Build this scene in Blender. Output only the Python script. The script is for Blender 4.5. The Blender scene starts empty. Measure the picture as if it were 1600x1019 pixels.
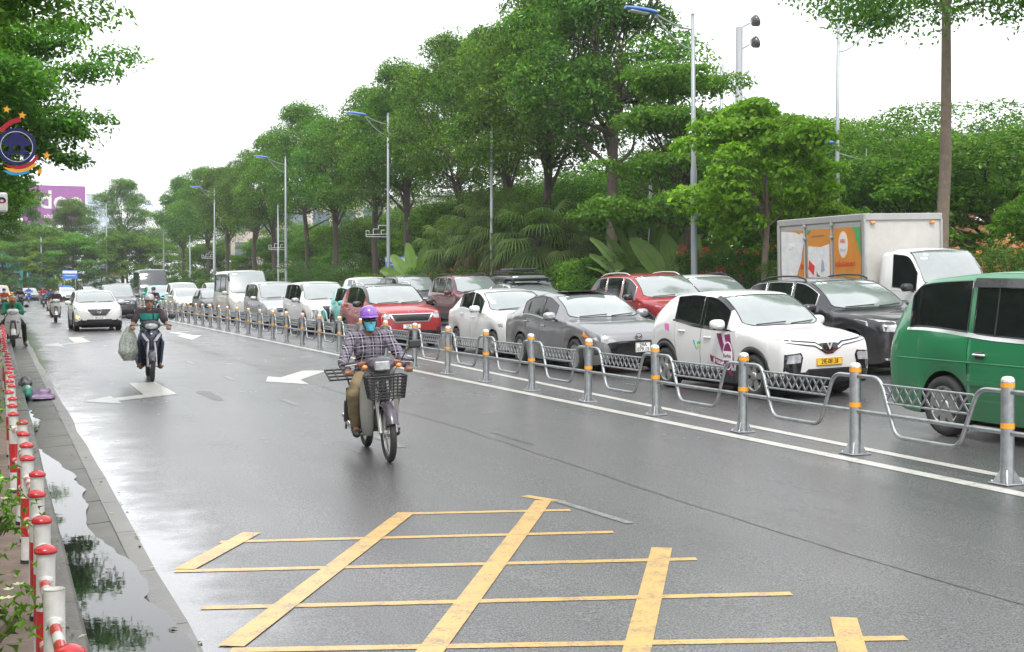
import bpy, bmesh, math, random
import numpy as np
from mathutils import Vector, Matrix, Euler, noise
from mathutils.bvhtree import BVHTree
from mathutils.geometry import delaunay_2d_cdt

S = bpy.context.scene
COL = S.collection
PI = math.pi
rnd = random.Random(7)

# ------------------------------------------------------------------ camera
cam_d = bpy.data.cameras.new('camera')
cam = bpy.data.objects.new('camera', cam_d)
COL.objects.link(cam)
cam_d.sensor_width = 36.0
cam_d.lens = 45.0
cam_d.clip_start = 0.1
cam_d.clip_end = 6000
YAW, PITCH = math.atan(805 / 2000), math.atan(63.5 / 2000)
cam.location = (0, 0, 1.72)
cam.rotation_euler = (PI / 2 - PITCH, 0, -YAW)
S.camera = cam

# ------------------------------------------------------------------ light: bright overcast
SUN_EL, SUN_AZ = math.radians(58), math.radians(200)      # high, a little behind the camera and to the left
W = bpy.data.worlds.new('World'); S.world = W; W.use_nodes = True
wn = W.node_tree.nodes; wl = W.node_tree.links
wn.clear()
sky = wn.new('ShaderNodeTexSky'); sky.sky_type = 'NISHITA'; sky.sun_disc = False
sky.sun_elevation = SUN_EL; sky.sun_rotation = SUN_AZ
sky.air_density = 1.0; sky.dust_density = 4.0; sky.ozone_density = 1.0
hs = wn.new('ShaderNodeHueSaturation'); hs.inputs['Saturation'].default_value = 0.18
mixc = wn.new('ShaderNodeMix'); mixc.data_type = 'RGBA'
mixc.inputs[0].default_value = 0.72
mixc.inputs[7].default_value = (8.6, 8.75, 9.0, 1)          # even cloud cover over the sky
bg = wn.new('ShaderNodeBackground'); bg.inputs['Strength'].default_value = 0.145
wo = wn.new('ShaderNodeOutputWorld')
wl.new(sky.outputs[0], hs.inputs['Color']); wl.new(hs.outputs[0], mixc.inputs[6])
wl.new(mixc.outputs[2], bg.inputs['Color']); wl.new(bg.outputs[0], wo.inputs['Surface'])
sun_d = bpy.data.lights.new('sun', 'SUN'); sun_d.energy = 1.5; sun_d.angle = math.radians(14)
sun_d.color = (1.0, 0.96, 0.9)
sun = bpy.data.objects.new('sun', sun_d); COL.objects.link(sun)
# direction the light travels: from azimuth SUN_AZ (clockwise from +Y) down to the ground
sx, sy = math.sin(SUN_AZ) * math.cos(SUN_EL), math.cos(SUN_AZ) * math.cos(SUN_EL)
sun.rotation_euler = Vector((-sx, -sy, -math.sin(SUN_EL))).to_track_quat('-Z', 'Y').to_euler()
sun.location = (sx * 50, sy * 50, 50)

S.view_settings.view_transform = 'Standard'
S.view_settings.look = 'None'
S.view_settings.exposure = 0.82
S.view_settings.gamma = 1.0
S.view_settings.use_curve_mapping = False
S.render.engine = 'CYCLES'
S.cycles.use_denoising = True
S.cycles.max_bounces = 6
S.cycles.diffuse_bounces = 3
S.cycles.glossy_bounces = 3
S.cycles.transmission_bounces = 3
S.cycles.transparent_max_bounces = 6
S.cycles.volume_bounces = 0

# ------------------------------------------------------------------ ground height (crossfall towards the left gutter)
def zg(x):
    if x < 0.38: return 0.015 * (0.38 - 4)
    if x < 8: return 0.015 * (x - 4)
    if x < 20: return 0.06 + 0.028 * (x - 8)
    return 0.06 + 0.028 * 12

# ------------------------------------------------------------------ materials
MATS = {}
def mat(name, base=(.5, .5, .5), rough=.5, metal=0., coat=0., spec=.5, var=None, bump=None, emit=None, ior=None, coatr=.03, rvar=None):
    """principled material; var = (scale, second colour, contrast), bump = (scale, strength), rvar = (scale, second roughness)"""
    if name in MATS: return MATS[name]
    m = bpy.data.materials.new(name); m.use_nodes = True
    nt = m.node_tree; p = nt.nodes['Principled BSDF']
    p.inputs['Base Color'].default_value = (*base, 1)
    p.inputs['Roughness'].default_value = rough
    p.inputs['Metallic'].default_value = metal
    p.inputs['Coat Weight'].default_value = coat
    p.inputs['Coat Roughness'].default_value = coatr
    p.inputs['Specular IOR Level'].default_value = spec
    if ior: p.inputs['IOR'].default_value = ior
    tc = None
    def coord():
        nonlocal tc
        if tc is None: tc = nt.nodes.new('ShaderNodeTexCoord')
        return tc.outputs['Object']
    if var:
        n = nt.nodes.new('ShaderNodeTexNoise'); n.inputs['Scale'].default_value = var[0]
        n.inputs['Detail'].default_value = 5; n.inputs['Roughness'].default_value = .65
        nt.links.new(coord(), n.inputs['Vector'])
        r = nt.nodes.new('ShaderNodeValToRGB')
        lo = .5 - .5 / max(var[2], .01) * .4
        r.color_ramp.elements[0].position = max(0, lo); r.color_ramp.elements[1].position = min(1, 1 - lo)
        r.color_ramp.elements[0].color = (*base, 1); r.color_ramp.elements[1].color = (*var[1], 1)
        nt.links.new(n.outputs['Fac'], r.inputs['Fac']); nt.links.new(r.outputs['Color'], p.inputs['Base Color'])
    if rvar:
        n = nt.nodes.new('ShaderNodeTexNoise'); n.inputs['Scale'].default_value = rvar[0]; n.inputs['Detail'].default_value = 4
        nt.links.new(coord(), n.inputs['Vector'])
        mr = nt.nodes.new('ShaderNodeMapRange'); mr.inputs[1].default_value = .35; mr.inputs[2].default_value = .65
        mr.inputs[3].default_value = rough; mr.inputs[4].default_value = rvar[1]
        nt.links.new(n.outputs['Fac'], mr.inputs[0]); nt.links.new(mr.outputs[0], p.inputs['Roughness'])
    if bump:
        n = nt.nodes.new('ShaderNodeTexNoise'); n.inputs['Scale'].default_value = bump[0]; n.inputs['Detail'].default_value = 4
        nt.links.new(coord(), n.inputs['Vector'])
        b = nt.nodes.new('ShaderNodeBump'); b.inputs['Strength'].default_value = bump[1]; b.inputs['Distance'].default_value = .02
        nt.links.new(n.outputs['Fac'], b.inputs['Height']); nt.links.new(b.outputs['Normal'], p.inputs['Normal'])
    if emit:
        p.inputs['Emission Color'].default_value = (*emit[0], 1); p.inputs['Emission Strength'].default_value = emit[1]
    MATS[name] = m
    return m

def nodes_of(m): return m.node_tree.nodes, m.node_tree.links, m.node_tree.nodes['Principled BSDF']

# ------------------------------------------------------------------ mesh building
def orient(n, z=None):
    """rotation matrix whose local Z is n"""
    return Vector(n).to_track_quat('Z', 'Y').to_matrix()

class MB:
    def __init__(s): s.v = []; s.f = []; s.m = []; s.sm = []
    def add(s, vs, fs, m=0, smooth=True, M=None):
        o = len(s.v)
        if M is not None: vs = [M @ Vector(v) for v in vs]
        s.v.extend([tuple(v) for v in vs])
        for f in fs:
            s.f.append(tuple(i + o for i in f)); s.m.append(m); s.sm.append(smooth)
        return s
    def box(s, c, d, m=0, b=0., R=None):
        hx, hy, hz = d[0] / 2, d[1] / 2, d[2] / 2
        c = Vector(c)
        if b <= 0:
            vs = [(x * hx, y * hy, z * hz) for x in (-1, 1) for y in (-1, 1) for z in (-1, 1)]
            fs = [(0, 1, 3, 2), (4, 6, 7, 5), (0, 4, 5, 1), (2, 3, 7, 6), (0, 2, 6, 4), (1, 5, 7, 3)]
        else:
            b = min(b, hx * .9, hy * .9, hz * .9)
            h = (hx, hy, hz); vs = []; ix = {}
            for sx_ in (-1, 1):
                for sy_ in (-1, 1):
                    for sz_ in (-1, 1):
                        sg = (sx_, sy_, sz_)
                        for a in range(3):
                            ix[(sg, a)] = len(vs)
                            vs.append(tuple(sg[k] * (h[k] if k == a else h[k] - b) for k in range(3)))
            fs = []
            for a in range(3):
                u, w = (a + 1) % 3, (a + 2) % 3
                for sg in (-1, 1):
                    q = []
                    for (p, r) in ((-1, -1), (1, -1), (1, 1), (-1, 1)):
                        k = [0, 0, 0]; k[a] = sg; k[u] = p; k[w] = r; q.append(ix[(tuple(k), a)])
                    fs.append(tuple(q))
                for p in (-1, 1):
                    for r in (-1, 1):
                        k0 = [0, 0, 0]; k1 = [0, 0, 0]
                        k0[u] = k1[u] = p; k0[w] = k1[w] = r; k0[a] = -1; k1[a] = 1
                        fs.append((ix[(tuple(k0), u)], ix[(tuple(k1), u)], ix[(tuple(k1), w)], ix[(tuple(k0), w)]))
            for sx_ in (-1, 1):
                for sy_ in (-1, 1):
                    for sz_ in (-1, 1):
                        fs.append(tuple(ix[((sx_, sy_, sz_), a)] for a in range(3)))
            out = []
            for f in fs:
                P = [Vector(vs[i]) for i in f]
                n = (P[1] - P[0]).cross(P[2] - P[0])
                out.append(f if n.dot(sum(P, Vector()) / len(P)) > 0 else f[::-1])
            fs = out
        if R is not None: vs = [R @ Vector(v) for v in vs]
        s.add([Vector(v) + c for v in vs], fs, m, False)
        return s
    def tube(s, path, r, n=8, m=0, caps=True, closed=False, smooth=True):
        P = [Vector(p) for p in path]; N = len(P)
        if N < 2: return s
        rs = r if isinstance(r, (list, tuple)) else [r] * N
        T = []
        for i in range(N):
            a = P[(i - 1) % N] if (closed or i > 0) else P[0]
            b = P[(i + 1) % N] if (closed or i < N - 1) else P[-1]
            t = (b - a)
            T.append(t.normalized() if t.length > 1e-9 else Vector((0, 0, 1)))
        u = T[0].orthogonal().normalized(); vs = []
        for i in range(N):
            u = (u - T[i] * u.dot(T[i]))
            u = u.normalized() if u.length > 1e-6 else T[i].orthogonal().normalized()
            w = T[i].cross(u)
            for k in range(n):
                a = 2 * PI * k / n
                vs.append(P[i] + (u * math.cos(a) + w * math.sin(a)) * rs[i])
        fs = []
        for i in range(N if closed else N - 1):
            j = (i + 1) % N
            for k in range(n):
                l = (k + 1) % n
                fs.append((i * n + k, i * n + l, j * n + l, j * n + k))
        s.add(vs, fs, m, smooth)
        if caps and not closed:
            s.add(vs[:n], [tuple(range(n))[::-1]], m, False)
            s.add(vs[-n:], [tuple(range(n))], m, False)
        return s
    def lathe(s, prof, n=20, c=(0, 0, 0), R=None, m=0, smooth=True, close=False):
        """prof = [(radius, height)] turned about local Z"""
        vs = []; fs = []; K = len(prof); c = Vector(c)
        for k in range(n):
            a = 2 * PI * k / n
            for (r, h) in prof:
                v = Vector((r * math.cos(a), r * math.sin(a), h))
                if R is not None: v = R @ v
                vs.append(v + c)
        for k in range(n):
            l = (k + 1) % n
            for i in range(K if close else K - 1):
                j = (i + 1) % K
                fs.append((k * K + i, l * K + i, l * K + j, k * K + j))
        s.add(vs, fs, m, smooth)
        return s
    def ell(s, c, r, n=12, k=8, R=None, m=0):
        vs = []; fs = []; c = Vector(c)
        rr = (r, r, r) if not isinstance(r, (tuple, list)) else r
        for i in range(k + 1):
            t = PI * i / k
            for j in range(n):
                a = 2 * PI * j / n
                v = Vector((rr[0] * math.sin(t) * math.cos(a), rr[1] * math.sin(t) * math.sin(a), rr[2] * math.cos(t)))
                if R is not None: v = R @ v
                vs.append(v + c)
        for i in range(k):
            for j in range(n):
                l = (j + 1) % n
                fs.append((i * n + j, (i + 1) * n + j, (i + 1) * n + l, i * n + l))
        s.add(vs, fs, m, True); return s
    def prism(s, poly, t, M, m=0, smooth=False):
        """polygon in local XY thickened by t along local Z, placed by matrix M"""
        n = len(poly)
        ar = sum(poly[i][0] * poly[(i + 1) % n][1] - poly[(i + 1) % n][0] * poly[i][1] for i in range(n))
        if ar < 0: poly = poly[::-1]
        vs = [(x, y, t / 2) for x, y in poly] + [(x, y, -t / 2) for x, y in poly]
        fs = [tuple(range(n)), tuple(range(2 * n - 1, n - 1, -1))]
        fs += [(i, i + n, (i + 1) % n + n, (i + 1) % n) for i in range(n)]
        s.add(vs, fs, m, smooth, M); return s
    def loft(s, rings, m=0, closed=True, caps=True, smooth=True):
        n = len(rings[0]); vs = [v for r in rings for v in r]; fs = []
        for i in range(len(rings) - 1):
            for k in range(n if closed else n - 1):
                l = (k + 1) % n
                fs.append((i * n + k, i * n + l, (i + 1) * n + l, (i + 1) * n + k))
        s.add(vs, fs, m, smooth)
        if caps and closed:
            s.add(rings[0], [tuple(range(n))[::-1]], m, False); s.add(rings[-1], [tuple(range(n))], m, False)
        return s
    def mesh(s, name, mats):
        me = bpy.data.meshes.new(name)
        me.from_pydata(s.v, [], s.f)
        for mm in (mats if isinstance(mats, (list, tuple)) else [mats]): me.materials.append(mm)
        me.polygons.foreach_set('material_index', s.m)
        me.polygons.foreach_set('use_smooth', s.sm)
        me.update()
        return me
    def build(s, name, mats, parent=None, loc=None):
        return link(name, s.mesh(name, mats), parent, loc)

def link(name, me, parent=None, loc=None, rz=None):
    o = bpy.data.objects.new(name, me); COL.objects.link(o)
    if parent is not None: o.parent = parent
    if loc is not None: o.location = loc
    if rz is not None: o.rotation_euler = (0, 0, rz)
    return o

def tag(o, label, cat, group=None, kind=None):
    if label: o['label'] = label
    if cat: o['category'] = cat
    if group: o['group'] = group
    if kind: o['kind'] = kind
    return o

def thing(name, label, cat, loc=(0, 0, 0), rz=0., group=None):
    o = bpy.data.objects.new(name, None); COL.objects.link(o)
    o.empty_display_size = .1
    o.location = loc; o.rotation_euler = (0, 0, rz)
    return tag(o, label, cat, group)

def struct(o): o['kind'] = 'structure'; return o

KIDS = {}
def copy_tree(o, loc=None, rz=None, label=None, group=None, parent=None, scale=None):
    c = o.copy(); COL.objects.link(c)
    if parent is not None: c.parent = parent
    if loc is not None: c.location = loc
    if rz is not None: c.rotation_euler = (0, 0, rz)
    if scale is not None: c.scale = scale if isinstance(scale, (tuple, list)) else (scale,) * 3
    if label: c['label'] = label
    if group: c['group'] = group
    for ch in o.children: copy_tree(ch, parent=c)
    return c

def text_mesh(txt, size, font_scale_x=1., bold=0., ext=.0015):
    cu = bpy.data.curves.new('lettering', 'FONT'); cu.body = txt; cu.size = size
    cu.align_x = 'CENTER'; cu.align_y = 'CENTER'; cu.extrude = ext; cu.offset = bold * size; cu.resolution_u = 2
    ob = bpy.data.objects.new('lettering', cu)
    COL.objects.link(ob)
    dg = bpy.context.evaluated_depsgraph_get()
    me = bpy.data.meshes.new_from_object(ob.evaluated_get(dg))
    bpy.data.objects.remove(ob); bpy.data.curves.remove(cu)
    if font_scale_x != 1.:
        for v in me.vertices: v.co.x *= font_scale_x
    return me

def text_on(txt, size, M, material, parent, name='lettering', sx=1., bold=0., ext=.0015):
    me = text_mesh(txt, size, sx, bold, ext)
    me.transform(M); me.materials.clear(); me.materials.append(material)
    return link(name, me, parent)

def frame_matrix(origin, right, up):
    """local X -> right, local Y -> up, local Z out of the face"""
    r = Vector(right).normalized(); u = Vector(up); u = (u - r * u.dot(r)).normalized(); n = r.cross(u)
    M = Matrix((r, u, n)).transposed().to_4x4(); M.translation = Vector(origin)
    return M

def pchip(xs, ys):
    xs = np.array(xs, float); ys = np.array(ys, float)
    h = np.diff(xs); d = np.diff(ys) / h; m = np.zeros_like(ys)
    for i in range(1, len(xs) - 1):
        if d[i - 1] * d[i] > 0:
            w1 = 2 * h[i] + h[i - 1]; w2 = h[i] + 2 * h[i - 1]
            m[i] = (w1 + w2) / (w1 / d[i - 1] + w2 / d[i])
    m[0] = d[0]; m[-1] = d[-1]
    def f(x):
        x = min(max(x, xs[0]), xs[-1])
        i = min(max(int(np.searchsorted(xs, x)) - 1, 0), len(h) - 1)
        t = (x - xs[i]) / h[i]
        return float((2*t**3-3*t**2+1)*ys[i] + (t**3-2*t**2+t)*h[i]*m[i] + (-2*t**3+3*t**2)*ys[i+1] + (t**3-t**2)*h[i]*m[i+1])
    return f

def quads_mesh(name, V, colr, mats):
    """V (n,4,3) loose quads, colr (n,3) colour of each; one mesh"""
    n = len(V)
    me = bpy.data.meshes.new(name)
    me.vertices.add(n * 4); me.loops.add(n * 4); me.polygons.add(n)
    me.vertices.foreach_set('co', np.ascontiguousarray(V, dtype=np.float32).reshape(-1))
    me.loops.foreach_set('vertex_index', np.arange(n * 4, dtype=np.int32))
    me.polygons.foreach_set('loop_start', np.arange(0, n * 4, 4, dtype=np.int32))
    me.polygons.foreach_set('loop_total', np.full(n, 4, dtype=np.int32))
    at = me.color_attributes.new('leafcol', 'FLOAT_COLOR', 'POINT')
    c4 = np.ones((n, 4, 4), np.float32); c4[:, :, :3] = np.asarray(colr)[:, None, :]
    at.data.foreach_set('color', c4.reshape(-1))
    for m in mats: me.materials.append(m)
    me.update(calc_edges=True)
    return me
# ================================================================== THE SETTING: road, kerb, pavement, markings
def asphalt_material():
    m = bpy.data.materials.new('wet_asphalt'); m.use_nodes = True
    n, l, p = nodes_of(m)
    tc = n.new('ShaderNodeTexCoord'); sep = n.new('ShaderNodeSeparateXYZ'); l.new(tc.outputs['Object'], sep.inputs[0])
    def noise_(scale, detail=4, vec=None, rough=.6):
        t = n.new('ShaderNodeTexNoise'); t.inputs['Scale'].default_value = scale; t.inputs['Detail'].default_value = detail
        t.inputs['Roughness'].default_value = rough
        l.new(vec if vec else tc.outputs['Object'], t.inputs['Vector']); return t.outputs['Fac']
    def mapr(x, a, b, c, d, clamp=True, smooth=False):
        r = n.new('ShaderNodeMapRange'); r.clamp = clamp
        if smooth: r.interpolation_type = 'SMOOTHSTEP'
        r.inputs[1].default_value = a; r.inputs[2].default_value = b; r.inputs[3].default_value = c; r.inputs[4].default_value = d
        l.new(x, r.inputs[0]); return r.outputs[0]
    def mth(op, a, b):
        x = n.new('ShaderNodeMath'); x.operation = op
        for i, v in enumerate((a, b)):
            if isinstance(v, (int, float)): x.inputs[i].default_value = v
            else: l.new(v, x.inputs[i])
        return x.outputs[0]
    mp = n.new('ShaderNodeMapping'); mp.inputs['Scale'].default_value = (1, .16, 1); l.new(tc.outputs['Object'], mp.inputs[0])
    streak = noise_(1.1, 5, mp.outputs[0])
    patch = noise_(.45, 5)
    grain = noise_(95, 3, rough=.7); grain2 = noise_(34, 2)
    spots = n.new('ShaderNodeTexVoronoi'); spots.inputs['Scale'].default_value = 70; l.new(tc.outputs['Object'], spots.inputs['Vector'])
    # base colour: dark binder with paler stones
    g = mapr(grain, .42, .62, 0, 1)
    cr = n.new('ShaderNodeMix'); cr.data_type = 'RGBA'
    cr.inputs[6].default_value = (.016, .016, .017, 1); cr.inputs[7].default_value = (.185, .182, .184, 1); l.new(g, cr.inputs[0])
    dk = n.new('ShaderNodeMix'); dk.data_type = 'RGBA'; dk.blend_type = 'MULTIPLY'; dk.inputs[0].default_value = 1
    cc = n.new('ShaderNodeCombineColor')
    v = mapr(mth('ADD', mth('MULTIPLY', streak, .6), mth('MULTIPLY', patch, .4)), .36, .64, .56, 1.2)
    for i in range(3): l.new(v, cc.inputs[i])
    l.new(cr.outputs[2], dk.inputs[6]); l.new(cc.outputs[0], dk.inputs[7]); l.new(dk.outputs[2], p.inputs['Base Color'])
    # film of water towards the gutter (low side), ragged edge
    edge = mth('ADD', mth('MULTIPLY', noise_(1.3, 6), .9), mth('MULTIPLY', grain2, .22))
    near = mth('SUBTRACT', mth('ADD', sep.outputs[0], 0), mth('MULTIPLY', edge, 1.5))
    film = mapr(near, .02, .75, 1, 0, smooth=True)
    pool = mapr(mth('ADD', mth('MULTIPLY', patch, .75), mth('MULTIPLY', streak, .25)), .62, .70, 0, .55, smooth=True)
    film = mth('MAXIMUM', film, pool)
    rough = mapr(film, 0, 1, .5, .2)
    wet = mapr(mth('ADD', mth('MULTIPLY', streak, .5), mth('MULTIPLY', patch, .5)), .36, .62, .30, .15)
    cw = mapr(film, 0, 1, .85, 1.0)
    p.inputs['Coat IOR'].default_value = 1.33
    l.new(rough, p.inputs['Roughness']); l.new(cw, p.inputs['Coat Weight'])
    l.new(mth('MULTIPLY', wet, mapr(film, 0, 1, 1, .3)), p.inputs['Coat Roughness'])
    b = n.new('ShaderNodeBump'); b.inputs['Distance'].default_value = .006
    l.new(mapr(film, 0, 1, .55, .03), b.inputs['Strength'])
    l.new(mth('ADD', grain, mth('MULTIPLY', spots.outputs['Distance'], .9)), b.inputs['Height'])
    l.new(b.outputs['Normal'], p.inputs['Normal'])
    b2 = n.new('ShaderNodeBump'); b2.inputs['Distance'].default_value = .004
    l.new(mapr(film, 0, 1, .35, .015), b2.inputs['Strength']); l.new(mth('ADD', grain, mth('MULTIPLY', grain2, 1.2)), b2.inputs['Height'])
    l.new(b2.outputs['Normal'], p.inputs['Coat Normal'])
    return m

M_ASPH = asphalt_material()

def sheet(name, xs, ys, zf, m, parent=None):
    b = MB(); vs = [(x, y, zf(x, y)) for y in ys for x in xs]; k = len(xs)
    fs = [(j * k + i, j * k + i + 1, (j + 1) * k + i + 1, (j + 1) * k + i) for j in range(len(ys) - 1) for i in range(k - 1)]
    b.add(vs, fs, 0, True); return b.build(name, m, parent)

# the wide ground under everything
M_EARTH = mat('earth', (.075, .07, .05), .95, var=(.4, (.05, .07, .03), .6))
ground = struct(sheet('ground', [-3000, -400, -60, -3, 23, 80, 500, 3000], [-600, -20, 60, 180, 260, 600, 3000], lambda x, y: -.45 if -3 <= x <= 23 and y < 250 else -.3, M_EARTH))
lawn = struct(sheet('lawn', [20.28, 26, 40, 90, 200], list(range(-10, 300, 10)), lambda x, y: .52 + .03 * noise.noise((x * .3, y * .3, 0)) + (0 if x < 21 else .06),
       mat('lawn', (.05, .085, .022), .95, var=(2.2, (.075, .075, .03), .8), bump=(30, .5))))
lawn_end = struct(sheet('lawn', [-140, -60, 0, 60], [172.2, 176, 200, 260, 300], lambda x, y: .53, MATS['lawn']))

road = struct(sheet('road', [.78, 1.5, 3, 5, 8, 11, 14, 17, 20], [-6, 0, 6, 12, 20, 35, 60, 100, 140, 172], lambda x, y: zg(x), M_ASPH))
side_road = sheet('side_road', [-140, -60, -20, -3.01], [140, 150, 160, 172], lambda x, y: -.0543 if x > -3.5 else -.05, M_ASPH, road); struct(side_road)
link_strip = sheet('road_mouth', [-3.01, -1, .779], [112, 130, 150, 172], lambda x, y: -.0545 + .006 * max(0, x), M_ASPH, road); struct(link_strip)

# gutter: concrete channel slabs, each its own piece
M_GUT = mat('gutter_concrete', (.045, .041, .036), .42, var=(3.0, (.105, .094, .08), .8), bump=(60, .25), coat=.25, coatr=.25)
gutter = struct(MB().box((.57, 59, -.16), (.44, 132, .1), 0).build('gutter', M_GUT))
for i in range(92):
    y = -6 + i * 1.0 if i < 60 else 54 + (i - 60) * 2
    ln = 1.0 if i < 60 else 2
    me_key = ('gslab', ln, i % 5)
    b = MB(); t = .004 * ((i * 7) % 5 - 2) / 2
    x0, x1 = .385, .785
    z0, z1 = -.078, -.05 + t * .5
    vs = [(x0, 0, z0), (x1, 0, z1), (x1, ln - .012, z1), (x0, ln - .012, z0), (x0, 0, -.13), (x1, 0, -.13), (x1, ln - .012, -.13), (x0, ln - .012, -.13)]
    b.add(vs, [(0, 1, 2, 3), (0, 4, 5, 1), (2, 6, 7, 3), (1, 5, 6, 2), (0, 3, 7, 4)], 0, False)
    b.build('gutter_slab', M_GUT, gutter, (0, y, 0))
# second, thinner apron of concrete between channel and asphalt
M_APR = mat('apron_concrete', (.065, .06, .053), .35, var=(2.0, (.135, .122, .104), .9), bump=(50, .2), coat=.25, coatr=.25)
for i in range(44):
    y = -4 + i * 1.35; w = .11 + .06 * noise.noise((i * .7, 0, 0)); w2 = .11 + .06 * noise.noise((i * .7 + .7, 0, 0))
    b = MB(); zz = lambda x: zg(x) + .0025
    b.add([(.772, y, zz(.79)), (.79 + w, y, zz(.79 + w)), (.79 + w2, y + 1.342, zz(.79 + w2)), (.772, y + 1.342, zz(.79))], [(0, 1, 2, 3)], 0, False)
    b.build('apron_slab', M_APR, gutter)

# kerb stones
M_KERB = mat('kerb_stone', (.040, .037, .033), .45, var=(4, (.10, .09, .077), .8), bump=(45, .3), coat=.3, coatr=.25)
kerb = struct(MB().box((.29, 53, -.1), (.16, 120, .1)).build('kerb', M_KERB))
kst = None
for i in range(118):
    y = -6 + i * 1.0
    if kst is None: kst = MB().box((0, .5, 0), (.19, .988, .24), 0, .018).mesh('kerb_stone', M_KERB)
    o = link('kerb_stone', kst, kerb, (.282 + rnd.uniform(-.004, .004), y, -.045 + rnd.uniform(-.004, .004)))
    o.rotation_euler = (0, 0, rnd.uniform(-.003, .003))
kerb_far = struct(MB().box((20.14, 82, .43), (.2, 180, .25), 0, .02).build('kerb_far_side', M_KERB))
kerb_end = struct(MB().box((-55, 172.1, .0), (150.0, .2, .9), 0, .02).build('kerb_far_end', M_KERB))

# pavement of square tiles behind the kerb
M_TILE = mat('pavement_tile', (.11, .078, .06), .6, var=(6, (.19, .14, .11), .8), bump=(40, .3), coat=.25, coatr=.3)
pavement = struct(sheet('pavement', [-9, -5, -1.2, .185], [-6, 20, 60, 112], lambda x, y: .028, mat('pavement_bed', (.15, .12, .10), .7, var=(4, (.22, .17, .14), .7), bump=(25, .4))))
tm = MB().box((0, 0, 0), (.292, .292, .04), 0, .006).mesh('tile', M_TILE)
for j in range(60):
    for i in range(4):
        o = link('tile', tm, pavement, (.03 - i * .3, 2.0 + j * .3, .037 + rnd.uniform(-.004, .004)))
        o.rotation_euler = (rnd.uniform(-.008, .008), rnd.uniform(-.008, .008), 0)

# ---------------- markings, thin sheets on the road, worn
def paint(name, c, dirt, wear):
    m = bpy.data.materials.new(name); m.use_nodes = True
    n, l, p = nodes_of(m)
    tc = n.new('ShaderNodeTexCoord')
    t = n.new('ShaderNodeTexNoise'); t.inputs['Scale'].default_value = 7; t.inputs['Detail'].default_value = 8; t.inputs['Roughness'].default_value = .75
    l.new(tc.outputs['Object'], t.inputs['Vector'])
    t2 = n.new('ShaderNodeTexNoise'); t2.inputs['Scale'].default_value = 60; t2.inputs['Detail'].default_value = 5; t2.inputs['Roughness'].default_value = .8; l.new(tc.outputs['Object'], t2.inputs['Vector'])
    ad = n.new('ShaderNodeMix'); ad.inputs[0].default_value = .55; l.new(t.outputs['Fac'], ad.inputs[2]); l.new(t2.outputs['Fac'], ad.inputs[3])
    r = n.new('ShaderNodeValToRGB'); r.color_ramp.elements[0].position = wear - .07; r.color_ramp.elements[1].position = wear + .06
    r.color_ramp.elements[0].color = (*dirt, 1); r.color_ramp.elements[1].color = (*c, 1)
    l.new(ad.outputs[0], r.inputs['Fac']); l.new(r.outputs[0], p.inputs['Base Color'])
    g = n.new('ShaderNodeTexNoise'); g.inputs['Scale'].default_value = 110; l.new(tc.outputs['Object'], g.inputs['Vector'])
    b = n.new('ShaderNodeBump'); b.inputs['Strength'].default_value = .25; b.inputs['Distance'].default_value = .004
    l.new(g.outputs['Fac'], b.inputs['Height']); l.new(b.outputs['Normal'], p.inputs['Normal'])
    p.inputs['Roughness'].default_value = .38; p.inputs['Coat Weight'].default_value = .35; p.inputs['Coat Roughness'].default_value = .25
    return m
M_WHITE = paint('white_road_paint', (.56, .545, .51), (.16, .155, .15), .44)
M_WORN = paint('worn_white_road_paint', (.28, .275, .27), (.09, .09, .09), .52)
M_YEL = paint('yellow_road_paint', (.60, .355, .085), (.15, .125, .09), .465)

def marking(name, pts, m, lift=.004):
    """flat polygon on the road, following its slope"""
    b = MB(); n = len(pts)
    top = [(x, y, zg(x) + lift) for x, y in pts]
    ar = sum(pts[i][0] * pts[(i + 1) % n][1] - pts[(i + 1) % n][0] * pts[i][1] for i in range(n))
    b.add(top if ar > 0 else top[::-1], [tuple(range(n))], 0, False)
    o = b.build(name, m, road); o['kind'] = 'structure'; return o

def strip(name, a, b_, w, m, lift=.004, split=0):
    d = Vector((b_[0] - a[0], b_[1] - a[1])).normalized(); nn = Vector((-d.y, d.x)) * w / 2
    return marking(name, [(a[0] + nn.x, a[1] + nn.y), (b_[0] + nn.x, b_[1] + nn.y), (b_[0] - nn.x, b_[1] - nn.y), (a[0] - nn.x, a[1] - nn.y)], m, lift)

# edge lines both sides of the barrier (inner solid, outer broken where the barrier road widens)
strip('edge_line', (7.56, 3), (7.56, 150), .16, M_WHITE)
q = [(8.0, 3), (8.12, 10), (8.2, 13), (8.42, 18.5), (8.72, 25), (9.0, 32)]
marking('edge_line', [(x - .065, y) for x, y in q] + [(x + .065, y) for x, y in q[::-1]], M_WHITE)
# lane dashes
for k in range(20):
    strip('lane_dash', (3.98, 13.0 + k * 5.2), (3.98, 14.0 + k * 5.2), .085, M_WORN)
for k in range(12):
    strip('lane_dash', (12.6, 13 + k * 8.0), (12.6, 16 + k * 8.0), .12, M_WHITE)
    strip('lane_dash', (16.7, 13 + k * 8.0), (16.7, 16 + k * 8.0), .12, M_WHITE)
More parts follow.
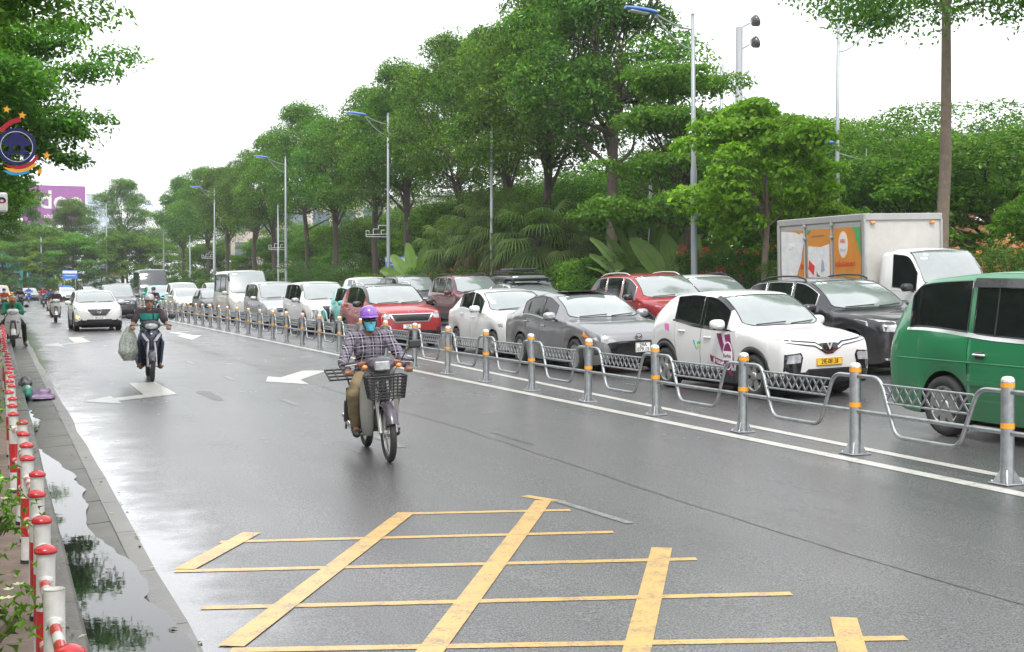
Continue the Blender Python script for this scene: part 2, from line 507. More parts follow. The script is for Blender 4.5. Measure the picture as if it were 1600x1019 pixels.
# turn arrows (facing the traffic that comes towards the camera)
marking('turn_arrow', [(1.18, 20.1), (1.70, 21.05), (1.72, 20.72), (2.62, 21.15), (2.66, 23.75), (2.17, 23.6), (2.2, 21.7), (2.1, 21.3), (1.74, 20.45 - .12), (1.72, 20.02)][:0] or
        [(1.18, 20.35), (1.66, 21.15), (1.67, 20.72), (2.16, 21.15), (2.17, 23.7), (2.63, 23.7), (2.66, 20.95), (1.69, 20.22), (1.70, 19.75)], M_WHITE)
marking('turn_arrow', [(1.15, 39.9), (1.72, 41.4), (1.73, 40.55), (2.18, 41.2), (2.2, 45.3), (2.62, 45.3), (2.66, 41.2), (1.76, 39.9), (1.77, 38.5)], M_WHITE)
marking('straight_arrow', [(4.43, 22.75), (4.70, 23.95), (4.86, 23.55), (5.62, 25.1), (6.06, 24.85), (5.2, 23.1), (5.05, 22.75), (4.98, 21.7)], M_WHITE)
marking('straight_arrow', [(5.62, 40.6), (6.42, 44.0), (6.16, 44.0), (6.05, 47.6), (5.76, 47.6), (5.83, 44.2), (5.6, 44.2)], M_WHITE)
marking('straight_arrow', [(5.62, 70.6), (6.42, 74.0), (6.16, 74.0), (6.05, 79.6), (5.76, 79.6), (5.83, 74.2), (5.6, 74.2)], M_WORN)
# yellow box of crossed lines
hd = (3.08, -1.10)
for (a, e) in [((2.83, 9.30), (4.05, 8.87)), ((1.40, 8.84), (3.97, 7.97)), ((1.00, 8.06), (4.06, 6.98)), ((1.02, 7.08), (4.09, 5.99)), ((1.03, 6.20), (4.09, 5.02)), ((1.05, 5.1), (4.1, 4.05))]:
    strip('box_line', a, e, .078, M_YEL, .003)
for (a, e) in [((1.06, 8.08), (1.66, 9.06)), ((1.04, 6.26), (2.88, 9.32)), ((1.5, 5.1), (4.03, 9.34)), ((2.45, 4.8), (4.02, 7.36)), ((3.5, 4.6), (4.04, 5.45))]:
    strip('box_line', a, e, .135, M_YEL, .0055)
strip('box_line', (3.98, 9.62), (4.14, 9.22), .09, M_YEL, .003)
strip('erased_line', (4.12, 9.3), (4.22, 8.2), .07, M_WORN)

M_SEAM = mat('tar_seam', (.034, .034, .035), .4, var=(5, (.085, .085, .085), .9), coat=.4, coatr=.2)
def ragged(name, x0, ys, w, amp, seed, m, lift=.0032):
    L_ = []; R_ = []
    for k, y in enumerate(ys):
        xc = x0 + amp * noise.noise((y * .18, seed, 0)) + .25 * amp * noise.noise((y * 1.3, seed, 4)); ww = w * (.35 + abs(noise.noise((y * 1.7, seed, 9))) * 1.6)
        L_.append((xc - ww / 2, y)); R_.append((xc + ww / 2, y))
    b = MB(); n = len(ys)
    b.add([(x, y, zg(x) + lift) for x, y in L_ + R_], [(i, n + i, n + i + 1, i + 1) for i in range(n - 1)], 0, False)
    o = b.build(name, m, road); o['kind'] = 'structure'; return o
ragged('road_seam', 5.05, np.arange(5, 60, .35), .022, .14, 1, M_SEAM)
M_PATCH = mat('dark_road_patch', (.030, .030, .032), .5, var=(30, (.075, .074, .074), .8), bump=(90, .5), coat=.5, coatr=.3)
for (x0, ys, w, sd_) in ((3.1, np.arange(19.5, 21.5, .2), .3, 24), (5.3, np.arange(12.6, 13.8, .12), .12, 27)):
    ragged('wear_patch', x0, ys, w, .1, sd_, M_PATCH, .0026)
# standing water in the gutter
M_WATER = mat('puddle_water', (.012, .014, .012), .015, spec=.6, ior=1.36, bump=(9, .012))
def puddle(x_in, prof, z):
    b = MB(); n = len(prof)
    vs = [(x_in, y, z) for y, _ in prof] + [(x, y, z) for y, x in prof]
    b.add(vs, [(i, n + i, n + i + 1, i + 1) for i in range(n - 1)], 0, True)
    return struct(b.build('puddle', M_WATER))
pr = []
for i in range(150):
    y = 3.2 + i * .08
    w = .66 + .12 * noise.noise((y * .55, 3, 0)) + .05 * noise.noise((y * 2.1, 7, 0)) + .025 * noise.noise((y * 6, 1, 0))
    if y < 9.4: w += .17 * min(1, (9.4 - y) / 2.5)
    if y > 12.5: w -= (y - 12.5) * .12
    pr.append((y, max(.384, min(w, 1.2))))
puddle(.376, pr, -.0440)
pr = [(16.2 + i * .08, max(.384, .5 + .16 * noise.noise((i * .16, 9, 2)) - abs(i - 20) * .004)) for i in range(44)]
puddle(.376, pr, -.058)
pr = [(20.6 + i * .1, max(.384, .54 + .15 * noise.noise((i * .2, 4, 2)) - abs(i - 20) * .006)) for i in range(40)]
puddle(.376, pr, -.058)

# ================================================================== galvanised barrier
M_GALV = mat('galvanised_steel', (.50, .52, .53), .34, metal=.9, var=(11, (.30, .315, .33), .9), bump=(40, .06), rvar=(10, .5))
M_BAND = mat('orange_reflective_band', (.85, .36, .02), .35, coat=.4, var=(30, (.75, .30, .02), .4))
M_CAPW = mat('steel_cap', (.72, .72, .70), .3, metal=.6)
barrier = thing('barrier_fence', 'galvanised steel barrier of posts and bent rails dividing the carriageway', 'barrier')
PH, PR, PSP = .905, .055, 2.05
def post_meshes():
    b = MB(); b.lathe([(PR, .012), (PR, .855)], 18)
    for a in range(4):
        ang = a * PI / 2 + PI / 4; R = Matrix.Rotation(ang, 4, 'Z')
        b.prism([(PR - .005, .014), (PR + .062, .014), (PR - .005, .13)], .008, R @ Matrix.Rotation(PI / 2, 4, 'X'))
    c = MB(); c.lathe([(PR + .002, .855), (PR + .002, .862), (PR * .97, .88), (PR * .75, .897), (PR * .4, .904), (.0005, .905)], 18)
    d1 = MB(); d1.lathe([(PR + .003, .81), (PR + .003, .85)], 18)
    d2 = MB(); d2.lathe([(PR + .003, .465), (PR + .003, .512)], 18)
    e = MB(); e.box((0, 0, .007), (.22, .22, .013), 0, .004)
    for x in (-.085, .085):
        for y in (-.085, .085): e.lathe([(.012, .012), (.012, .03), (.0005, .031)], 8, (x, y, 0))
    return b.mesh('post', M_GALV), c.mesh('cap', M_CAPW), d1.mesh('reflective_band', M_BAND), d2.mesh('reflective_band', M_BAND), e.mesh('base_plate', M_GALV)
PM = post_meshes()
def rounded(pts, r, k=5):
    out = [Vector(pts[0])]
    for i in range(1, len(pts) - 1):
        a, p, c = Vector(pts[i - 1]), Vector(pts[i]), Vector(pts[i + 1])
        d0 = (a - p).normalized(); d1 = (c - p).normalized()
        rr = min(r, (a - p).length * .45, (c - p).length * .45)
        p0, p1 = p + d0 * rr, p + d1 * rr
        for j in range(k + 1):
            t = j / k
            out.append(p0 * (1 - t) ** 2 + p * 2 * t * (1 - t) + p1 * t * t)
    out.append(Vector(pts[-1])); return out
def panel_meshes(L, lo=8):
    """panel along +Y from a post at 0 to a post at L"""
    f = MB()
    pth = rounded([(0, PR * .8, .775), (0, L * .17, .775), (0, L * .285, .235), (0, L * .70, .235), (0, L * .815, .775), (0, L - PR * .8, .775)], .11)
    f.tube(pth, .0205, lo)
    r = MB().tube([(0, PR * .8, .43), (0, L - PR * .8, .43)], .0205, lo)
    t = MB()
    def yl(z): return L * .17 + .04 + (.775 - z) / .54 * L * .115
    zt, zb_ = .715, .545
    t.tube([(0, yl(zt) - .005, zt), (0, L - yl(zt) + .005, zt)], .0115, 6)
    t.tube([(0, yl(zb_) - .005, zb_), (0, L - yl(zb_) + .005, zb_)], .0115, 6)
    x = MB(); y0, y1 = yl(.63) + .02, L - yl(.63) - .02
    n = 9; st = (y1 - y0) / n
    for i in range(n):
        ya = y0 + i * st
        for s in (1, -1):
            a = Vector((.004 * s, ya + (0 if s > 0 else st * 1.0), zb_ + .01)); c = Vector((.004 * s, ya + (st if s > 0 else 0), zt - .01))
            d = (c - a); dn = d.normalized(); w = Vector((0, -dn.z, dn.y)) * .0095
            q = Vector((.0035, 0, 0))
            vs = [a + w + q, c + w + q, c - w + q, a - w + q, a + w - q, c + w - q, c - w - q, a - w - q]
            x.add(vs, [(0, 1, 2, 3), (7, 6, 5, 4), (0, 4, 5, 1), (3, 2, 6, 7), (1, 5, 6, 2), (0, 3, 7, 4)], 0, False)
    x.tube([(0, yl(.63) - .01, .63), (0, y0 + .03, .63)], .008, 6); x.tube([(0, L - yl(.63) + .01, .63), (0, y1 - .03, .63)], .008, 6)
    return f.mesh('panel_frame', M_GALV), r.mesh('mid_rail', M_GALV), t.mesh('thin_rail', M_GALV), x.mesh('lattice', M_GALV)
LM = panel_meshes(PSP)
path = []
y = 8.35 - 2 * PSP
while y < 150: path.append((7.83, y)); y += PSP
cy = path[-1][1]
R_T = 7.0
for k in range(1, 6):
    a = k * PI / 10; path.append((7.83 - R_T + R_T * math.cos(a), cy + R_T * math.sin(a)))
for k in range(1, 14): path.append((7.83 - R_T - k * PSP, cy + R_T))
for i, (x, y) in enumerate(path):
    far = y > 90
    p = link('post', PM[0], barrier, (x, y, zg(x)))
    p.rotation_euler = (rnd.uniform(-.02, .02), rnd.uniform(-.022, .022), rnd.uniform(-.2, .2))
    link('cap', PM[1], p); link('reflective_band', PM[2], p); link('reflective_band', PM[3], p); link('base_plate', PM[4], p)
    if i + 1 < len(path):
        x2, y2 = path[i + 1]; d = math.hypot(x2 - x, y2 - y)
        e = link('panel_frame', LM[0], barrier, (x, y, zg(x)))
        e.rotation_euler = (math.asin((zg(x2) - zg(x)) / d), 0, math.atan2(-(x2 - x), y2 - y)); e.scale = (1, d / PSP, 1)
        for nm, mm in (('mid_rail', LM[1]), ('thin_rail', LM[2]), ('lattice', LM[3])): link(nm, mm, e)

# ================================================================== red and white bollard rail on the kerb
M_RED = mat('red_gloss_paint', (.52, .008, .014), .28, coat=.4, var=(14, (.34, .012, .014), .7))
M_WHT = mat('white_gloss_paint', (.64, .64, .63), .3, coat=.4, var=(14, (.44, .42, .38), .8))
M_BLACK = mat('black_rubber', (.018, .018, .019), .6)
bf = thing('bollard_fence', 'red and white striped bollards joined by striped rails along the kerb', 'fence')
BR = .036
def bollard_mesh(h, capless):
    b = MB(); n = 16
    z = [0, .03, .17, .37, h]
    b.lathe([(BR + .004, 0), (BR + .004, .03)], n, m=2)
    b.lathe([(BR, .03), (BR, .17)], n, m=0)
    b.lathe([(BR, .17), (BR, .40)], n, m=1)
    b.lathe([(BR, .40), (BR, h)], n, m=0)
    if capless: b.lathe([(BR, h), (BR + .003, h), (BR - .004, h), (BR - .004, h - .12), (.0005, h - .13)], n, m=0)
    for z0 in (.52, .27): b.ell((0, -.0, z0), (BR * .92, BR + .012, .034), 12, 8, m=0 if z0 > .4 else 1)
    return b.mesh('bollard', [M_WHT, M_RED, M_BLACK])
BM = {}
capm = MB().lathe([(.002, -.006), (BR + .007, -.006), (BR + .0085, .0), (BR + .008, .010), (BR * .8, .020), (BR * .4, .026), (.0005, .028)], 18).mesh('cap', M_RED)
bp = [(.183, 3.88), (.168, 4.62), (.158, 5.3), (.168, 5.98), (.172, 6.75), (.178, 7.45), (.152, 8.15), (.158, 8.82), (.142, 9.5), (.185, 10.3), (.118, 11.0), (.12, 11.75), (.118, 12.5), (.11, 13.3), (.125, 14.1), (.12, 14.85)]
bp = [(.17, 3.15)] + bp
yy = 15.6
while yy < 36: bp.append((.125 + rnd.uniform(-.02, .02), yy)); yy += .75
for i, (x, y) in enumerate(bp):
    h = .63 + (0 if i != 1 else -.02)
    capless = i == 2
    if (h, capless) not in BM: BM[(h, capless)] = bollard_mesh(h, capless)
    o = link('bollard', BM[(h, capless)], bf, (x, y, .05))
    o.rotation_euler = (rnd.uniform(-.025, .025), rnd.uniform(-.03, .03), 0)
    if capless: o['label'] = 'bollard with an open top, its red cap missing'
    else: link('cap', capm, o, (0, 0, h))
    if i + 1 < len(bp):
        x2, y2 = bp[i + 1]
        for nm, z0, dz in (('upper_rail', .57, 0), ('lower_rail', .32, 0)):
            b = MB(); k = 7
            for j in range(k):
                a, c = j / k, (j + 1) / k
                b.tube([(x + (x2 - x) * a, y + (y2 - y) * a, z0), (x + (x2 - x) * c, y + (y2 - y) * c, z0)], .0205, 10, m=0 if j % 2 == 0 else 1, caps=False)
            b.build(nm, [M_WHT, M_RED], bf)

# litter lying by the gutter
pc = MB(); g = 10
pts = [(.5 + .32 * i / g * 1.02, 21.0 + 2.0 * j / g) for j in range(g + 1) for i in range(g + 1)]
pc.add([(x + .08 * noise.noise((x * 3, y * 2, 4)), y, -.038 + (.006 if x < .8 else .012) + .012 * abs(noise.noise((x * 5, y * 5, 0)))) for x, y in pts],
       [(j * (g + 1) + i, j * (g + 1) + i + 1, (j + 1) * (g + 1) + i + 1, (j + 1) * (g + 1) + i) for j in range(g) for i in range(g)], 0, True)
tag(pc.build('cloth', mat('purple_cloth', (.20, .065, .24), .55, coat=.3)), 'purple sheet lying flat on the gutter beside the road', 'cloth')
def lump(name, c, r, m, label, cat, seed):
    b = MB().ell(c, r, 14, 9)
    b.v = [tuple(Vector(v) + (Vector(v) - Vector(c)).normalized() * .06 * noise.noise(Vector(v) * 9 + Vector((seed, 0, 0)))) for v in b.v]
    return tag(b.build(name, m), label, cat)
lump('rubbish_bag', (.42, 21.4, .06), (.08, .17, .10), mat('green_plastic', (.03, .28, .19), .3, coat=.4), 'small green plastic bag lying on the kerb', 'bag', 1)
lump('rubbish_bag', (.42, 22.6, .08), (.11, .22, .12), mat('black_plastic', (.02, .022, .022), .3, coat=.4), 'crumpled black bag beyond the green one on the kerb', 'bag', 5)
# ================================================================== VEHICLES
def paint_mat(name, c, metallic=0., rough=.32):
    m = mat(name, c, rough, metal=metallic, coat=.7, coatr=.04)
    n, l, p = nodes_of(m)
    tc = n.new('ShaderNodeTexCoord')
    t = n.new('ShaderNodeTexNoise'); t.inputs['Scale'].default_value = 2.4; t.inputs['Detail'].default_value = 6
    l.new(tc.outputs['Object'], t.inputs['Vector'])
    # road film and drying drops: thin wear low on the body
    sp = n.new('ShaderNodeSeparateXYZ'); l.new(tc.outputs['Object'], sp.inputs[0])
    lo = n.new('ShaderNodeMapRange'); lo.inputs[1].default_value = .75; lo.inputs[2].default_value = .2; lo.inputs[3].default_value = 0; lo.inputs[4].default_value = .55
    l.new(sp.outputs[2], lo.inputs[0])
    mu = n.new('ShaderNodeMath'); mu.operation = 'MULTIPLY'; l.new(lo.outputs[0], mu.inputs[0]); l.new(t.outputs['Fac'], mu.inputs[1])
    mx = n.new('ShaderNodeMix'); mx.data_type = 'RGBA'; mx.inputs[6].default_value = (*c, 1)
    mx.inputs[7].default_value = (.16, .145, .125, 1); l.new(mu.outputs[0], mx.inputs[0]); l.new(mx.outputs[2], p.inputs['Base Color'])
    rr = n.new('ShaderNodeMapRange'); rr.inputs[1].default_value = .3; rr.inputs[2].default_value = .7; rr.inputs[3].default_value = .02; rr.inputs[4].default_value = .11
    l.new(t.outputs['Fac'], rr.inputs[0]); l.new(rr.outputs[0], p.inputs['Coat Roughness'])
    return m
P_WHITE = paint_mat('white_car_paint', (.64, .64, .63))
P_PEARL = paint_mat('pearl_car_paint', (.50, .485, .455), .1)
P_SILVER = paint_mat('silver_car_paint', (.42, .43, .44), .75, .36)
P_GREY = paint_mat('grey_metallic_car_paint', (.235, .238, .245), .7, .34)
P_DGREY = paint_mat('dark_grey_car_paint', (.07, .072, .08), .4)
P_BLACK = paint_mat('black_car_paint', (.012, .012, .015), .1)
P_RED = paint_mat('red_car_paint', (.30, .004, .011), .1, .4)
P_MAROON = paint_mat('maroon_car_paint', (.10, .004, .009), .15, .4)
P_GREEN = paint_mat('green_car_paint', (.003, .165, .055), 0, .45)
P_TEAL = paint_mat('turquoise_car_paint', (.045, .42, .375), 0)
P_YELLOW = paint_mat('yellow_car_paint', (.62, .36, .04), 0)
M_SHIELD = mat('windscreen_glass', (.14, .17, .17), .06, coat=1, spec=1.0, ior=1.75, var=(1.3, (.22, .25, .245), .8))  # opaque; the pale colour stands in for sky sheen and light through the cabin
M_SGLASS = mat('tinted_side_glass', (.008, .010, .011), .04, spec=.5, ior=1.45)
M_PLAST = mat('black_plastic_trim', (.022, .022, .024), .5, var=(20, (.032, .032, .033), .6))
M_GLOSSB = mat('gloss_black_trim', (.010, .010, .011), .15, coat=.6)
M_CHROME = mat('chrome', (.78, .78, .78), .10, metal=1.)
M_TYRE = mat('tyre_rubber', (.020, .020, .021), .75, bump=(60, .3), var=(9, (.045, .043, .04), .6))
M_ALLOY = mat('alloy_rim', (.52, .52, .51), .32, metal=.85, var=(8, (.36, .35, .33), .6))
M_DARKW = mat('wheel_well', (.008, .008, .008), .8)
M_LENS = mat('headlamp_lens', (.50, .52, .54), .08, coat=1., spec=.9, var=(7, (.16, .17, .18), 1.2))
M_LENSD = mat('dark_headlamp_lens', (.09, .095, .10), .08, coat=1., spec=.9, var=(9, (.35, .36, .37), 1.3))
M_AMBER = mat('amber_lens', (.75, .24, .03), .12, coat=1.)
M_LAMPON = mat('lit_lamp', (.9, .8, .6), .2, emit=((1.0, .82, .55), 3.0))
M_TAIL = mat('red_tail_lens', (.45, .01, .012), .12, coat=1.)
M_PLATEW = mat('white_plate', (.74, .74, .72), .4)
M_PLATEY = mat('yellow_plate', (.80, .46, .03), .4)
M_INK = mat('plate_ink', (.012, .012, .014), .5)
M_STICK = mat('inspection_sticker', (.55, .78, .76), .5)

RAISE = {}
def wheel_parts(r, wd, spokes, style=0):
    key = (round(r, 3), wd, spokes, style)
    if key in RAISE: return RAISE[key]
    R = Matrix.Rotation(PI / 2, 3, 'Y')
    t = MB(); h = wd / 2; ri = r * .66
    t.lathe([(ri, -h * .8), (ri + .015, -h * .98), (r * .90, -h), (r * .975, -h * .80), (r, -h * .5), (r, h * .5), (r * .975, h * .80), (r * .90, h), (ri + .015, h * .98), (ri, h * .8)], 28, R=R)
    rim = MB()
    rim.lathe([(ri * .99, -h * .6), (ri * 1.02, h * .83), (ri * 1.0, h * .86), (ri * .93, h * .80), (ri * .90, h * .2)], 28, R=R)
    rim.lathe([(ri * .97, h * .1), (.0005, h * .1)], 24, R=R, m=1)
    for k in range(spokes):
        a = 2 * PI * k / spokes
        Mx = Matrix.Rotation(a, 4, 'X')
        w0, w1 = (.055, .035) if style == 0 else (.03, .028)
        w0 *= r / .33; w1 *= r / .33
        xo = h * .78
        vs = [(xo, -w0, .05), (xo, w0, .05), (xo * 1.02, w1, ri * .95), (xo * 1.02, -w1, ri * .95), (xo - .035, -w0 * 1.2, .05), (xo - .035, w0 * 1.2, .05), (xo - .045, w1 * 1.3, ri * .95), (xo - .045, -w1 * 1.3, ri * .95)]
        rim.add(vs, [(0, 1, 2, 3), (0, 3, 7, 4), (1, 5, 6, 2), (4, 7, 6, 5)], 0, False, Mx)
        if style == 1:
            Mx2 = Matrix.Rotation(a + .26, 4, 'X'); rim.add(vs, [(0, 1, 2, 3), (0, 3, 7, 4), (1, 5, 6, 2), (4, 7, 6, 5)], 0, False, Mx2)
    rim.lathe([(.075, h * .6), (.072, h * .84), (.03, h * .9), (.0005, h * .9)], 14, R=R)
    RAISE[key] = (t.mesh('tyre', M_TYRE), rim.mesh('rim', [M_ALLOY, M_DARKW]))
    return RAISE[key]

def smooth01(t): t = min(max(t, 0), 1); return t * t * (3 - 2 * t)
def lerp(a, b, t): return a + (b - a) * t

class Shell:
    """body of a vehicle as a grid of cross sections, cut into body, doors, bonnet, glass"""
    def __init__(s, sp):
        s.sp = sp; L, Wd, H = sp['L'], sp['W'], sp['H']; hw = Wd / 2
        nz, hz, cw, wt, xr, xg, tz, zb = (sp[k] for k in ('nose', 'hz', 'cowl', 'wtop', 'xr', 'xg', 'tz', 'zb'))
        bz = sp['bz']; sed = sp.get('sedan'); r = sp['r']; fo, wb = sp['fo'], sp['wb']
        fl = sp.get('flat', 0.)                         # flat-nosed vans
        deck = [(0, nz - .16), (.025, nz - .07), (.08, nz - .015), (.16, nz + .015), (lerp(.2, cw, .45), lerp(nz, hz, .72)), (cw - .04, hz - .004), (cw + .04, hz + .035),
                (lerp(cw, wt, .5), lerp(hz, H, .53)), (wt - .05, H - .085), (wt + .07, H - .045), (wt + .45, H - .010), (lerp(wt, xr, .55), H), (xr - .35, H - .022), (xr, H - .06)]
        if sed: deck += [(lerp(xr, xg, .5), lerp(H - .06, tz, .48)), (xg - .05, tz + .03), (xg + .06, tz + .004), (L - .18, tz - .02), (L - .05, tz - .05), (L, tz - .14)]
        else: deck += [(lerp(xr, xg, .5), lerp(H - .06, tz, .42)), (xg, tz), (min(xg + .05, L - .03), tz - .07), (L, tz - .22)]
        s.deck = pchip(*zip(*deck))
        s.belt = pchip(*zip(*[(0, nz - .26), (.04, nz - .15), (.12, nz - .08), (.4, lerp(nz, hz, .35) - .07), (cw, hz - .05), (cw + .55, bz - .01), (lerp(cw, xr, .6), bz + .02), (xr, bz + .05 + sp.get('kick', 0)), (L - .2, (tz - .04) if not sed else tz - .07), (L, tz - .3)]))
        s.bot = pchip(*zip(*[(0, zb + .22), (.03, zb + .10), (.10, zb + .03), (.3, zb), (L - .5, zb + .02), (L - .12, zb + .10), (L, zb + .24)]))
        pw = sp.get('pl', (.70, .82, .90, .965)); rw = sp.get('rear', (.97, .90, .80))
        s.plan = pchip(*zip(*[(0, hw * pw[0]), (.05, hw * pw[1]), (.16, hw * pw[2]), (.45, hw * pw[3]), (.95, hw), (L - .95, hw), (L - .4, hw * rw[0]), (L - .1, hw * rw[1]), (L, hw * rw[2])]))
        s.wr = hw * sp.get('wr', .76)
        hmax = H - bz
        us = set(np.round(np.arange(0, L, sp.get('ds', .06)), 4)) | {0, L, .02, .045, .08, .12, L - .02, L - .05}
        Ra = r + sp.get('arch', .055); s.Ra = Ra; arch = {}
        s.axles = [fo, fo + wb]
        for xc in s.axles:
            us = {u for u in us if not (xc - Ra - .03 < u < xc + Ra + .03)}
            us |= {xc - Ra - .006, xc + Ra + .006}
            for k in range(15):
                a = PI * k / 14; us.add(xc + Ra * math.cos(a))
        us = {u for u in us if -1e-6 <= u <= L + 1e-6}
        s.key = [k_ for k_ in [cw + .0, cw + .03, wt - .02, wt, xr, xg] + [b for d in sp['doors'] for b in d] + [b for d in sp['wins'] for b in d] if 0 < k_ < L]
        keep = []
        us = sorted(us)
        for kx in s.key:
            j = min(range(len(us)), key=lambda i: abs(us[i] - kx))
            inarch = any(abs(us[j] - xc) < Ra + .03 for xc in s.axles)
            if not inarch and abs(us[j] - kx) < .035: us[j] = kx
            elif min(abs(u - kx) for u in us) > .008: us.append(kx); us.sort()
        s.us = sorted(us)
        s.P = []
        for u in s.us:
            w = s.plan(u); zd = s.deck(u); zB = min(s.belt(u), zd - .010); z0 = s.bot(u); zs = z0
            for xc in s.axles:
                if abs(u - xc) <= Ra + .001: zs = max(zs, r + math.sqrt(max(Ra * Ra - (u - xc) ** 2, 0)))
            zs = min(zs, zB - .05)
            h = zd - zB
            k = smooth01((u - cw + .02) / .14)
            if sed: k *= 1 - smooth01((u - xg + .12) / .14)
            g = min(max(h / hmax, 0), 1)
            ye = lerp(.925 * w, min(s.wr, w * .97), g ** .9)
            A = [(.93 * w, zB + .40 * h), (.80 * w, zB + .74 * h), (.55 * w, zB + .93 * h), (.28 * w, zB + .985 * h), (0, zd)]
            Bc = [(lerp(.955 * w, ye, .07), zB + .07 * h), (lerp(.955 * w, ye, .86), zB + .86 * h), (ye - .045, zB + h - min(.035, .06 * h)), (.52 * ye, zd - min(.010, .02 * h)), (0, zd)]
            cx = sp.get('crease', .5)
            sec = [(0, z0), (.62 * w, zs if zs > z0 + .02 else z0), (.955 * w, zs), (.992 * w, lerp(zs, zB, .25)), (1.0 * w, lerp(zs, zB, cx)), (.992 * w, lerp(zs, zB, .80)), (.962 * w, zB)]
            sec += [(lerp(a[0], b[0], k), lerp(a[1], b[1], k)) for a, b in zip(A, Bc)]
            # windscreen and bonnet bow forward in the middle
            zone = smooth01((u - cw + .5) / .5) * (1 - smooth01((u - wt) / .5)) if u > cw - .5 else 0
            pts = []
            for j, (y, z) in enumerate(sec):
                du = 0
                if j >= 7: du = zone * sp.get('bow', .13) * (abs(y) / max(w, .01)) ** 2
                pts.append((y, u - L / 2 + du, z))
            s.P.append(pts)
        s.NR = 12
        s.classify()
    def classify(s):
        sp = s.sp; us = s.us; cls = {}
        cw, wt, xr, xg = sp['cowl'], sp['wtop'], sp['xr'], sp['xg']
        for i in range(len(us) - 1):
            m = (us[i] + us[i + 1]) / 2
            for j in range(s.NR - 1):
                c = 'body'
                if j <= 1: c = 'underside'
                if j == 2 and sp.get('clad'): c = 'cladding'
                if j >= 9 and cw + .03 < m < wt - .01: c = 'windscreen'
                if j >= 9 and xr + .04 < m < xg - .03: c = 'rear_window'
                if sp.get('roof') and j >= 8 and c == 'body' and cw + .03 < m < xg + .04: c = 'roof'
                if j >= 7 and .13 < m < cw - .02: c = 'bonnet'
                if 2 <= j <= 5 and not (j == 2 and sp.get('clad')):
                    for k, (a, b) in enumerate(sp['doors']):
                        if a < m < b: c = 'door%d' % k
                if 7 == j and c == 'body':
                    for k, (a, b) in enumerate(sp['wins']):
                        if a < m < b: c = 'win%d' % k
                    if c == 'body' and sp.get('pillar') and sp['wins'][0][0] < m < sp['wins'][-1][1]: c = 'pillar'
                if j == 6 and sp.get('beltline') and sp['wins'][0][0] - .05 < m < sp['wins'][-1][1] + .03: c = 'belt_trim'
                if sp.get('pillar') and j == 8 and c in ('body', 'roof') and sp['wins'][0][0] < m < wt + .1: c = 'pillar'
                cls[(i, j)] = c
        s.cls = cls
    def pt(s, i, j, sd):
        y, v, z = s.P[i][j]; return (sd * y, v, z)
    def collect(s, want, side=None, gap=0.):
        b = MB(); ix = {}
        faces = [(i, j) for (i, j), c in s.cls.items() if c == want]
        if not faces: return None
        lo = min(i for i, j in faces); hi = max(i for i, j in faces) + 1
        jl = min(j for i, j in faces); jh = max(j for i, j in faces) + 1
        def vid(i, j, sd):
            k = (i, j, 0 if j in (0, s.NR - 1) else sd)
            if k not in ix:
                p = list(s.pt(i, j, sd))
                if gap:
                    if i == lo: p[1] += gap
                    if i == hi: p[1] -= gap
                    if j == jh and want.startswith('door'): p[2] -= gap
                    if j == jl and want == 'bonnet': p[0] -= sd * gap
                ix[k] = len(b.v); b.v.append(tuple(p))
            return ix[k]
        for (i, j) in faces:
            for sd in ((1, -1) if side is None else (side,)):
                q = [vid(i, j, sd), vid(i + 1, j, sd), vid(i + 1, j + 1, sd), vid(i, j + 1, sd)]
                if sd < 0: q = q[::-1]
                qq = []
                for x in q:
                    if x not in qq: qq.append(x)
                if len(qq) > 2: b.f.append(tuple(qq)); b.m.append(0); b.sm.append(True)
        if want == 'body':
            for i, rev in ((0, False), (len(s.us) - 1, True)):
                ring = [vid(i, j, 1) for j in range(s.NR)] + [vid(i, j, -1) for j in range(s.NR - 2, 0, -1)]
                b.f.append(tuple(ring[::-1] if rev else ring)); b.m.append(0); b.sm.append(True)
                if not rev: b.f[-1] = tuple(ring)
        return b
    def bvh(s):
        vs = []; fs = []
        for (i, j) in s.cls:
            for sd in (1, -1):
                o = len(vs)
                vs += [s.pt(i, j, sd), s.pt(i + 1, j, sd), s.pt(i + 1, j + 1, sd), s.pt(i, j + 1, sd)]
                fs.append((o, o + 1, o + 2, o + 3))
        for i in (0, len(s.us) - 1):
            o = len(vs); ring = [s.pt(i, j, 1) for j in range(s.NR)] + [s.pt(i, j, -1) for j in range(s.NR - 2, 0, -1)]
            vs += ring; fs.append(tuple(range(o, o + len(ring))))
        return BVHTree.FromPolygons([Vector(v) for v in vs], fs)
    def seal(s, want, side):
        f = [(i, j) for (i, j), c in s.cls.items() if c == want]
        if not f: return None
        lo = min(i for i, j in f); hi = max(i for i, j in f) + 1; jl = min(j for i, j in f); jh = max(j for i, j in f) + 1
        if jh == s.NR - 1:
            p = [s.pt(i, jl, 1) for i in range(lo, hi)] + [s.pt(hi, j, 1) for j in range(jl, jh)] + [s.pt(hi, j, -1) for j in range(jh, jl, -1)] + [s.pt(i, jl, -1) for i in range(hi, lo, -1)] + [s.pt(lo, j, -1) for j in range(jl, jh)] + [s.pt(lo, j, 1) for j in range(jh, jl, -1)]
        else:
            p = [s.pt(i, jl, side) for i in range(lo, hi)] + [s.pt(hi, j, side) for j in range(jl, jh)] + [s.pt(i, jh, side) for i in range(hi, lo, -1)] + [s.pt(lo, j, side) for j in range(jh, jl, -1)]
        q = []
        for v in p:
            if not q or (Vector(v) - Vector(q[-1])).length > .004: q.append(v)
        return q

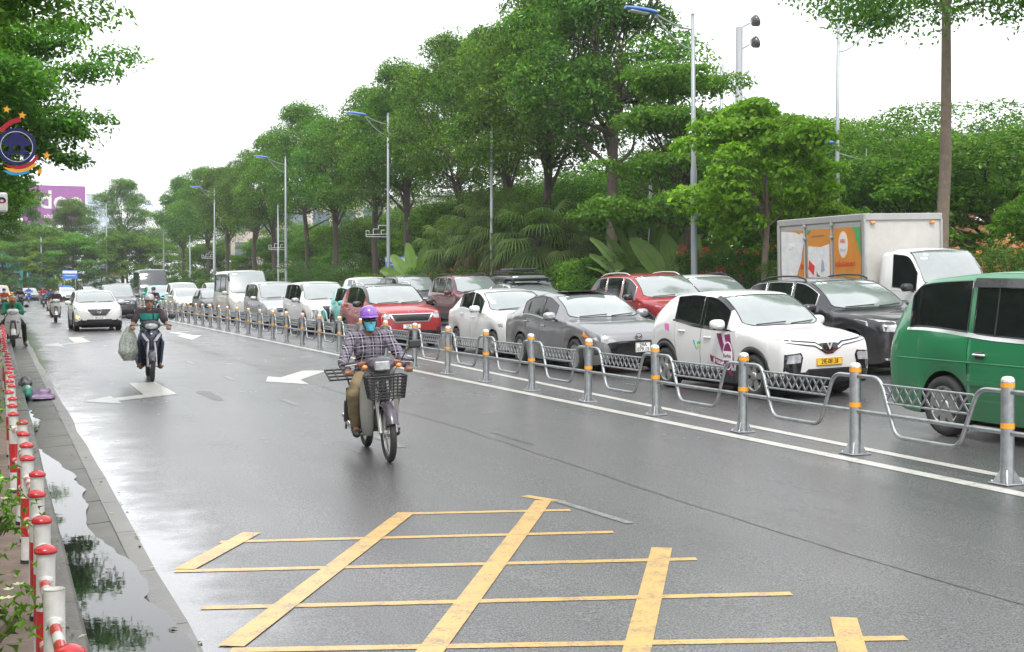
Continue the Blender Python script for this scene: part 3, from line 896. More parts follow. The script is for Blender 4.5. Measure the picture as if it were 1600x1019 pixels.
def patch(bvh, poly, plane, m, parent, name, L, off=.008, thick=.03, side=1, step=.06, label=None):
    """a fitted plate laid on the shell: outline in (x, z) for 'front'/'rear' or in (u, z) for 'side'"""
    xs = [p[0] for p in poly]; zs = [p[1] for p in poly]
    pts = []; n = len(poly)
    # boundary, refined
    for i in range(n):
        a, c = Vector(poly[i]), Vector(poly[(i + 1) % n]); k = max(1, int((c - a).length / step))
        for j in range(k): pts.append(a.lerp(c, j / k))
    nb = len(pts)
    def inside(x, z):
        c = False; j = nb - 1
        for i in range(nb):
            if (pts[i][1] > z) != (pts[j][1] > z) and x < (pts[j][0] - pts[i][0]) * (z - pts[i][1]) / (pts[j][1] - pts[i][1]) + pts[i][0]: c = not c
            j = i
        return c
    x = min(xs) + step * .5
    while x < max(xs):
        z = min(zs) + step * .5
        while z < max(zs):
            if inside(x, z) and min((Vector((x, z)) - p).length for p in pts[:nb]) > step * .4: pts.append(Vector((x, z)))
            z += step
        x += step
    out = delaunay_2d_cdt(pts, [(i, (i + 1) % nb) for i in range(nb)], [], 1, 1e-6)
    v2, f2, orig = out[0], out[2], out[3]
    P3 = []
    for v in v2:
        if plane == 'front': o, d = Vector((v[0], -L, v[1])), Vector((0, 1, 0))
        elif plane == 'rear': o, d = Vector((v[0], L, v[1])), Vector((0, -1, 0))
        else: o, d = Vector((side * 3, v[0] - L / 2, v[1])), Vector((-side, 0, 0))
        h = bvh.ray_cast(o, d)
        if h[0] is None:
            h = bvh.find_nearest(Vector((v[0], -L / 2, v[1])) if plane == 'front' else Vector((v[0], L / 2, v[1])) if plane == 'rear' else Vector((side * .85, v[0] - L / 2, v[1])))
            P3.append(h[0] - d * off)
        else: P3.append(h[0] - d * off)
    d = Vector((0, 1, 0)) if plane == 'front' else Vector((0, -1, 0)) if plane == 'rear' else Vector((-side, 0, 0))
    if name == 'inspection_sticker' and max(p.y for p in P3) - min(p.y for p in P3) > .35: return None
    b = MB(); fs = []
    for f in f2:
        A, B_, C_ = (P3[i] for i in f[:3]); nn = (B_ - A).cross(C_ - A)
        fs.append(tuple(f) if nn.dot(d) < 0 else tuple(f)[::-1])
    b.add(P3, fs, 0, True)
    bd = {}
    for f in fs:
        for a, c in zip(f, f[1:] + f[:1]): bd[(a, c)] = 1
    rim = [(a, c) for (a, c) in bd if (c, a) not in bd]
    for a, c in rim:
        b.add([P3[a], P3[c], P3[c] + d * thick, P3[a] + d * thick], [(1, 0, 3, 2)], 0, False)
    o = b.build(name, m, parent)
    if label: o['label'] = label
    return o

def licence(parent, bvh, L, x, z, w, h, txt, m, plane='front', L2=None):
    sgn = 1 if plane == 'front' else -1
    hit = [bvh.ray_cast(Vector((x + dx, -sgn * L, z + dz)), Vector((0, sgn, 0)))[0] for dx in (-w * .45, 0, w * .45) for dz in (-h * .4, h * .4)]
    ys = [q.y for q in hit if q is not None] or [-sgn * L / 2]
    y = (min(ys) if sgn > 0 else max(ys)) - sgn * .012
    o = MB().box((x, y, z), (w, .014, h), 0, .004).build('licence_plate', m, parent)
    M = frame_matrix((x, y - sgn * .0085, z), (sgn, 0, 0), (0, 0, 1))
    bd = MB(); t = .004
    for (cx, cz, ww, hh) in ((0, h / 2 - .008, w - .012, t), (0, -h / 2 + .008, w - .012, t), (w / 2 - .008, 0, t, h - .02), (-w / 2 + .008, 0, t, h - .02)):
        bd.box((x + cx, y - sgn * .0078, z + cz), (ww, .002, hh))
    bd.build('plate_border', M_INK, o)
    if isinstance(txt, str): text_on(txt, h * .88, M, M_INK, o, 'lettering', sx=min(1, w * .86 / (len(txt) * h * .52)), bold=.012)
    else:
        for k, s_ in enumerate(txt): text_on(s_, h * .50, M @ Matrix.Translation((0, h * (.22 - .44 * k), 0)), M_INK, o, 'lettering', bold=.012)
    return o

SPECS = {}
def build_car(name, label, sp, loc, rz=0., group='cars queuing on the right of the barrier', cat='car'):
    root = thing(name, label, cat, loc, rz, group)
    L = sp['L']; sh = Shell(sp); bv = sh.bvh(); paintm = sp['paint']; far = sp.get('far')
    P = lambda c, m, nm, side=None, gap=0.: (lambda b: b.build(nm, m, root) if b else None)(sh.collect(c, side, gap))
    P('body', paintm, 'body'); P('underside', M_DARKW, 'underside')
    MB().box((0, sp['fo'] + sp['wb'] / 2 - L / 2, sp['zb'] - .02), (sp['W'] * .70, min(L, sp['wb'] + 1.0) if L > 2.5 else 1.2, .12), 0, .03).build('shade_slab', M_DARKW, root)  # slab added low between the wheels to block light and deepen the shadow
    P('roof', sp.get('roof'), 'roof'); P('bonnet', paintm, 'bonnet', None, .003)
    for sd in (1, -1): P('belt_trim', M_CHROME if sp.get('beltline') == 'chrome' else M_GLOSSB, 'belt_trim', sd); P('pillar', M_GLOSSB, 'pillar', sd); P('cladding', M_PLAST, 'sill_cladding', sd)
    for c, m, nm in (('windscreen', sp.get('shield', M_SHIELD), 'windscreen'), ('rear_window', M_SGLASS, 'rear_window')):
        o = P(c, m, nm)
        if o and not far:
            q = sh.seal(c, 1)
            MB().tube(q, .011, 6, closed=True).build('window_seal', M_GLOSSB, o)
    dm = []
    for sd in (1, -1):
        for k in range(len(sp['doors'])):
            b = sh.collect('door%d' % k, sd, sp.get('gap', .0055))
            if not b: continue
            d = b.build('door', paintm, root)
            a, e = sp['doors'][k]
            u = e - .10
            hz_ = sh.belt(u) - sp.get('hdz', .13)
            h = bv.ray_cast(Vector((sd * 3, u - .1 - L / 2, hz_)), Vector((-sd, 0, 0)))[0]
            if h and not far:
                hb = MB().box((h.x + sd * .022, h.y, h.z), (.022, .19, .026), 0, .009)
                hb.box((h.x + sd * .008, h.y - .07, h.z), (.03, .03, .03), 0, .006); hb.box((h.x + sd * .008, h.y + .07, h.z), (.03, .03, .03), 0, .006)
                hb.build('handle', M_CHROME if sp.get('chrome_handle') else paintm, d)
        for k in range(len(sp['wins'])):
            b = sh.collect('win%d' % k, sd)
            if not b: continue
            w = b.build('side_window', sp.get('sglass', M_SGLASS), root)
            if not far:
                q = sh.seal('win%d' % k, sd)
                MB().tube(q, .009, 5, closed=True).build('window_seal', M_CHROME if sp.get('chrome_win') else M_GLOSSB, w)
    # wheels
    ty, rm = wheel_parts(sp['r'], sp.get('tw', .205), sp.get('spokes', 7), sp.get('wstyle', 0))
    for xc in sh.axles:
        for sd in (1, -1):
            w = link('wheel', ty, root, (sd * (sp['W'] / 2 - sp.get('tw', .205) / 2 - .012), xc - L / 2, sp['r']))
            w.rotation_euler = (rnd.uniform(0, 6), 0, PI if sd < 0 else 0)
            link('rim', rm, w)
    if sp.get('clad'):
        for xc in sh.axles:
            for sd in (1, -1):
                b = MB(); ri, ro = sh.Ra - .012, sh.Ra + .055
                rows = []
                for k in range(21):
                    a = PI * (k / 20) * 1.16 - .08 * PI
                    ring = []
                    for rr, out in ((ri, -.02), (ri, .012), (lerp(ri, ro, .5), .018), (ro, .010), (ro, -.03)):
                        u = xc + rr * math.cos(a); z = max(sp['r'] + rr * math.sin(a), sp['zb'] - .01)
                        x = sh.plan(u) * .985
                        ring.append((sd * (x + out), u - L / 2, z))
                    rows.append(ring)
                b.loft(rows, closed=False, caps=False)
                b.build('wheel_arch_trim', M_PLAST, root)
    # mirrors
    for sd in (1, -1):
        u = sp['cowl'] + sp.get('mir', .52); z = sh.belt(u) + .10; x = sh.plan(u) * .95
        b = MB(); R = Matrix.Rotation(sd * .12, 3, 'Z')
        c = Vector((sd * (x + .15), u - L / 2, z))
        rings = []
        for (dy, sx_, sz_) in ((-.085, .05, .035), (-.065, .10, .066), (-.02, .122, .080), (.03, .120, .078), (.045, .112, .07)):
            rings.append([c + R @ Vector((sx_ * math.copysign(abs(math.cos(a)) ** .7, math.cos(a)), dy, sz_ * math.copysign(abs(math.sin(a)) ** .7, math.sin(a)))) for a in [2 * PI * k / 14 for k in range(14)]])
        b.loft(rings, 0)
        mm = b.build('wing_mirror', sp.get('mirror', paintm), root)
        a = MB().tube([c + Vector((-sd * .07, 0, -.05)), (sd * (x - .03), u - L / 2 - .02, z - .10)], .022, 6); a.build('mirror_arm', M_GLOSSB, mm)
        if not far and sp.get('mirror_low', True): MB().box(c + Vector((0, -.005, -.058)), (.19, .10, .035), 0, .016).build('mirror_base', M_GLOSSB, mm)
    # wipers
    if not far:
        for x0, ln in ((-.55, .55), (.08, .50)):
            q = []
            for k in range(7):
                x = sp['W'] / 1.75 * (x0 + ln * k / 6); z = sp['hz'] + .035 + .028 * k / 6
                h = bv.ray_cast(Vector((x, -L, z)), Vector((0, 1, 0)))[0]
                if h: q.append(h + Vector((0, -.02, .012)))
            if len(q) > 2: MB().tube(q, .010, 5).build('wiper', M_PLAST, root)
    # rails on the roof
    if sp.get('rails'):
        for sd in (1, -1):
            q = []
            u0, u1 = sp['wtop'] + .25, sp['xr'] - .05
            for k in range(13):
                u = lerp(u0, u1, k / 12); i = min(range(len(sh.us)), key=lambda t: abs(sh.us[t] - u)); p = Vector(sh.pt(i, 9, sd))
                q.append(Vector((p.x + sd * .005, u - L / 2, sh.deck(u) - .025 + .05 * min(1, min(k, 12 - k) / 1.5))))
            MB().tube(q, .017, 7).build('roof_rail', M_CHROME if sp['rails'] == 'chrome' else M_PLAST, root)
    # front end
    hw = sp['W'] / 2
    for it in sp.get('front', []):
        nm, poly, m = it[:3]; o = it[3] if len(it) > 3 else {}
        poly = [(x * hw, z) for x, z in poly]
        for sd in ((1, -1) if o.get('mirror') else (1,)):
            q = [(x * sd, z) for x, z in poly]
            patch(bv, q, 'front', m, root, nm, L, o.get('off', .008), o.get('thick', .03), step=o.get('step', .07 if not far else .15), label=o.get('label'))
    for it in sp.get('rearp', []):
        nm, poly, m = it[:3]; o = it[3] if len(it) > 3 else {}
        for sd in ((1, -1) if o.get('mirror') else (1,)):
            patch(bv, [(x * hw * sd, z) for x, z in poly], 'rear', m, root, nm, L, .008, .03)
    for it in sp.get('sidep', []):
        nm, poly, m = it[:3]; o = it[3] if len(it) > 3 else {}
        for sd in o.get('sides', (-1, 1)):
            patch(bv, poly, 'side', m, root, nm, L, o.get('off', .006), o.get('thick', .012), side=sd, step=o.get('step', .09))
    if sp.get('plate'):
        x, z, w, h, t, m = sp['plate']; licence(root, bv, L, x, z, w, h, t, m)
    if sp.get('sticker', True) and not far:
        for (x, z, w, h) in sp.get('stickers', ((-.62, .84, .1, .06), (-.50, .85, .07, .05))):
            zz = lerp(sp['hz'], sp['H'], z)
            patch(bv, [(x * hw - w / 2, zz - h / 2), (x * hw + w / 2, zz - h / 2), (x * hw + w / 2, zz + h / 2), (x * hw - w / 2, zz + h / 2)], 'front', M_STICK, root, 'inspection_sticker', L, .004, .003)
        # inner mirror seen through the screen is a dark patch behind the glass edge
    sp['_sh'] = sh; sp['_bv'] = bv; SPECS[root.name] = sp
    return root

def grow(b, *a): return b

# -------- outlines for front ends: x as a share of half width, z in metres
def front_std(nz, lamp=M_LENS, grille=M_GLOSSB, lo=M_PLAST, zb=.2, chrome=True, bigg=1.0):
    f = [('headlight', [(.52, nz - .17), (.60, nz - .07), (.90, nz - .02), (.955, nz - .06), (.94, nz - .17), (.75, nz - .22)], lamp, {'mirror': 1}),
         ('grille', [(-.46, nz - .08), (.46, nz - .08), (.40, nz - .10 - .14 * bigg), (-.40, nz - .10 - .14 * bigg)], grille, {'off': .006}),
         ('lower_intake', [(-.62, zb + .22), (.62, zb + .22), (.56, zb + .07), (-.56, zb + .07)], lo, {}),
         ('fog_light', [(.70, zb + .20), (.86, zb + .25), (.86, zb + .14), (.72, zb + .12)], M_LENSD, {'mirror': 1})]
    if chrome:
        f.append(('grille_bar', [(-.45, nz - .075), (.45, nz - .075), (.445, nz - .10), (-.445, nz - .10)], M_CHROME, {'off': .016}))
        f.append(('grille_bar', [(-.42, nz - .165), (.42, nz - .165), (.415, nz - .185), (-.415, nz - .185)], M_CHROME, {'off': .016}))
    return f

def emblem_disc(root, sp, z, r, shape, m=M_CHROME):
    h = sp['_bv'].ray_cast(Vector((0, -sp['L'], z)), Vector((0, 1, 0)))[0]
    if h is None: return
    b = MB(); M = frame_matrix((0, h.y - .028, z), (1, 0, 0), (0, 0, 1))
    if shape == 'wing':
        b.tube([M @ Vector((r * math.cos(a) * 1.15, r * math.sin(a), 0)) for a in [2 * PI * k / 24 for k in range(24)]], r * .10, 6, closed=True)
        for sd in (1, -1):
            b.prism([(0, -r * .45), (sd * r * .35, r * .05), (sd * r * 1.05, r * .35), (sd * r * .9, r * .0), (sd * r * .35, -r * .28)], .012, M)
    elif shape == 'vee':
        m = M_WHT
        for sd in (1, -1):
            b.prism([(0, -r * .8), (sd * r * .85, r * .8), (sd * r * .5, r * .8), (0, -r * .2)], .012, M)
    elif shape == 'star':
        b.tube([M @ Vector((r * math.cos(a), r * math.sin(a), 0)) for a in [2 * PI * k / 24 for k in range(24)]], r * .10, 6, closed=True)
        for k in range(3):
            a = PI / 2 + k * 2 * PI / 3
            b.prism([(r * .95 * math.cos(a), r * .95 * math.sin(a)), (r * .16 * math.cos(a + 1.05), r * .16 * math.sin(a + 1.05)), (0, 0), (r * .16 * math.cos(a - 1.05), r * .16 * math.sin(a - 1.05))], .012, M)
    elif shape == 'oval':
        b.tube([M @ Vector((r * 1.35 * math.cos(a), r * .9 * math.sin(a), 0)) for a in [2 * PI * k / 24 for k in range(24)]], r * .12, 6, closed=True)
        b.tube([M @ Vector((r * .5 * math.cos(a), r * .8 * math.sin(a), 0)) for a in [2 * PI * k / 20 for k in range(20)]], r * .10, 6, closed=True)
    b.build('emblem', m, root)
def at(lat, front, L, rz=0):
    """ground point of a vehicle of length L whose nose is at `front` metres along the road"""
    y = front + L / 2
    return (lat, y, zg(lat))
SLOPE = math.atan(.028)
def settle(o, lat):
    o.rotation_euler[1] = -math.atan(.028 if lat > 8 else .015)

# ---- 1 white small electric taxi with maroon stripes (lane beside the barrier)
sp = dict(L=3.92, W=1.70, H=1.57, wb=2.51, fo=.76, r=.325, zb=.19, nose=.90, hz=1.02, cowl=.98, wtop=1.74, xr=3.12, xg=3.80, tz=1.06, bz=.98, kick=.06, paint=P_WHITE, clad=True, ds=.05,
          doors=[(1.22, 2.16), (2.17, 2.92)], wins=[(1.36, 2.12), (2.22, 2.98)], pillar=True, beltline=True, spokes=5, wstyle=1, mirror=P_WHITE, wr=.77,
          pl=(.80, .90, .95, .98), stickers=((-.58, .84, .11, .07), (-.44, .85, .10, .07)),
          front=[('headlight_housing', [(.56, .62), (.60, .69), (.90, .67), (.915, .43), (.62, .40)], M_GLOSSB, {'mirror': 1}),
                 ('headlight', [(.60, .64), (.64, .67), (.85, .655), (.88, .54), (.62, .55)], M_LENS, {'mirror': 1, 'off': .016}),
                 ('bumper_trim', [(-.93, .40), (-.52, .40), (-.45, .45), (.45, .45), (.52, .40), (.93, .40), (.92, .25), (.6, .23), (-.6, .23), (-.92, .25)], M_PLAST, {}),
                 ('lower_intake', [(-.45, .43), (.45, .43), (.4, .33), (-.4, .33)], M_DARKW, {'off': .014}),
                 ('light_bar', [(.06, .725), (.12, .755), (.28, .835), (.86, .885), (.90, .895), (.90, .865), (.86, .835), (.30, .765), (.14, .695), (.08, .66), (.0, .655), (.0, .69)], M_GLOSSB, {'mirror': 1, 'off': .010}), ('light_bar', [(.08, .705), (.13, .735), (.29, .812), (.86, .862), (.89, .862), (.86, .842), (.30, .785), (.14, .71), (.09, .675), (0, .668), (0, .682)], M_CHROME, {'mirror': 1, 'off': .018}),
                 ('grille', [(-.13, .815), (.13, .815), (.24, .80), (.05, .70), (-.05, .70), (-.24, .80)], M_GLOSSB, {'off': .011})],
          sidep=[], plate=(0, .545, .47, .11, '29E-081.58', M_PLATEY))
car1 = build_car('taxi_car', 'white taxi with maroon door stripes and yellow number plate, beside the barrier', sp, at(10.66, 14.72, 3.92), .06); car1['category'] = 'taxi'; settle(car1, 10.6); car1.scale = (.95, .92, .97)
emblem_disc(car1, sp, .765, .06, 'vee')
M_MAR = mat('maroon_sticker', (.20, .012, .10), .35, coat=.5); M_STW = mat('white_sticker', (.76, .76, .75), .4)
M_PINK = mat('pink_sticker', (.62, .16, .42), .35)
bv = sp['_bv']
sl = sp['_sh']
for nm, poly, m, off in [('door_stripe', [(1.74, .93), (1.62, .93), (1.36, .52), (1.30, .30), (1.38, .30), (1.48, .52)], M_MAR, .006),
                         ('door_stripe', [(1.52, .91), (1.38, .93), (1.26, .66), (1.25, .42), (1.30, .48)], M_MAR, .006),
                         ('door_stripe', [(1.90, .60), (1.88, .50), (1.46, .40), (1.44, .50)], M_MAR, .006),
                         ('door_roundel', [(1.41 + .135 * math.cos(a), .60 + .215 * math.sin(a)) for a in [2 * PI * k / 20 for k in range(20)]], M_STW, .009),
                         ('door_roundel', [(1.41 + .115 * math.cos(a), .60 + .195 * math.sin(a)) for a in [2 * PI * k / 20 for k in range(20)]], M_MAR, .0115),
                         ('roundel_band', [(1.53, .67), (1.53, .53), (1.29, .53), (1.29, .67)], M_STW, .0135),
                         ('quarter_sticker', [(3.30, 1.04), (3.26, .95), (3.12, .93), (3.14, 1.04)], M_PINK, .006)]:
    patch(bv, poly, 'side', m, car1, nm, 3.97, off, .005, side=-1, step=.08)
def side_text(root, bv, L, u, z, txt, size, m, side=-1, off=.016, sx=1., bold=0., tilt=0.):
    h = bv.ray_cast(Vector((side * 3, u - L / 2, z)), Vector((-side, 0, 0)))[0]
    M = frame_matrix(h + Vector((side * off, 0, 0)), (0, side, 0), (0, 0, 1))
    text_on(txt, size, M @ Matrix.Rotation(tilt, 4, 'Z'), m, root, 'lettering', sx, bold)
side_text(car1, bv, 3.97, 1.41, .60, 'Barhia', .085, M_MAR)
side_text(car1, bv, 3.97, 1.66, .50, '\u260E 19.630.680', .075, M_STW, sx=.62, tilt=-.18)
M_LOGO = mat('turquoise_sticker', (.03, .42, .38), .35); M_LOGO2 = mat('lime_sticker', (.55, .62, .12), .35)
patch(bv, [(2.40, .80), (2.36, .80), (2.30, .68), (2.28, .68), (2.20, .80), (2.24, .80), (2.29, .72), (2.33, .66), (2.35, .66)][::1][:4] + [(2.30, .66)], 'side', M_LOGO, car1, 'door_logo', 3.97, .006, .004, side=-1)
patch(bv, [(2.27, .78), (2.16, .80), (2.18, .77), (2.27, .75)], 'side', M_LOGO, car1, 'door_logo', 3.97, .006, .004, side=-1)
patch(bv, [(2.27, .73), (2.16, .75), (2.18, .71), (2.28, .69)], 'side', M_LOGO2, car1, 'door_logo', 3.97, .006, .004, side=-1)
# panes stay shut and opaque; near-black colour stands in for the dark cabin
for o in list(car1.children):
    if o.name.startswith('side_window'): o.data.materials[0] = mat('cabin_dark_glass', (.010, .011, .012), .03, ior=1.45)

# ---- 2 grey sedan
nz = .73
sp = dict(L=4.58, W=1.76, H=1.47, wb=2.64, fo=.92, r=.315, zb=.17, nose=nz + .02, hz=.97, cowl=1.20, wtop=2.08, xr=3.12, xg=4.02, tz=1.06, bz=.94, kick=.04, sedan=True, paint=P_GREY, ds=.05, bow=.16,
          doors=[(1.45, 2.50), (2.51, 3.36)], wins=[(1.72, 2.44), (2.50, 3.40)], pillar=False, spokes=10, wstyle=0, pl=(.62, .78, .88, .965), wr=.74,
          front=[('headlight', [(.50, .60), (.62, .655), (.86, .76), (.985, .80), (.975, .70), (.86, .60), (.70, .565)], M_LENS, {'mirror': 1}),
                 ('indicator', [(.90, .775), (.988, .80), (.985, .70), (.93, .65)], M_AMBER, {'mirror': 1, 'off': .013}),
                 ('grille', [(-.68, .545), (-.4, .575), (.4, .575), (.68, .545), (.60, .36), (.40, .275), (-.40, .275), (-.60, .36)], M_GLOSSB, {}),
                 ('grille_bar', [(-.70, .565), (-.4, .60), (.4, .60), (.70, .565), (.66, .535), (.4, .565), (-.4, .565), (-.66, .535)], M_GLOSSB, {'off': .022}),
                 ('fog_light', [(.76, .42), (.90, .47), (.90, .36), (.78, .33)], M_PLAST, {'mirror': 1}),
                 ('lower_lip', [(-.62, .245), (.62, .245), (.58, .20), (-.58, .20)], M_PLAST, {})],
          plate=(.08, .475, .30, .18, ('29A', '079.15'), M_PLATEW), chrome_handle=False, mirror=P_SILVER)
c = build_car('sedan_car', 'grey metallic sedan with a black oval grille, behind the striped taxi', sp, at(10.7, 20.45, 4.58), .0); settle(c, 10.5)
emblem_disc(c, sp, .665, .055, 'wing', M_GLOSSB)
sr = MB().box((0, .12, 1.474), (.85, .62, .012), 0, .005).build('sunroof', M_GLOSSB, c)

# ---- 3 small white saloon
sp = dict(L=3.99, W=1.66, H=1.51, wb=2.42, fo=.80, r=.29, zb=.17, nose=.80, hz=1.0, cowl=.98, wtop=1.72, xr=2.75, xg=3.55, tz=1.06, bz=.98, kick=.04, sedan=True, paint=P_WHITE, ds=.06,
          doors=[(1.20, 2.12), (2.13, 2.86)], wins=[(1.36, 2.06), (2.14, 2.92)], spokes=8, front=front_std(.80), plate=(0, .45, .47, .11, '30F-481.27', M_PLATEW), wr=.76, chrome_handle=True,
          stickers=((-.70, .62, .07, .14), (-.66, .42, .11, .08)))
c = build_car('saloon_car', 'small white saloon with green stickers on its windscreen', sp, at(11.0, 25.7, 3.99)); settle(c, 10.8)

# ---- 4 red compact SUV with dark roof
sp = dict(L=4.35, W=1.80, H=1.66, wb=2.61, fo=.85, r=.34, zb=.2, nose=.96, hz=1.10, cowl=1.10, wtop=1.90, xr=3.45, xg=4.18, tz=1.12, bz=1.04, kick=.03, paint=P_RED, roof=P_BLACK, pillar=True, clad=True, ds=.06,
          doors=[(1.36, 2.34), (2.35, 3.18)], wins=[(1.50, 2.28), (2.38, 3.26)], rails='chrome', spokes=5, mirror=P_BLACK, pl=(.80, .89, .94, .975), wr=.77,
          front=[('grille_frame', [(-.66, .88), (.66, .88), (.52, .66), (-.52, .66)], M_CHROME, {}),
                 ('grille', [(-.60, .865), (.60, .865), (.48, .685), (-.48, .685)], M_GLOSSB, {'off': .016}),
                 ('headlight', [(.62, .88), (.70, .93), (.96, .93), (.975, .80), (.80, .74), (.66, .76)], M_LENS, {'mirror': 1}),
                 ('lower_intake', [(-.60, .44), (.60, .44), (.55, .28), (-.55, .28)], M_PLAST, {}), ('skid_plate', [(-.5, .30), (.5, .30), (.45, .22), (-.45, .22)], M_ALLOY, {}),
                 ('fog_light', [(.72, .50), (.92, .55), (.92, .40), (.78, .38)], M_PLAST, {'mirror': 1})],
          plate=(0, .55, .47, .11, '22A-213.40', M_PLATEW))
c = build_car('compact_suv', 'bright red compact SUV with a black roof, behind the small white saloon', sp, at(9.95, 31.6, 4.35)); settle(c, 10.2)
h = sp['_bv'].ray_cast(Vector((0, -5, .925)), Vector((0, 1, 0)))[0]
text_on('KIA', .10, frame_matrix((0, h.y - .02, .925), (1, 0, 0), (0, 0, 1)), M_CHROME, c, 'emblem', sx=1.2)

# ---- 5 turquoise hatch mostly behind it
sp = dict(L=3.97, W=1.73, H=1.6, wb=2.51, fo=.76, r=.325, zb=.19, nose=.90, hz=1.02, cowl=.98, wtop=1.74, xr=3.12, xg=3.80, tz=1.06, bz=.98, kick=.06, paint=P_TEAL, clad=True, ds=.08,
          doors=[(1.22, 2.16), (2.17, 2.92)], wins=[(1.36, 2.12), (2.22, 2.98)], pillar=True, spokes=5, wr=.77, front=front_std(.9), plate=(0, .5, .47, .11, '29E-114.36', M_PLATEY))
c = build_car('taxi_car', 'turquoise hatchback taxi half hidden behind the bright red SUV', sp, at(10.75, 36.6, 3.97), cat='taxi'); settle(c, 10.7)

# ---- 6 white crossover MPV
sp = dict(L=4.6, W=1.76, H=1.74, wb=2.775, fo=.87, r=.33, zb=.2, nose=.96, hz=1.10, cowl=1.02, wtop=1.95, xr=3.95, xg=4.45, tz=1.12, bz=1.04, kick=.04, paint=P_WHITE, pillar=True, ds=.07, clad=True,
          doors=[(1.36, 2.36), (2.37, 3.28)], wins=[(1.52, 2.32), (2.40, 3.24), (3.30, 3.95)], spokes=6, pl=(.80, .89, .94, .975), mirror=P_SILVER,
          front=[('grille', [(-.5, .93), (.5, .93), (.34, .74), (.30, .50), (-.30, .50), (-.34, .74)], M_GLOSSB, {}),
                 ('grille_wing', [(.50, .94), (.62, .94), (.56, .74), (.44, .44), (.34, .44), (.40, .72)], M_CHROME, {'mirror': 1, 'off': .015}),
                 ('headlight', [(.64, .76), (.70, .84), (.95, .80), (.96, .54), (.72, .50)], M_LENSD, {'mirror': 1}),
                 ('daylight_lamp', [(.56, .955), (.93, .965), (.95, .93), (.60, .92)], M_LENS, {'mirror': 1}),
                 ('lower_intake', [(-.62, .40), (.62, .40), (.56, .25), (-.56, .25)], M_PLAST, {})],
          plate=(0, .44, .47, .11, '30G-652.18', M_PLATEW))
c = build_car('people_carrier', 'white people carrier with dark stacked headlights, behind the turquoise taxi', sp, at(10.3, 41.0, 4.6)); settle(c, 10.3)

# ---- 7 silver MPV
def innova(paint, far=False, **kw):
    d = dict(L=4.58, W=1.78, H=1.76, wb=2.75, fo=.85, r=.325, zb=.2, nose=.84, hz=1.08, cowl=.98, wtop=1.90, xr=4.0, xg=4.46, tz=1.16, bz=1.03, kick=.05, paint=paint, ds=.05 if not far else .07, crease=.55,
             doors=[(1.30, 2.30), (2.31, 3.22)], wins=[(1.52, 2.24), (2.36, 3.16), (3.24, 4.16)], spokes=7, pl=(.70, .84, .92, .97), rear=(.99, .955, .87), wr=.82, front=front_std(.84, bigg=1.1), chrome_handle=True, hdz=.17,
             rearp=[('tail_light', [(.66, .80), (.84, .80), (.80, 1.14), (.66, 1.14)], M_TAIL, {'mirror': 1}), ('rear_bumper', [(-.9, .52), (.9, .52), (.9, .40), (-.9, .40)], M_PLAST, {})])
    d.update(kw); return d
sp = innova(P_SILVER, True, plate=(0, .5, .47, .11, '29A-506.44', M_PLATEW))
c = build_car('people_carrier', 'silver people carrier with a chrome barred grille, in front of the cream minibus', sp, at(10.35, 48.8, 4.58)); settle(c, 10.5)

# ---- 8 cream minibus
sp = dict(L=5.38, W=1.90, H=2.28, wb=3.11, fo=.95, r=.335, zb=.22, nose=1.02, hz=1.24, cowl=.62, wtop=1.38, xr=5.0, xg=5.28, tz=1.25, bz=1.20, paint=P_PEARL, ds=.09, wr=.86, mir=.35, bow=.12,
          doors=[(.95, 1.75), (2.0, 3.1)], wins=[(1.05, 1.72), (1.85, 3.15), (3.22, 4.95)], pillar=True, spokes=8, pl=(.80, .90, .95, .985), rear=(.99, .97, .92),
          front=front_std(1.02, bigg=.9), plate=(0, .5, .47, .11, '29F-021.73', M_PLATEW))
c = build_car('minibus', 'cream high roofed minibus in the queue beside the barrier', sp, at(10.5, 56.6, 5.38), cat='minibus'); settle(c, 10.7)

# ---- further back in the lane
def plain(paint, L=4.4, W=1.73, H=1.48, sed=True, **kw):
    d = dict(L=L, W=W, H=H, wb=L * .585, fo=.86, r=.31, zb=.18, nose=.78 if sed else .92, hz=.97 if sed else 1.06, cowl=1.1, wtop=1.95, xr=3.05 if sed else L - .95, xg=3.9 if sed else L - .15, tz=1.05, bz=.95 if sed else 1.02,
             sedan=sed, paint=paint, ds=.10, far=True, doors=[(1.36, 2.36), (2.37, 3.22)], wins=[(1.56, 2.32), (2.42, 3.24)], spokes=7, front=front_std(.78 if sed else .92))
    d.update(kw); return d
c = build_car('sedan_car', 'black sedan between the cream minibus and the beige sedan', plain(P_BLACK), at(10.2, 63.5, 4.4)); settle(c, 10.2)
c = build_car('sedan_car', 'beige sedan directly behind the black sedan in the queue', plain(P_PEARL), at(9.75, 70.0, 4.4)); settle(c, 9.8)
c = build_car('family_suv', 'white SUV rising behind the beige sedan', plain(P_WHITE, 4.7, 1.86, 1.78, False, r=.36), at(10.6, 78.0, 4.7)); settle(c, 10.6)
c = build_car('taxi_car', 'turquoise taxi in front of the tall dark grey van', plain(P_TEAL, 4.3, 1.79, 1.62, False, r=.33), at(9.9, 84.5, 4.3), cat='taxi'); settle(c, 9.9)
sp = dict(L=5.9, W=2.05, H=2.75, wb=3.6, fo=1.0, r=.35, zb=.25, nose=1.10, hz=1.36, cowl=.95, wtop=1.72, xr=5.6, xg=5.82, tz=1.4, bz=1.30, paint=P_DGREY, shield=mat('dark_windscreen_glass', (.05, .055, .06), .1, coat=.5), ds=.12, far=True, wr=.87, mir=.45,
          doors=[(1.2, 2.1)], wins=[(1.4, 2.05), (2.3, 3.6), (3.7, 5.3)], pillar=True, spokes=8, pl=(.80, .90, .95, .985), rear=(.99, .97, .92), front=front_std(1.10))
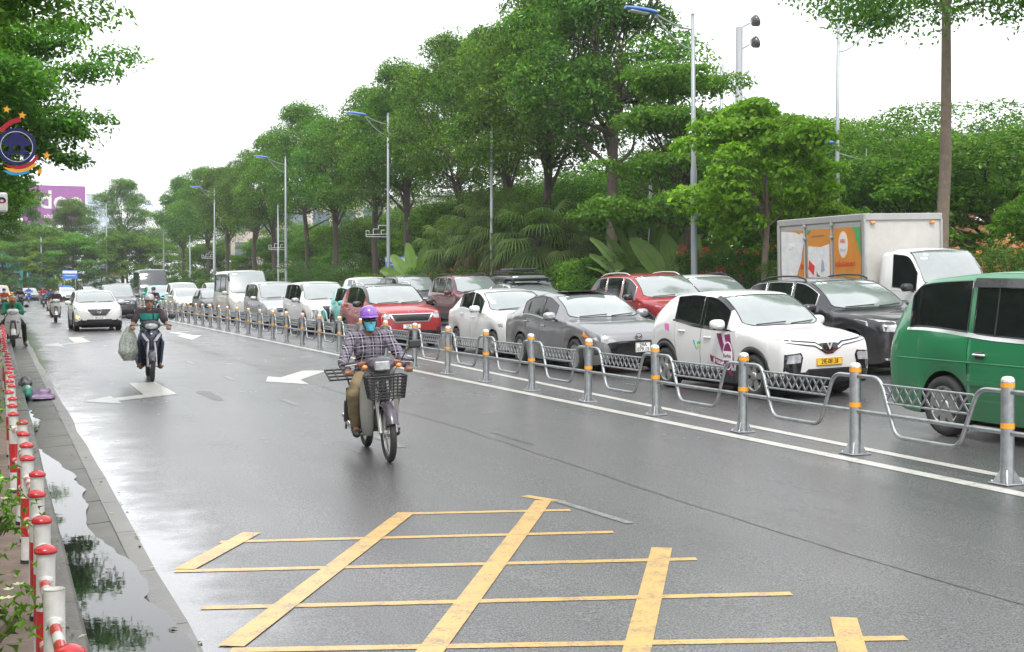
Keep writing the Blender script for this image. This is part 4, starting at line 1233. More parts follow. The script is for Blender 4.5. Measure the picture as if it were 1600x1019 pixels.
c = build_car('tall_van', 'tall dark grey van behind the turquoise taxi', sp, at(10.3, 92.0, 5.9), cat='van'); settle(c, 10.3)
c = build_car('family_suv', 'black SUV far back in the queue left of the tall grey van', plain(P_BLACK, 4.8, 1.85, 1.8, False, r=.37), at(9.6, 108, 4.8)); settle(c, 9.6)

# ---- second lane
nz = .95
sp = dict(L=4.66, W=1.89, H=1.645, wb=2.87, fo=.82, r=.36, zb=.2, nose=.93, hz=1.08, cowl=1.22, wtop=2.06, xr=3.70, xg=4.48, tz=1.10, bz=1.02, kick=.06, paint=P_BLACK, ds=.05, spokes=10, chrome_win=True, rails='black',
          doors=[(1.46, 2.56), (2.57, 3.40)], wins=[(1.68, 2.50), (2.58, 3.32), (3.38, 3.86)], pl=(.72, .86, .93, .975), wr=.76, bow=.16,
          front=[('headlight', [(.56, .80), (.60, .90), (.90, .955), (.975, .94), (.955, .84), (.86, .745), (.66, .735)], M_LENS, {'mirror': 1}),
                 ('grille', [(-.46, .88), (.46, .88), (.50, .74), (.38, .56), (-.38, .56), (-.50, .74)], M_GLOSSB, {}),
                 ('grille_bar', [(-.44, .80), (.44, .80), (.45, .77), (-.45, .77)], M_CHROME, {'off': .025}), ('grille_bar', [(-.45, .715), (.45, .715), (.44, .685), (-.44, .685)], M_CHROME, {'off': .025}),
                 ('lower_intake', [(-.88, .46), (-.5, .50), (.5, .50), (.88, .46), (.84, .32), (-.84, .32)], M_PLAST, {}),
                 ('bumper_chrome', [(-.86, .30), (.86, .30), (.82, .26), (-.82, .26)], M_CHROME, {'off': .014})],
          plate=(0, .42, .47, .11, '30F-772.09', M_PLATEW))
c = build_car('estate_suv', 'glossy black SUV with a chrome barred grille beside the small lorry', sp, at(14.3, 17.2, 4.66), .03); settle(c, 14.5)
emblem_disc(c, sp, .745, .095, 'star')

sp = dict(L=4.70, W=1.88, H=1.76, wb=2.70, fo=.90, r=.37, zb=.22, nose=1.04, hz=1.16, cowl=1.16, wtop=1.98, xr=3.85, xg=4.52, tz=1.18, bz=1.10, kick=.02, paint=P_RED, ds=.06, spokes=6, rails='chrome', clad=True, chrome_win=True,
          doors=[(1.40, 2.42), (2.43, 3.32)], wins=[(1.58, 2.36), (2.46, 3.26), (3.34, 4.10)], mirror=P_BLACK, pl=(.80, .89, .94, .98), wr=.77, sglass=M_SGLASS,
          front=[('headlight', [(.52, .97), (.56, 1.01), (.94, 1.05), (.97, .99), (.90, .95)], M_LENS, {'mirror': 1}),
                 ('grille', [(-.52, 1.0), (.52, 1.0), (.50, .70), (.40, .60), (-.40, .60), (-.50, .70)], M_GLOSSB, {}),
                 ('fog_light', [(.62, .74), (.68, .82), (.92, .80), (.94, .68), (.66, .66)], M_GLOSSB, {'mirror': 1}), ('fog_lamp', [(.70, .76), (.88, .75), (.88, .71), (.70, .70)], M_LENS, {'mirror': 1, 'off': .015}),
                 ('lower_intake', [(-.60, .44), (.60, .44), (.55, .28), (-.55, .28)], M_PLAST, {})],
          plate=(0, .52, .47, .11, '30K-418.55', M_PLATEW))
c = build_car('family_suv', 'large red SUV with black mirrors and chrome roof rails, behind the grey sedan', sp, at(15.35, 26.2, 4.70)); settle(c, 15.3)

sp = dict(L=4.7, W=1.86, H=1.84, wb=2.75, fo=.90, r=.38, zb=.26, nose=1.04, hz=1.20, cowl=1.18, wtop=2.0, xr=3.95, xg=4.55, tz=1.2, bz=1.12, paint=P_MAROON, ds=.07, spokes=6, rails='black', clad=True,
          doors=[(1.42, 2.46), (2.47, 3.34)], wins=[(1.60, 2.40), (2.50, 3.28), (3.36, 4.10)], pl=(.80, .89, .94, .98), wr=.76, front=front_std(1.04), plate=(0, .55, .47, .11, '29A-883.12', M_PLATEW))
c = build_car('family_suv', 'dark maroon SUV behind the small white saloon', sp, at(15.8, 41.0, 4.7)); settle(c, 15.4)
sp = dict(sp); sp.update(paint=P_DGREY, H=1.86, far=False, roof=None, ds=.08, plate=(0, .55, .47, .11, '30E-190.62', M_PLATEW)); 
c = build_car('family_suv', 'dark grey SUV behind the bright red one, in the second lane', sp, at(15.7, 47.6, 4.7)); settle(c, 15.3)
c = build_car('family_suv', 'white SUV just behind the dark grey one in the second lane', plain(P_WHITE, 4.7, 1.86, 1.84, False, r=.37, roof=None), at(16.0, 55, 4.7)); settle(c, 15.2)
c = build_car('hatchback_car', 'dark hatchback seen over the white people carrier', plain(P_DGREY, 4.2, 1.75, 1.62, False), at(14.9, 66.5, 4.2)); settle(c, 14.9)
c = build_car('family_suv', 'silver SUV in the second lane behind the cream minibus', plain(P_SILVER, 4.5, 1.8, 1.7, False), at(14.8, 92, 4.5)); settle(c, 14.8)
# third lane
sp = dict(L=4.55, W=1.84, H=1.69, wb=2.70, fo=.88, r=.355, zb=.2, nose=.97, hz=1.09, cowl=1.20, wtop=2.02, xr=3.68, xg=4.38, tz=1.12, bz=1.04, kick=.05, paint=P_WHITE, ds=.06, spokes=5, rails='black', clad=True, pillar=True,
          doors=[(1.44, 2.46), (2.47, 3.32)], wins=[(1.62, 2.40), (2.48, 3.30), (3.36, 3.82)], pl=(.74, .87, .93, .975), wr=.76, front=front_std(.97), plate=(0, .5, .47, .11, '30H-227.90', M_PLATEW))
c = build_car('family_suv', 'white SUV with black roof rails behind the black SUV', sp, at(17.3, 27.0, 4.55)); settle(c, 17.3)
sp = dict(sp); sp.update(paint=P_BLACK, H=1.82, roof=None, far=False, plate=None, L=4.9, xr=4.1, xg=4.75, wins=[(1.62, 2.40), (2.48, 3.40), (3.46, 4.2)])
c = build_car('family_suv', 'black SUV with a loaded roof rack beside the shrubs', sp, at(18.0, 41.0, 4.9)); settle(c, 17.6)
rk = MB()
for x in (-.55, .55): rk.tube([(x, -.4, 1.90), (x, 1.5, 1.90)], .018, 6)
for y in (-.3, .35, 1.0, 1.45): rk.tube([(-.58, y, 1.90), (.58, y, 1.90)], .014, 6); rk.tube([(-.55, y, 1.80), (-.55, y, 1.90)], .014, 6); rk.tube([(.55, y, 1.80), (.55, y, 1.90)], .014, 6)
rk.box((0, .5, 1.96), (.95, 1.3, .10), 0, .03); rk.build('roof_rack', M_PLAST, c)
sp = plain(P_SILVER, 4.3, 1.75, 1.56, False, far=False, ds=.08, plate=(0, .5, .47, .11, '30A-664.21', M_PLATEW))
c = build_car('hatchback_car', 'silver hatchback with a dark bar across its roof, behind the grey sedan', sp, at(14.9, 33.5, 4.3)); settle(c, 14.5)
b = MB(); b.tube([(-.62, -.25, 1.62), (.62, -.25, 1.62)], .03, 8); b.tube([(-.62, .45, 1.63), (.62, .45, 1.63)], .03, 8)
for x in (-.55, .55):
    for y in (-.25, .45): b.box((x, y, 1.585), (.06, .08, .08), 0, .01)
b.box((0, .1, 1.675), (1.15, .9, .05), 0, .02); b.build('roof_bars', M_PLAST, c)
# white and red car at the right edge beyond the green one
sp = dict(L=4.6, W=1.80, H=1.70, wb=2.7, fo=.9, r=.33, zb=.2, nose=.9, hz=1.05, cowl=1.1, wtop=1.95, xr=3.85, xg=4.45, tz=1.12, bz=1.04, paint=P_RED, roof=P_WHITE, ds=.08, spokes=7, doors=[(1.36, 2.36), (2.37, 3.22)], wins=[(1.56, 2.32), (2.42, 3.24), (3.3, 4.0)], front=front_std(.9), pillar=True)
c = build_car('hatchback_car', 'red car with a white roof at the picture edge beyond the green one', sp, at(14.7, 9.9, 4.6)); settle(c, 14.7)
b = MB().box((0, 1.95, 1.72), (1.2, .28, .07), 0, .03); b.build('roof_spoiler', P_WHITE, c)

# ---- green people carrier in front
sp = innova(P_GREEN, False, gap=.009, beltline='chrome', wstyle=0, spokes=8,
            sidep=[('rub_strip', [(1.34, .63), (2.28, .63), (2.28, .585), (1.34, .585)], P_GREEN, {'off': .028, 'thick': .035}), ('rub_strip', [(2.33, .63), (3.20, .63), (3.20, .585), (2.33, .585)], P_GREEN, {'off': .028, 'thick': .035}),
                   ('fuel_flap', [(3.46, .92), (3.62, .92), (3.62, .78), (3.46, .78)], P_GREEN, {'off': .003, 'sides': (1,)})], plate=(0, .5, .47, .11, '29E-310.76', M_PLATEW))
c = build_car('taxi_car', 'green people carrier taxi cut by the right edge of the picture', sp, at(10.3, 7.4, 4.58), .0, cat='taxi'); settle(c, 10.15)
sh = sp['_sh']
for sd in (-1, 1):
    b = MB(); q0 = []; q1 = []
    for k in range(15):
        u = lerp(1.60, 3.2, k / 14); i = min(range(len(sh.us)), key=lambda t: abs(sh.us[t] - u)); p = Vector(sh.pt(i, 8, sd))
        q0.append(Vector((p.x + sd * .0, u - 2.29, p.z + .03))); q1.append(Vector((p.x + sd * .045, u - 2.29, p.z - .06)))
    b.add(q0 + q1, [(i, i + 1, 15 + i + 1, 15 + i) for i in range(14)], 0, True); b.add([v + Vector((0, 0, -.006)) for v in q0 + q1], [(15 + i, 15 + i + 1, i + 1, i) for i in range(14)], 0, True)
    b.build('rain_visor', M_GLOSSB, c)
    # upright bar dividing the rear door glass, handle recess, black mirror-side trims
    for uu in (2.86,):
        i = min(range(len(sh.us)), key=lambda t: abs(sh.us[t] - uu)); p0, p1 = Vector(sh.pt(i, 7, sd)), Vector(sh.pt(i, 8, sd))
        MB().tube([p0 + Vector((sd * .004, 0, 0)), p1 + Vector((sd * .004, 0, 0))], .016, 6).build('window_bar', M_GLOSSB, c)
    for uu in (2.22, 3.11):
        h = sp['_bv'].ray_cast(Vector((sd * 3, uu - .1 - 2.29, sh.belt(uu) - .17)), Vector((-sd, 0, 0)))[0]
        if h: MB().box((h.x + sd * .004, h.y + .02, h.z - .005), (.016, .12, .07), 0, .006).build('handle_recess', M_GLOSSB, c)
    q = []
    for k in range(25):
        u = lerp(.55, 4.35, k / 24); zz = .80 + .02 * k / 24; h = sp['_bv'].ray_cast(Vector((sd * 3, u - 2.29, zz)), Vector((-sd, 0, 0)))[0]
        if h: q.append(h + Vector((-sd * .004, 0, 0)))
    MB().tube(q, .010, 6).build('body_crease', P_GREEN, c)

# ---- left carriageway: white crossover with its lamps on, and the rest of the traffic
G2 = 'cars driving on the left of the barrier'
sp = dict(L=4.27, W=1.77, H=1.55, wb=2.57, fo=.88, r=.34, zb=.2, nose=.90, hz=1.04, cowl=1.26, wtop=2.05, xr=3.35, xg=4.12, tz=1.08, bz=.98, kick=.06, paint=P_WHITE, clad=True, ds=.06, spokes=5, pl=(.72, .86, .93, .975),
          doors=[(1.46, 2.42), (2.43, 3.18)], wins=[(1.66, 2.36), (2.46, 3.24)], wr=.74,
          front=[('grille', [(-.48, .83), (.48, .83), (.46, .74), (.28, .58), (-.28, .58), (-.46, .74)], M_GLOSSB, {}),
                 ('grille_wing', [(.48, .78), (.70, .86), (.62, .80), (.46, .72), (.28, .565), (0, .555), (0, .575), (.26, .585)], M_CHROME, {'mirror': 1, 'off': .015}),
                 ('headlight', [(.60, .80), (.66, .86), (.96, .89), (.97, .83), (.80, .77)], M_LENS, {'mirror': 1}),
                 ('running_lamp', [(.70, .835), (.82, .85), (.82, .80), (.72, .79)], M_LAMPON, {'mirror': 1, 'off': .016}),
                 ('fog_light', [(.78, .48), (.94, .62), (.90, .46)], M_PLAST, {'mirror': 1}), ('lower_intake', [(-.50, .45), (.50, .45), (.60, .33), (-.60, .33)], M_GLOSSB, {}),
                 ('indicator', [(-.93, .62), (-.80, .56), (-.86, .47), (-.93, .50)], mat('lit_indicator', (.9, .4, .1), .2, emit=((1, .42, .10), 3.0)), {'off': .016}),
                 ('bumper_trim', [(-.95, .33), (.95, .33), (.92, .24), (-.92, .24)], M_PLAST, {})],
          plate=(0, .50, .47, .11, '30F-616.27', M_PLATEW))
c = build_car('crossover_car', 'white crossover car driving with its indicator lit, on the open road', sp, at(3.55, 50.6, 4.27), .02, G2); settle(c, 3.5)
emblem_disc(c, sp, .755, .07, 'wing')
c = build_car('family_suv', 'dark grey SUV following the white crossover close to the barrier', plain(P_DGREY, 4.7, 1.86, 1.75, False, r=.37), at(6.0, 69.5, 4.7), 0, G2); settle(c, 6)
c = build_car('taxi_car', 'white car with a blue sign on its roof, far down the open road', plain(P_WHITE, 4.4, 1.75, 1.5, True, r=.33), at(6.7, 138, 4.4), .1, G2, cat='taxi')
MB().box((0, .3, 1.56), (1.1, .35, .16), 0, .05).build('roof_sign', mat('blue_lamp_housing', (.05, .16, .55), .3, coat=.5), c)
c = build_car('sedan_car', 'beige sedan at the far barrier, right of the taxi with the blue sign', plain(P_PEARL), at(10.4, 168 - 6, 4.4), .2, G2)
c = build_car('taxi_car', 'yellow taxi far off at the left edge of the road', plain(P_YELLOW, 4.5, 1.8, 1.8, False), at(.2, 118, 4.5), .05, G2, cat='taxi')
c = build_car('sedan_car', 'grey sedan far off beside the yellow taxi', plain(P_GREY), at(3.4, 152, 4.4), .1, G2)
# ================================================================== small lorry with a box body
M_ALU = mat('aluminium_panel', (.46, .46, .45), .42, metal=.5, var=(3, (.36, .36, .35), .6), bump=(5, .05))
M_BOXW = mat('white_box_panel', (.50, .49, .46), .45, var=(2.2, (.40, .39, .36), .8))
M_ORANGE = mat('orange_poster', (.58, .23, .022), .45, var=(5, (.46, .17, .02), .6))
M_POSTW = mat('white_poster', (.70, .70, .69), .5, var=(6, (.50, .51, .52), .9))
M_POSTR = mat('red_poster_print', (.55, .03, .02), .45)
M_POSTG = mat('green_poster_print', (.04, .32, .10), .5)
M_POSTD = mat('dark_poster_print', (.14, .12, .10), .5)
M_POSTB = mat('grey_blue_poster_print', (.28, .31, .36), .5)
CL = 1.95
sp = dict(L=CL, W=1.76, H=2.16, wb=2.55, fo=.62, r=.32, zb=.30, nose=1.10, hz=1.33, cowl=.30, wtop=.88, xr=CL - .22, xg=CL - .06, tz=1.5, bz=1.30, kick=0, paint=P_WHITE, ds=.05, wr=.86, mir=.42, bow=.10, mirror=M_PLAST,
          doors=[(.62, 1.62)], wins=[(.56, 1.36)], spokes=8, pl=(.86, .93, .965, .99), chrome_handle=False,
          stickers=((-.74, .84, .16, .10), (-.52, .86, .12, .09), (-.60, .74, .14, .04)),
          front=[('headlight', [(.60, .86), (.62, 1.0), (.95, 1.02), (.96, .88)], M_LENS, {'mirror': 1}), ('grille', [(-.5, .98), (.5, .98), (.48, .88), (-.48, .88)], M_PLAST, {}),
                 ('bumper', [(-.95, .66), (.95, .66), (.93, .40), (-.93, .40)], M_PLAST, {})],
          plate=(0, .55, .47, .11, '29C-735.10', M_PLATEW))
lorry = build_car('lorry', 'small white lorry with torn orange posters on its box body', sp, at(17.35, 19.4, CL, 0), .0, None, 'lorry'); settle(lorry, 17.3)
bx = MB(); y0, y1 = CL / 2 + .06, CL / 2 + 3.15; zb0, zb1 = 1.00, 2.86; hw_ = .96; ym = (y0 + y1) / 2; LB = y1 - y0
bx.box((0, ym, (zb0 + zb1) / 2), (2 * hw_ - .02, LB - .02, zb1 - zb0 - .02), 0, .02)
box = bx.build('box_body', M_BOXW, lorry)
fr = MB()
for z, h in ((zb1 - .05, .14), (zb0 + .07, .20)):
    for sd in (1, -1): fr.box((sd * (hw_ + .005), ym, z), (.05, LB + .02, h), 0, .012)
    for y in (y0, y1): fr.box((0, y, z), (2 * hw_ + .02, .05, h), 0, .012)
for sd in (1, -1):
    for y in (y0 + .03, y1 - .03): fr.box((sd * (hw_ + .005), y, (zb0 + zb1) / 2), (.06, .10, zb1 - zb0 - .2), 0, .012)
fr.build('box_frame', M_ALU, box)
for x in (-.78, .72):
    MB().box((x, y0 - .03, zb1 - .17), (.11, .05, .05), 0, .012).build('marker_light', M_AMBER, box)
pw = (LB - .2) / 3
for k in range(3):
    yc = y1 - .10 - pw * (k + .5)                       # from the tail forwards
    for sd in (1, -1):
        pn = MB().box((sd * (hw_ + .0), yc, (zb0 + zb1) / 2 + .02), (.035, pw - .03, zb1 - zb0 - .36), 0, .008).build('side_door', M_ALU, box)
    if k:
        rod = MB(); yr = y1 - .10 - pw * k
        rod.tube([(-hw_ - .035, yr + .03, zb0 + .1), (-hw_ - .035, yr + .03, zb1 - .08)], .016, 8)
        for z in (zb0 + .22, zb1 - .42, zb1 - .16): rod.box((-hw_ - .035, yr + .03, z), (.035, .11, .055), 0, .008)
        rod.build('lock_rod', M_ALU, box)
XS = -hw_ - .0205
def poster(name, pts, m, lift=.0):
    """outline in (metres from the tail, height above the box floor) on the right-hand side"""
    M = frame_matrix((XS - .003 - lift, y1, zb0), (0, -1, 0), (0, 0, 1))
    b = MB().prism(pts, .004, M); return b.build(name, m, box)
pz0, pz1 = .24, 1.62
poster('poster', [(.15, pz0), (1.06, pz0), (1.06, pz1), (.15, pz1)], M_ORANGE)
poster('torn_sheet', [(.15, .26), (.40, .24), (.50, .27), (.62, .42), (.72, .58), (.80, .78), (.90, .95), (.93, 1.12), (.99, 1.30), (1.03, 1.44), (1.00, 1.54), (.92, 1.57), (.84, 1.53), (.70, 1.58), (.5, 1.60), (.15, 1.62)], M_POSTW, .006)
poster('poster', [(1.13, pz0), (2.00, pz0), (2.00, pz1), (1.13, pz1)], M_ORANGE)
poster('poster', [(2.08, pz0), (2.98, pz0), (2.98, pz1), (2.08, pz1)], M_ORANGE)
# carton printed on the middle door
poster('poster_print', [(1.16, .62), (1.52, .34), (1.93, .56), (1.93, 1.30), (1.62, 1.24), (1.16, 1.27)], M_POSTW, .006)
poster('poster_print', [(1.17, .78), (1.36, .64), (1.40, .84), (1.20, .97)], M_POSTR, .011)
poster('poster_print', [(1.47, .40), (1.52, .36), (1.55, .60), (1.47, .74)], M_POSTD, .011)
poster('poster_print', [(1.62, .70), (1.76, .74), (1.72, .95), (1.66, .98)], M_POSTB, .011)
poster('poster_print', [(1.52, .62), (1.66, .55), (1.78, .60), (1.66, .585), (1.54, .66)], M_POSTD, .012)
poster('poster_print', [(1.3, 1.46), (1.75, 1.48), (1.75, 1.50), (1.3, 1.48)], M_POSTD, .006)
for pts in ([(2.72, 1.62), (2.98, 1.62), (2.98, 1.08), (2.93, 1.12), (2.90, 1.28), (2.82, 1.38), (2.80, 1.52)], [(2.98, .24), (2.98, .62), (2.93, .58), (2.90, .48), (2.86, .40), (2.84, .24)], [(2.10, .24), (2.22, .24), (2.16, .31), (2.09, .33)], [(.15, .24), (.4, .235), (.3, .29), (.15, .32)], [(1.13, 1.62), (1.26, 1.62), (1.18, 1.53), (1.13, 1.55)]):
    poster('poster_print', pts, M_POSTG, .0105)
oval = lambda cx, cz, a, b_: [(cx + a * math.cos(t), cz + b_ * math.sin(t)) for t in [2 * PI * k / 22 for k in range(22)]]
poster('poster_print', oval(2.40, 1.27, .16, .28), mat('pale_orange_print', (.75, .52, .33), .5), .006)
poster('poster_print', oval(2.40, 1.27, .125, .235), M_POSTW, .010)
def ptext(txt, u, z, size, m, sx=1., bold=0., lift=.016):
    M = frame_matrix((XS - lift, y1 - u, zb0 + z), (0, -1, 0), (0, 0, 1)); text_on(txt, size, M, m, box, 'lettering', sx, bold)
ptext('24', .86, .47, .36, M_POSTW, .8, .02); ptext('SE', .93, .83, .13, M_POSTR, 1, .02); ptext('AH', .55, 1.28, .2, mat('pale_print', (.78, .78, .78), .5), .8)
ptext('HB1', 2.40, 1.34, .12, M_POSTR, .9, .02); ptext('food', 2.40, 1.16, .10, M_POSTB, .9, .01)
ptext('XỐNGSPORT', 2.46, .86, .125, M_POSTR, .92, .012); ptext('SIÊU THỊ', 2.36, .58, .10, M_POSTD, .9, .01); ptext('shopee.vn', 2.42, .44, .10, M_POSTD, .95, .005)
ch = MB(); ch.box((-.38, .9, .72), (.10, 4.4, .16), 0, .01); ch.box((.38, .9, .72), (.10, 4.4, .16), 0, .01)
for y in (1.4, 2.2, 3.0, 3.8): ch.box((0, y, .86), (1.8, .08, .12), 0, .01)
ch.box((-.75, 1.6, .6), (.4, .8, .35), 0, .04); ch.build('chassis', M_PLAST, lorry)
for sd in (1, -1): MB().box((sd * .78, CL / 2 + 2.4, .75), (.24, .9, .02), 0, .008).build('mudguard', M_PLAST, lorry)
# ================================================================== PEOPLE AND MOTORCYCLES
def blob(name, prims, mats, parent, voxel=.014, smooth=8, wr=0., wscale=9., loc=None):
    """overlapping tapered pieces fused to one continuous skin"""
    b = MB()
    for q in prims:
        if q[0] == 'cap':
            _, p0, p1, r0, r1 = q; p0, p1 = Vector(p0), Vector(p1); d = p1 - p0
            R = orient(d); n = max(d.length, 1e-4)
            prof = [(r0 * math.sin(a), -r0 * math.cos(a)) for a in [PI / 2 * k / 4 for k in range(5)]] + [(lerp(r0, r1, t), n * t) for t in (.33, .66)] + [(r1 * math.cos(a), n + r1 * math.sin(a)) for a in [PI / 2 * k / 4 for k in range(5)]]
            prof = [(max(r, .0004), h) for r, h in prof]
            b.lathe(prof, 14, p0, R)
        else:
            _, c, r = q[:3]; b.ell(c, r, 16, 12, q[3] if len(q) > 3 else None)
    o = b.build(name, mats, parent, loc)
    m1 = o.modifiers.new('fuse', 'REMESH'); m1.mode = 'VOXEL'; m1.voxel_size = voxel; m1.use_smooth_shade = True
    m2 = o.modifiers.new('soften', 'SMOOTH'); m2.factor = .5; m2.iterations = smooth
    dg = bpy.context.evaluated_depsgraph_get()
    me = bpy.data.meshes.new_from_object(o.evaluated_get(dg)); me.name = name
    o.modifiers.clear(); o.data = me
    if wr:
        n = len(me.vertices); co = [v.co.copy() for v in me.vertices]; no = [v.normal.copy() for v in me.vertices]
        for i in range(n):
            p = co[i] * wscale
            f = noise.noise(p) * .6 + noise.noise(Vector((p.x * 1.2, p.y * 1.2, p.z * 2.8)) + Vector((5, 2, 1))) * .7
            me.vertices[i].co = co[i] + no[i] * f * wr
    if len(me.materials) == 0: me.materials.append(mats)
    for p in me.polygons: p.use_smooth = True
    return o

M_SKIN = mat('skin', (.36, .19, .12), .5, var=(20, (.32, .16, .10), .4))
M_SKIND = mat('tanned_skin', (.24, .115, .065), .5, var=(20, (.20, .095, .055), .4))
M_HAIR = mat('black_hair', (.010, .009, .009), .5)
M_EYE = mat('dark_eye', (.012, .01, .01), .1)
M_LIP = mat('lips', (.25, .09, .08), .5)
M_MASK = mat('blue_face_mask', (.10, .50, .66), .8, bump=(40, .2))
M_WMASK = mat('white_face_mask', (.70, .70, .70), .8)
def cloth(name, c, c2=None, scale=14): return mat(name, c, .85, var=(scale, c2 or tuple(x * .75 for x in c), .6), bump=(180, .25))
M_KHAKI = cloth('khaki_trousers', (.25, .19, .105)); M_JEANS = cloth('blue_denim', (.050, .085, .17)); M_DARKCL = cloth('black_trousers', (.016, .016, .018))
M_SHOE = mat('black_shoe', (.015, .014, .014), .5); M_BROWNS = mat('brown_shoe', (.14, .075, .04), .6)

def plaid():
    m = bpy.data.materials.new('plaid_shirt_cloth'); m.use_nodes = True
    n, l, p = nodes_of(m)
    tc = n.new('ShaderNodeTexCoord'); sp_ = n.new('ShaderNodeSeparateXYZ'); l.new(tc.outputs['Object'], sp_.inputs[0])
    def mth(op, a, b=0., c=None):
        x = n.new('ShaderNodeMath'); x.operation = op
        for i, v in enumerate((a, b)):
            if isinstance(v, (int, float)): x.inputs[i].default_value = v
            else: l.new(v, x.inputs[i])
        return x.outputs[0]
    def band(v, per, lo, hi, ph=0.):
        f = mth('FRACT', mth('ADD', mth('DIVIDE', v, per), ph)); return mth('MULTIPLY', mth('GREATER_THAN', f, lo), mth('LESS_THAN', f, hi))
    xx = mth('ADD', sp_.outputs[0], mth('MULTIPLY', sp_.outputs[1], .35)); zz = mth('ADD', sp_.outputs[2], mth('MULTIPLY', sp_.outputs[1], .25))
    def mix(f, a, b):
        x = n.new('ShaderNodeMix'); x.data_type = 'RGBA'; l.new(f, x.inputs[0])
        for i, v in ((6, a), (7, b)):
            if isinstance(v, tuple): x.inputs[i].default_value = (*v, 1)
            else: l.new(v, x.inputs[i])
        return x.outputs[2]
    s = mth('MULTIPLY', mth('ADD', band(xx, .105, .15, .66), band(zz, .105, .15, .66)), .5)
    c = mix(s, (.20, .185, .22), (.008, .005, .016))
    w = mth('MAXIMUM', band(xx, .105, .37, .44), band(zz, .105, .37, .44)); c = mix(mth('MULTIPLY', w, .8), c, (.46, .44, .47))
    d = mth('MAXIMUM', band(xx, .105, .80, .90), band(zz, .105, .80, .90)); c = mix(mth('MULTIPLY', d, .7), c, (.12, .08, .17))
    l.new(c, p.inputs['Base Color']); p.inputs['Roughness'].default_value = .85
    t = n.new('ShaderNodeTexNoise'); t.inputs['Scale'].default_value = 160; l.new(tc.outputs['Object'], t.inputs['Vector'])
    b = n.new('ShaderNodeBump'); b.inputs['Strength'].default_value = .25; b.inputs['Distance'].default_value = .01; l.new(t.outputs['Fac'], b.inputs['Height']); l.new(b.outputs['Normal'], p.inputs['Normal'])
    return m
M_PLAID = plaid()

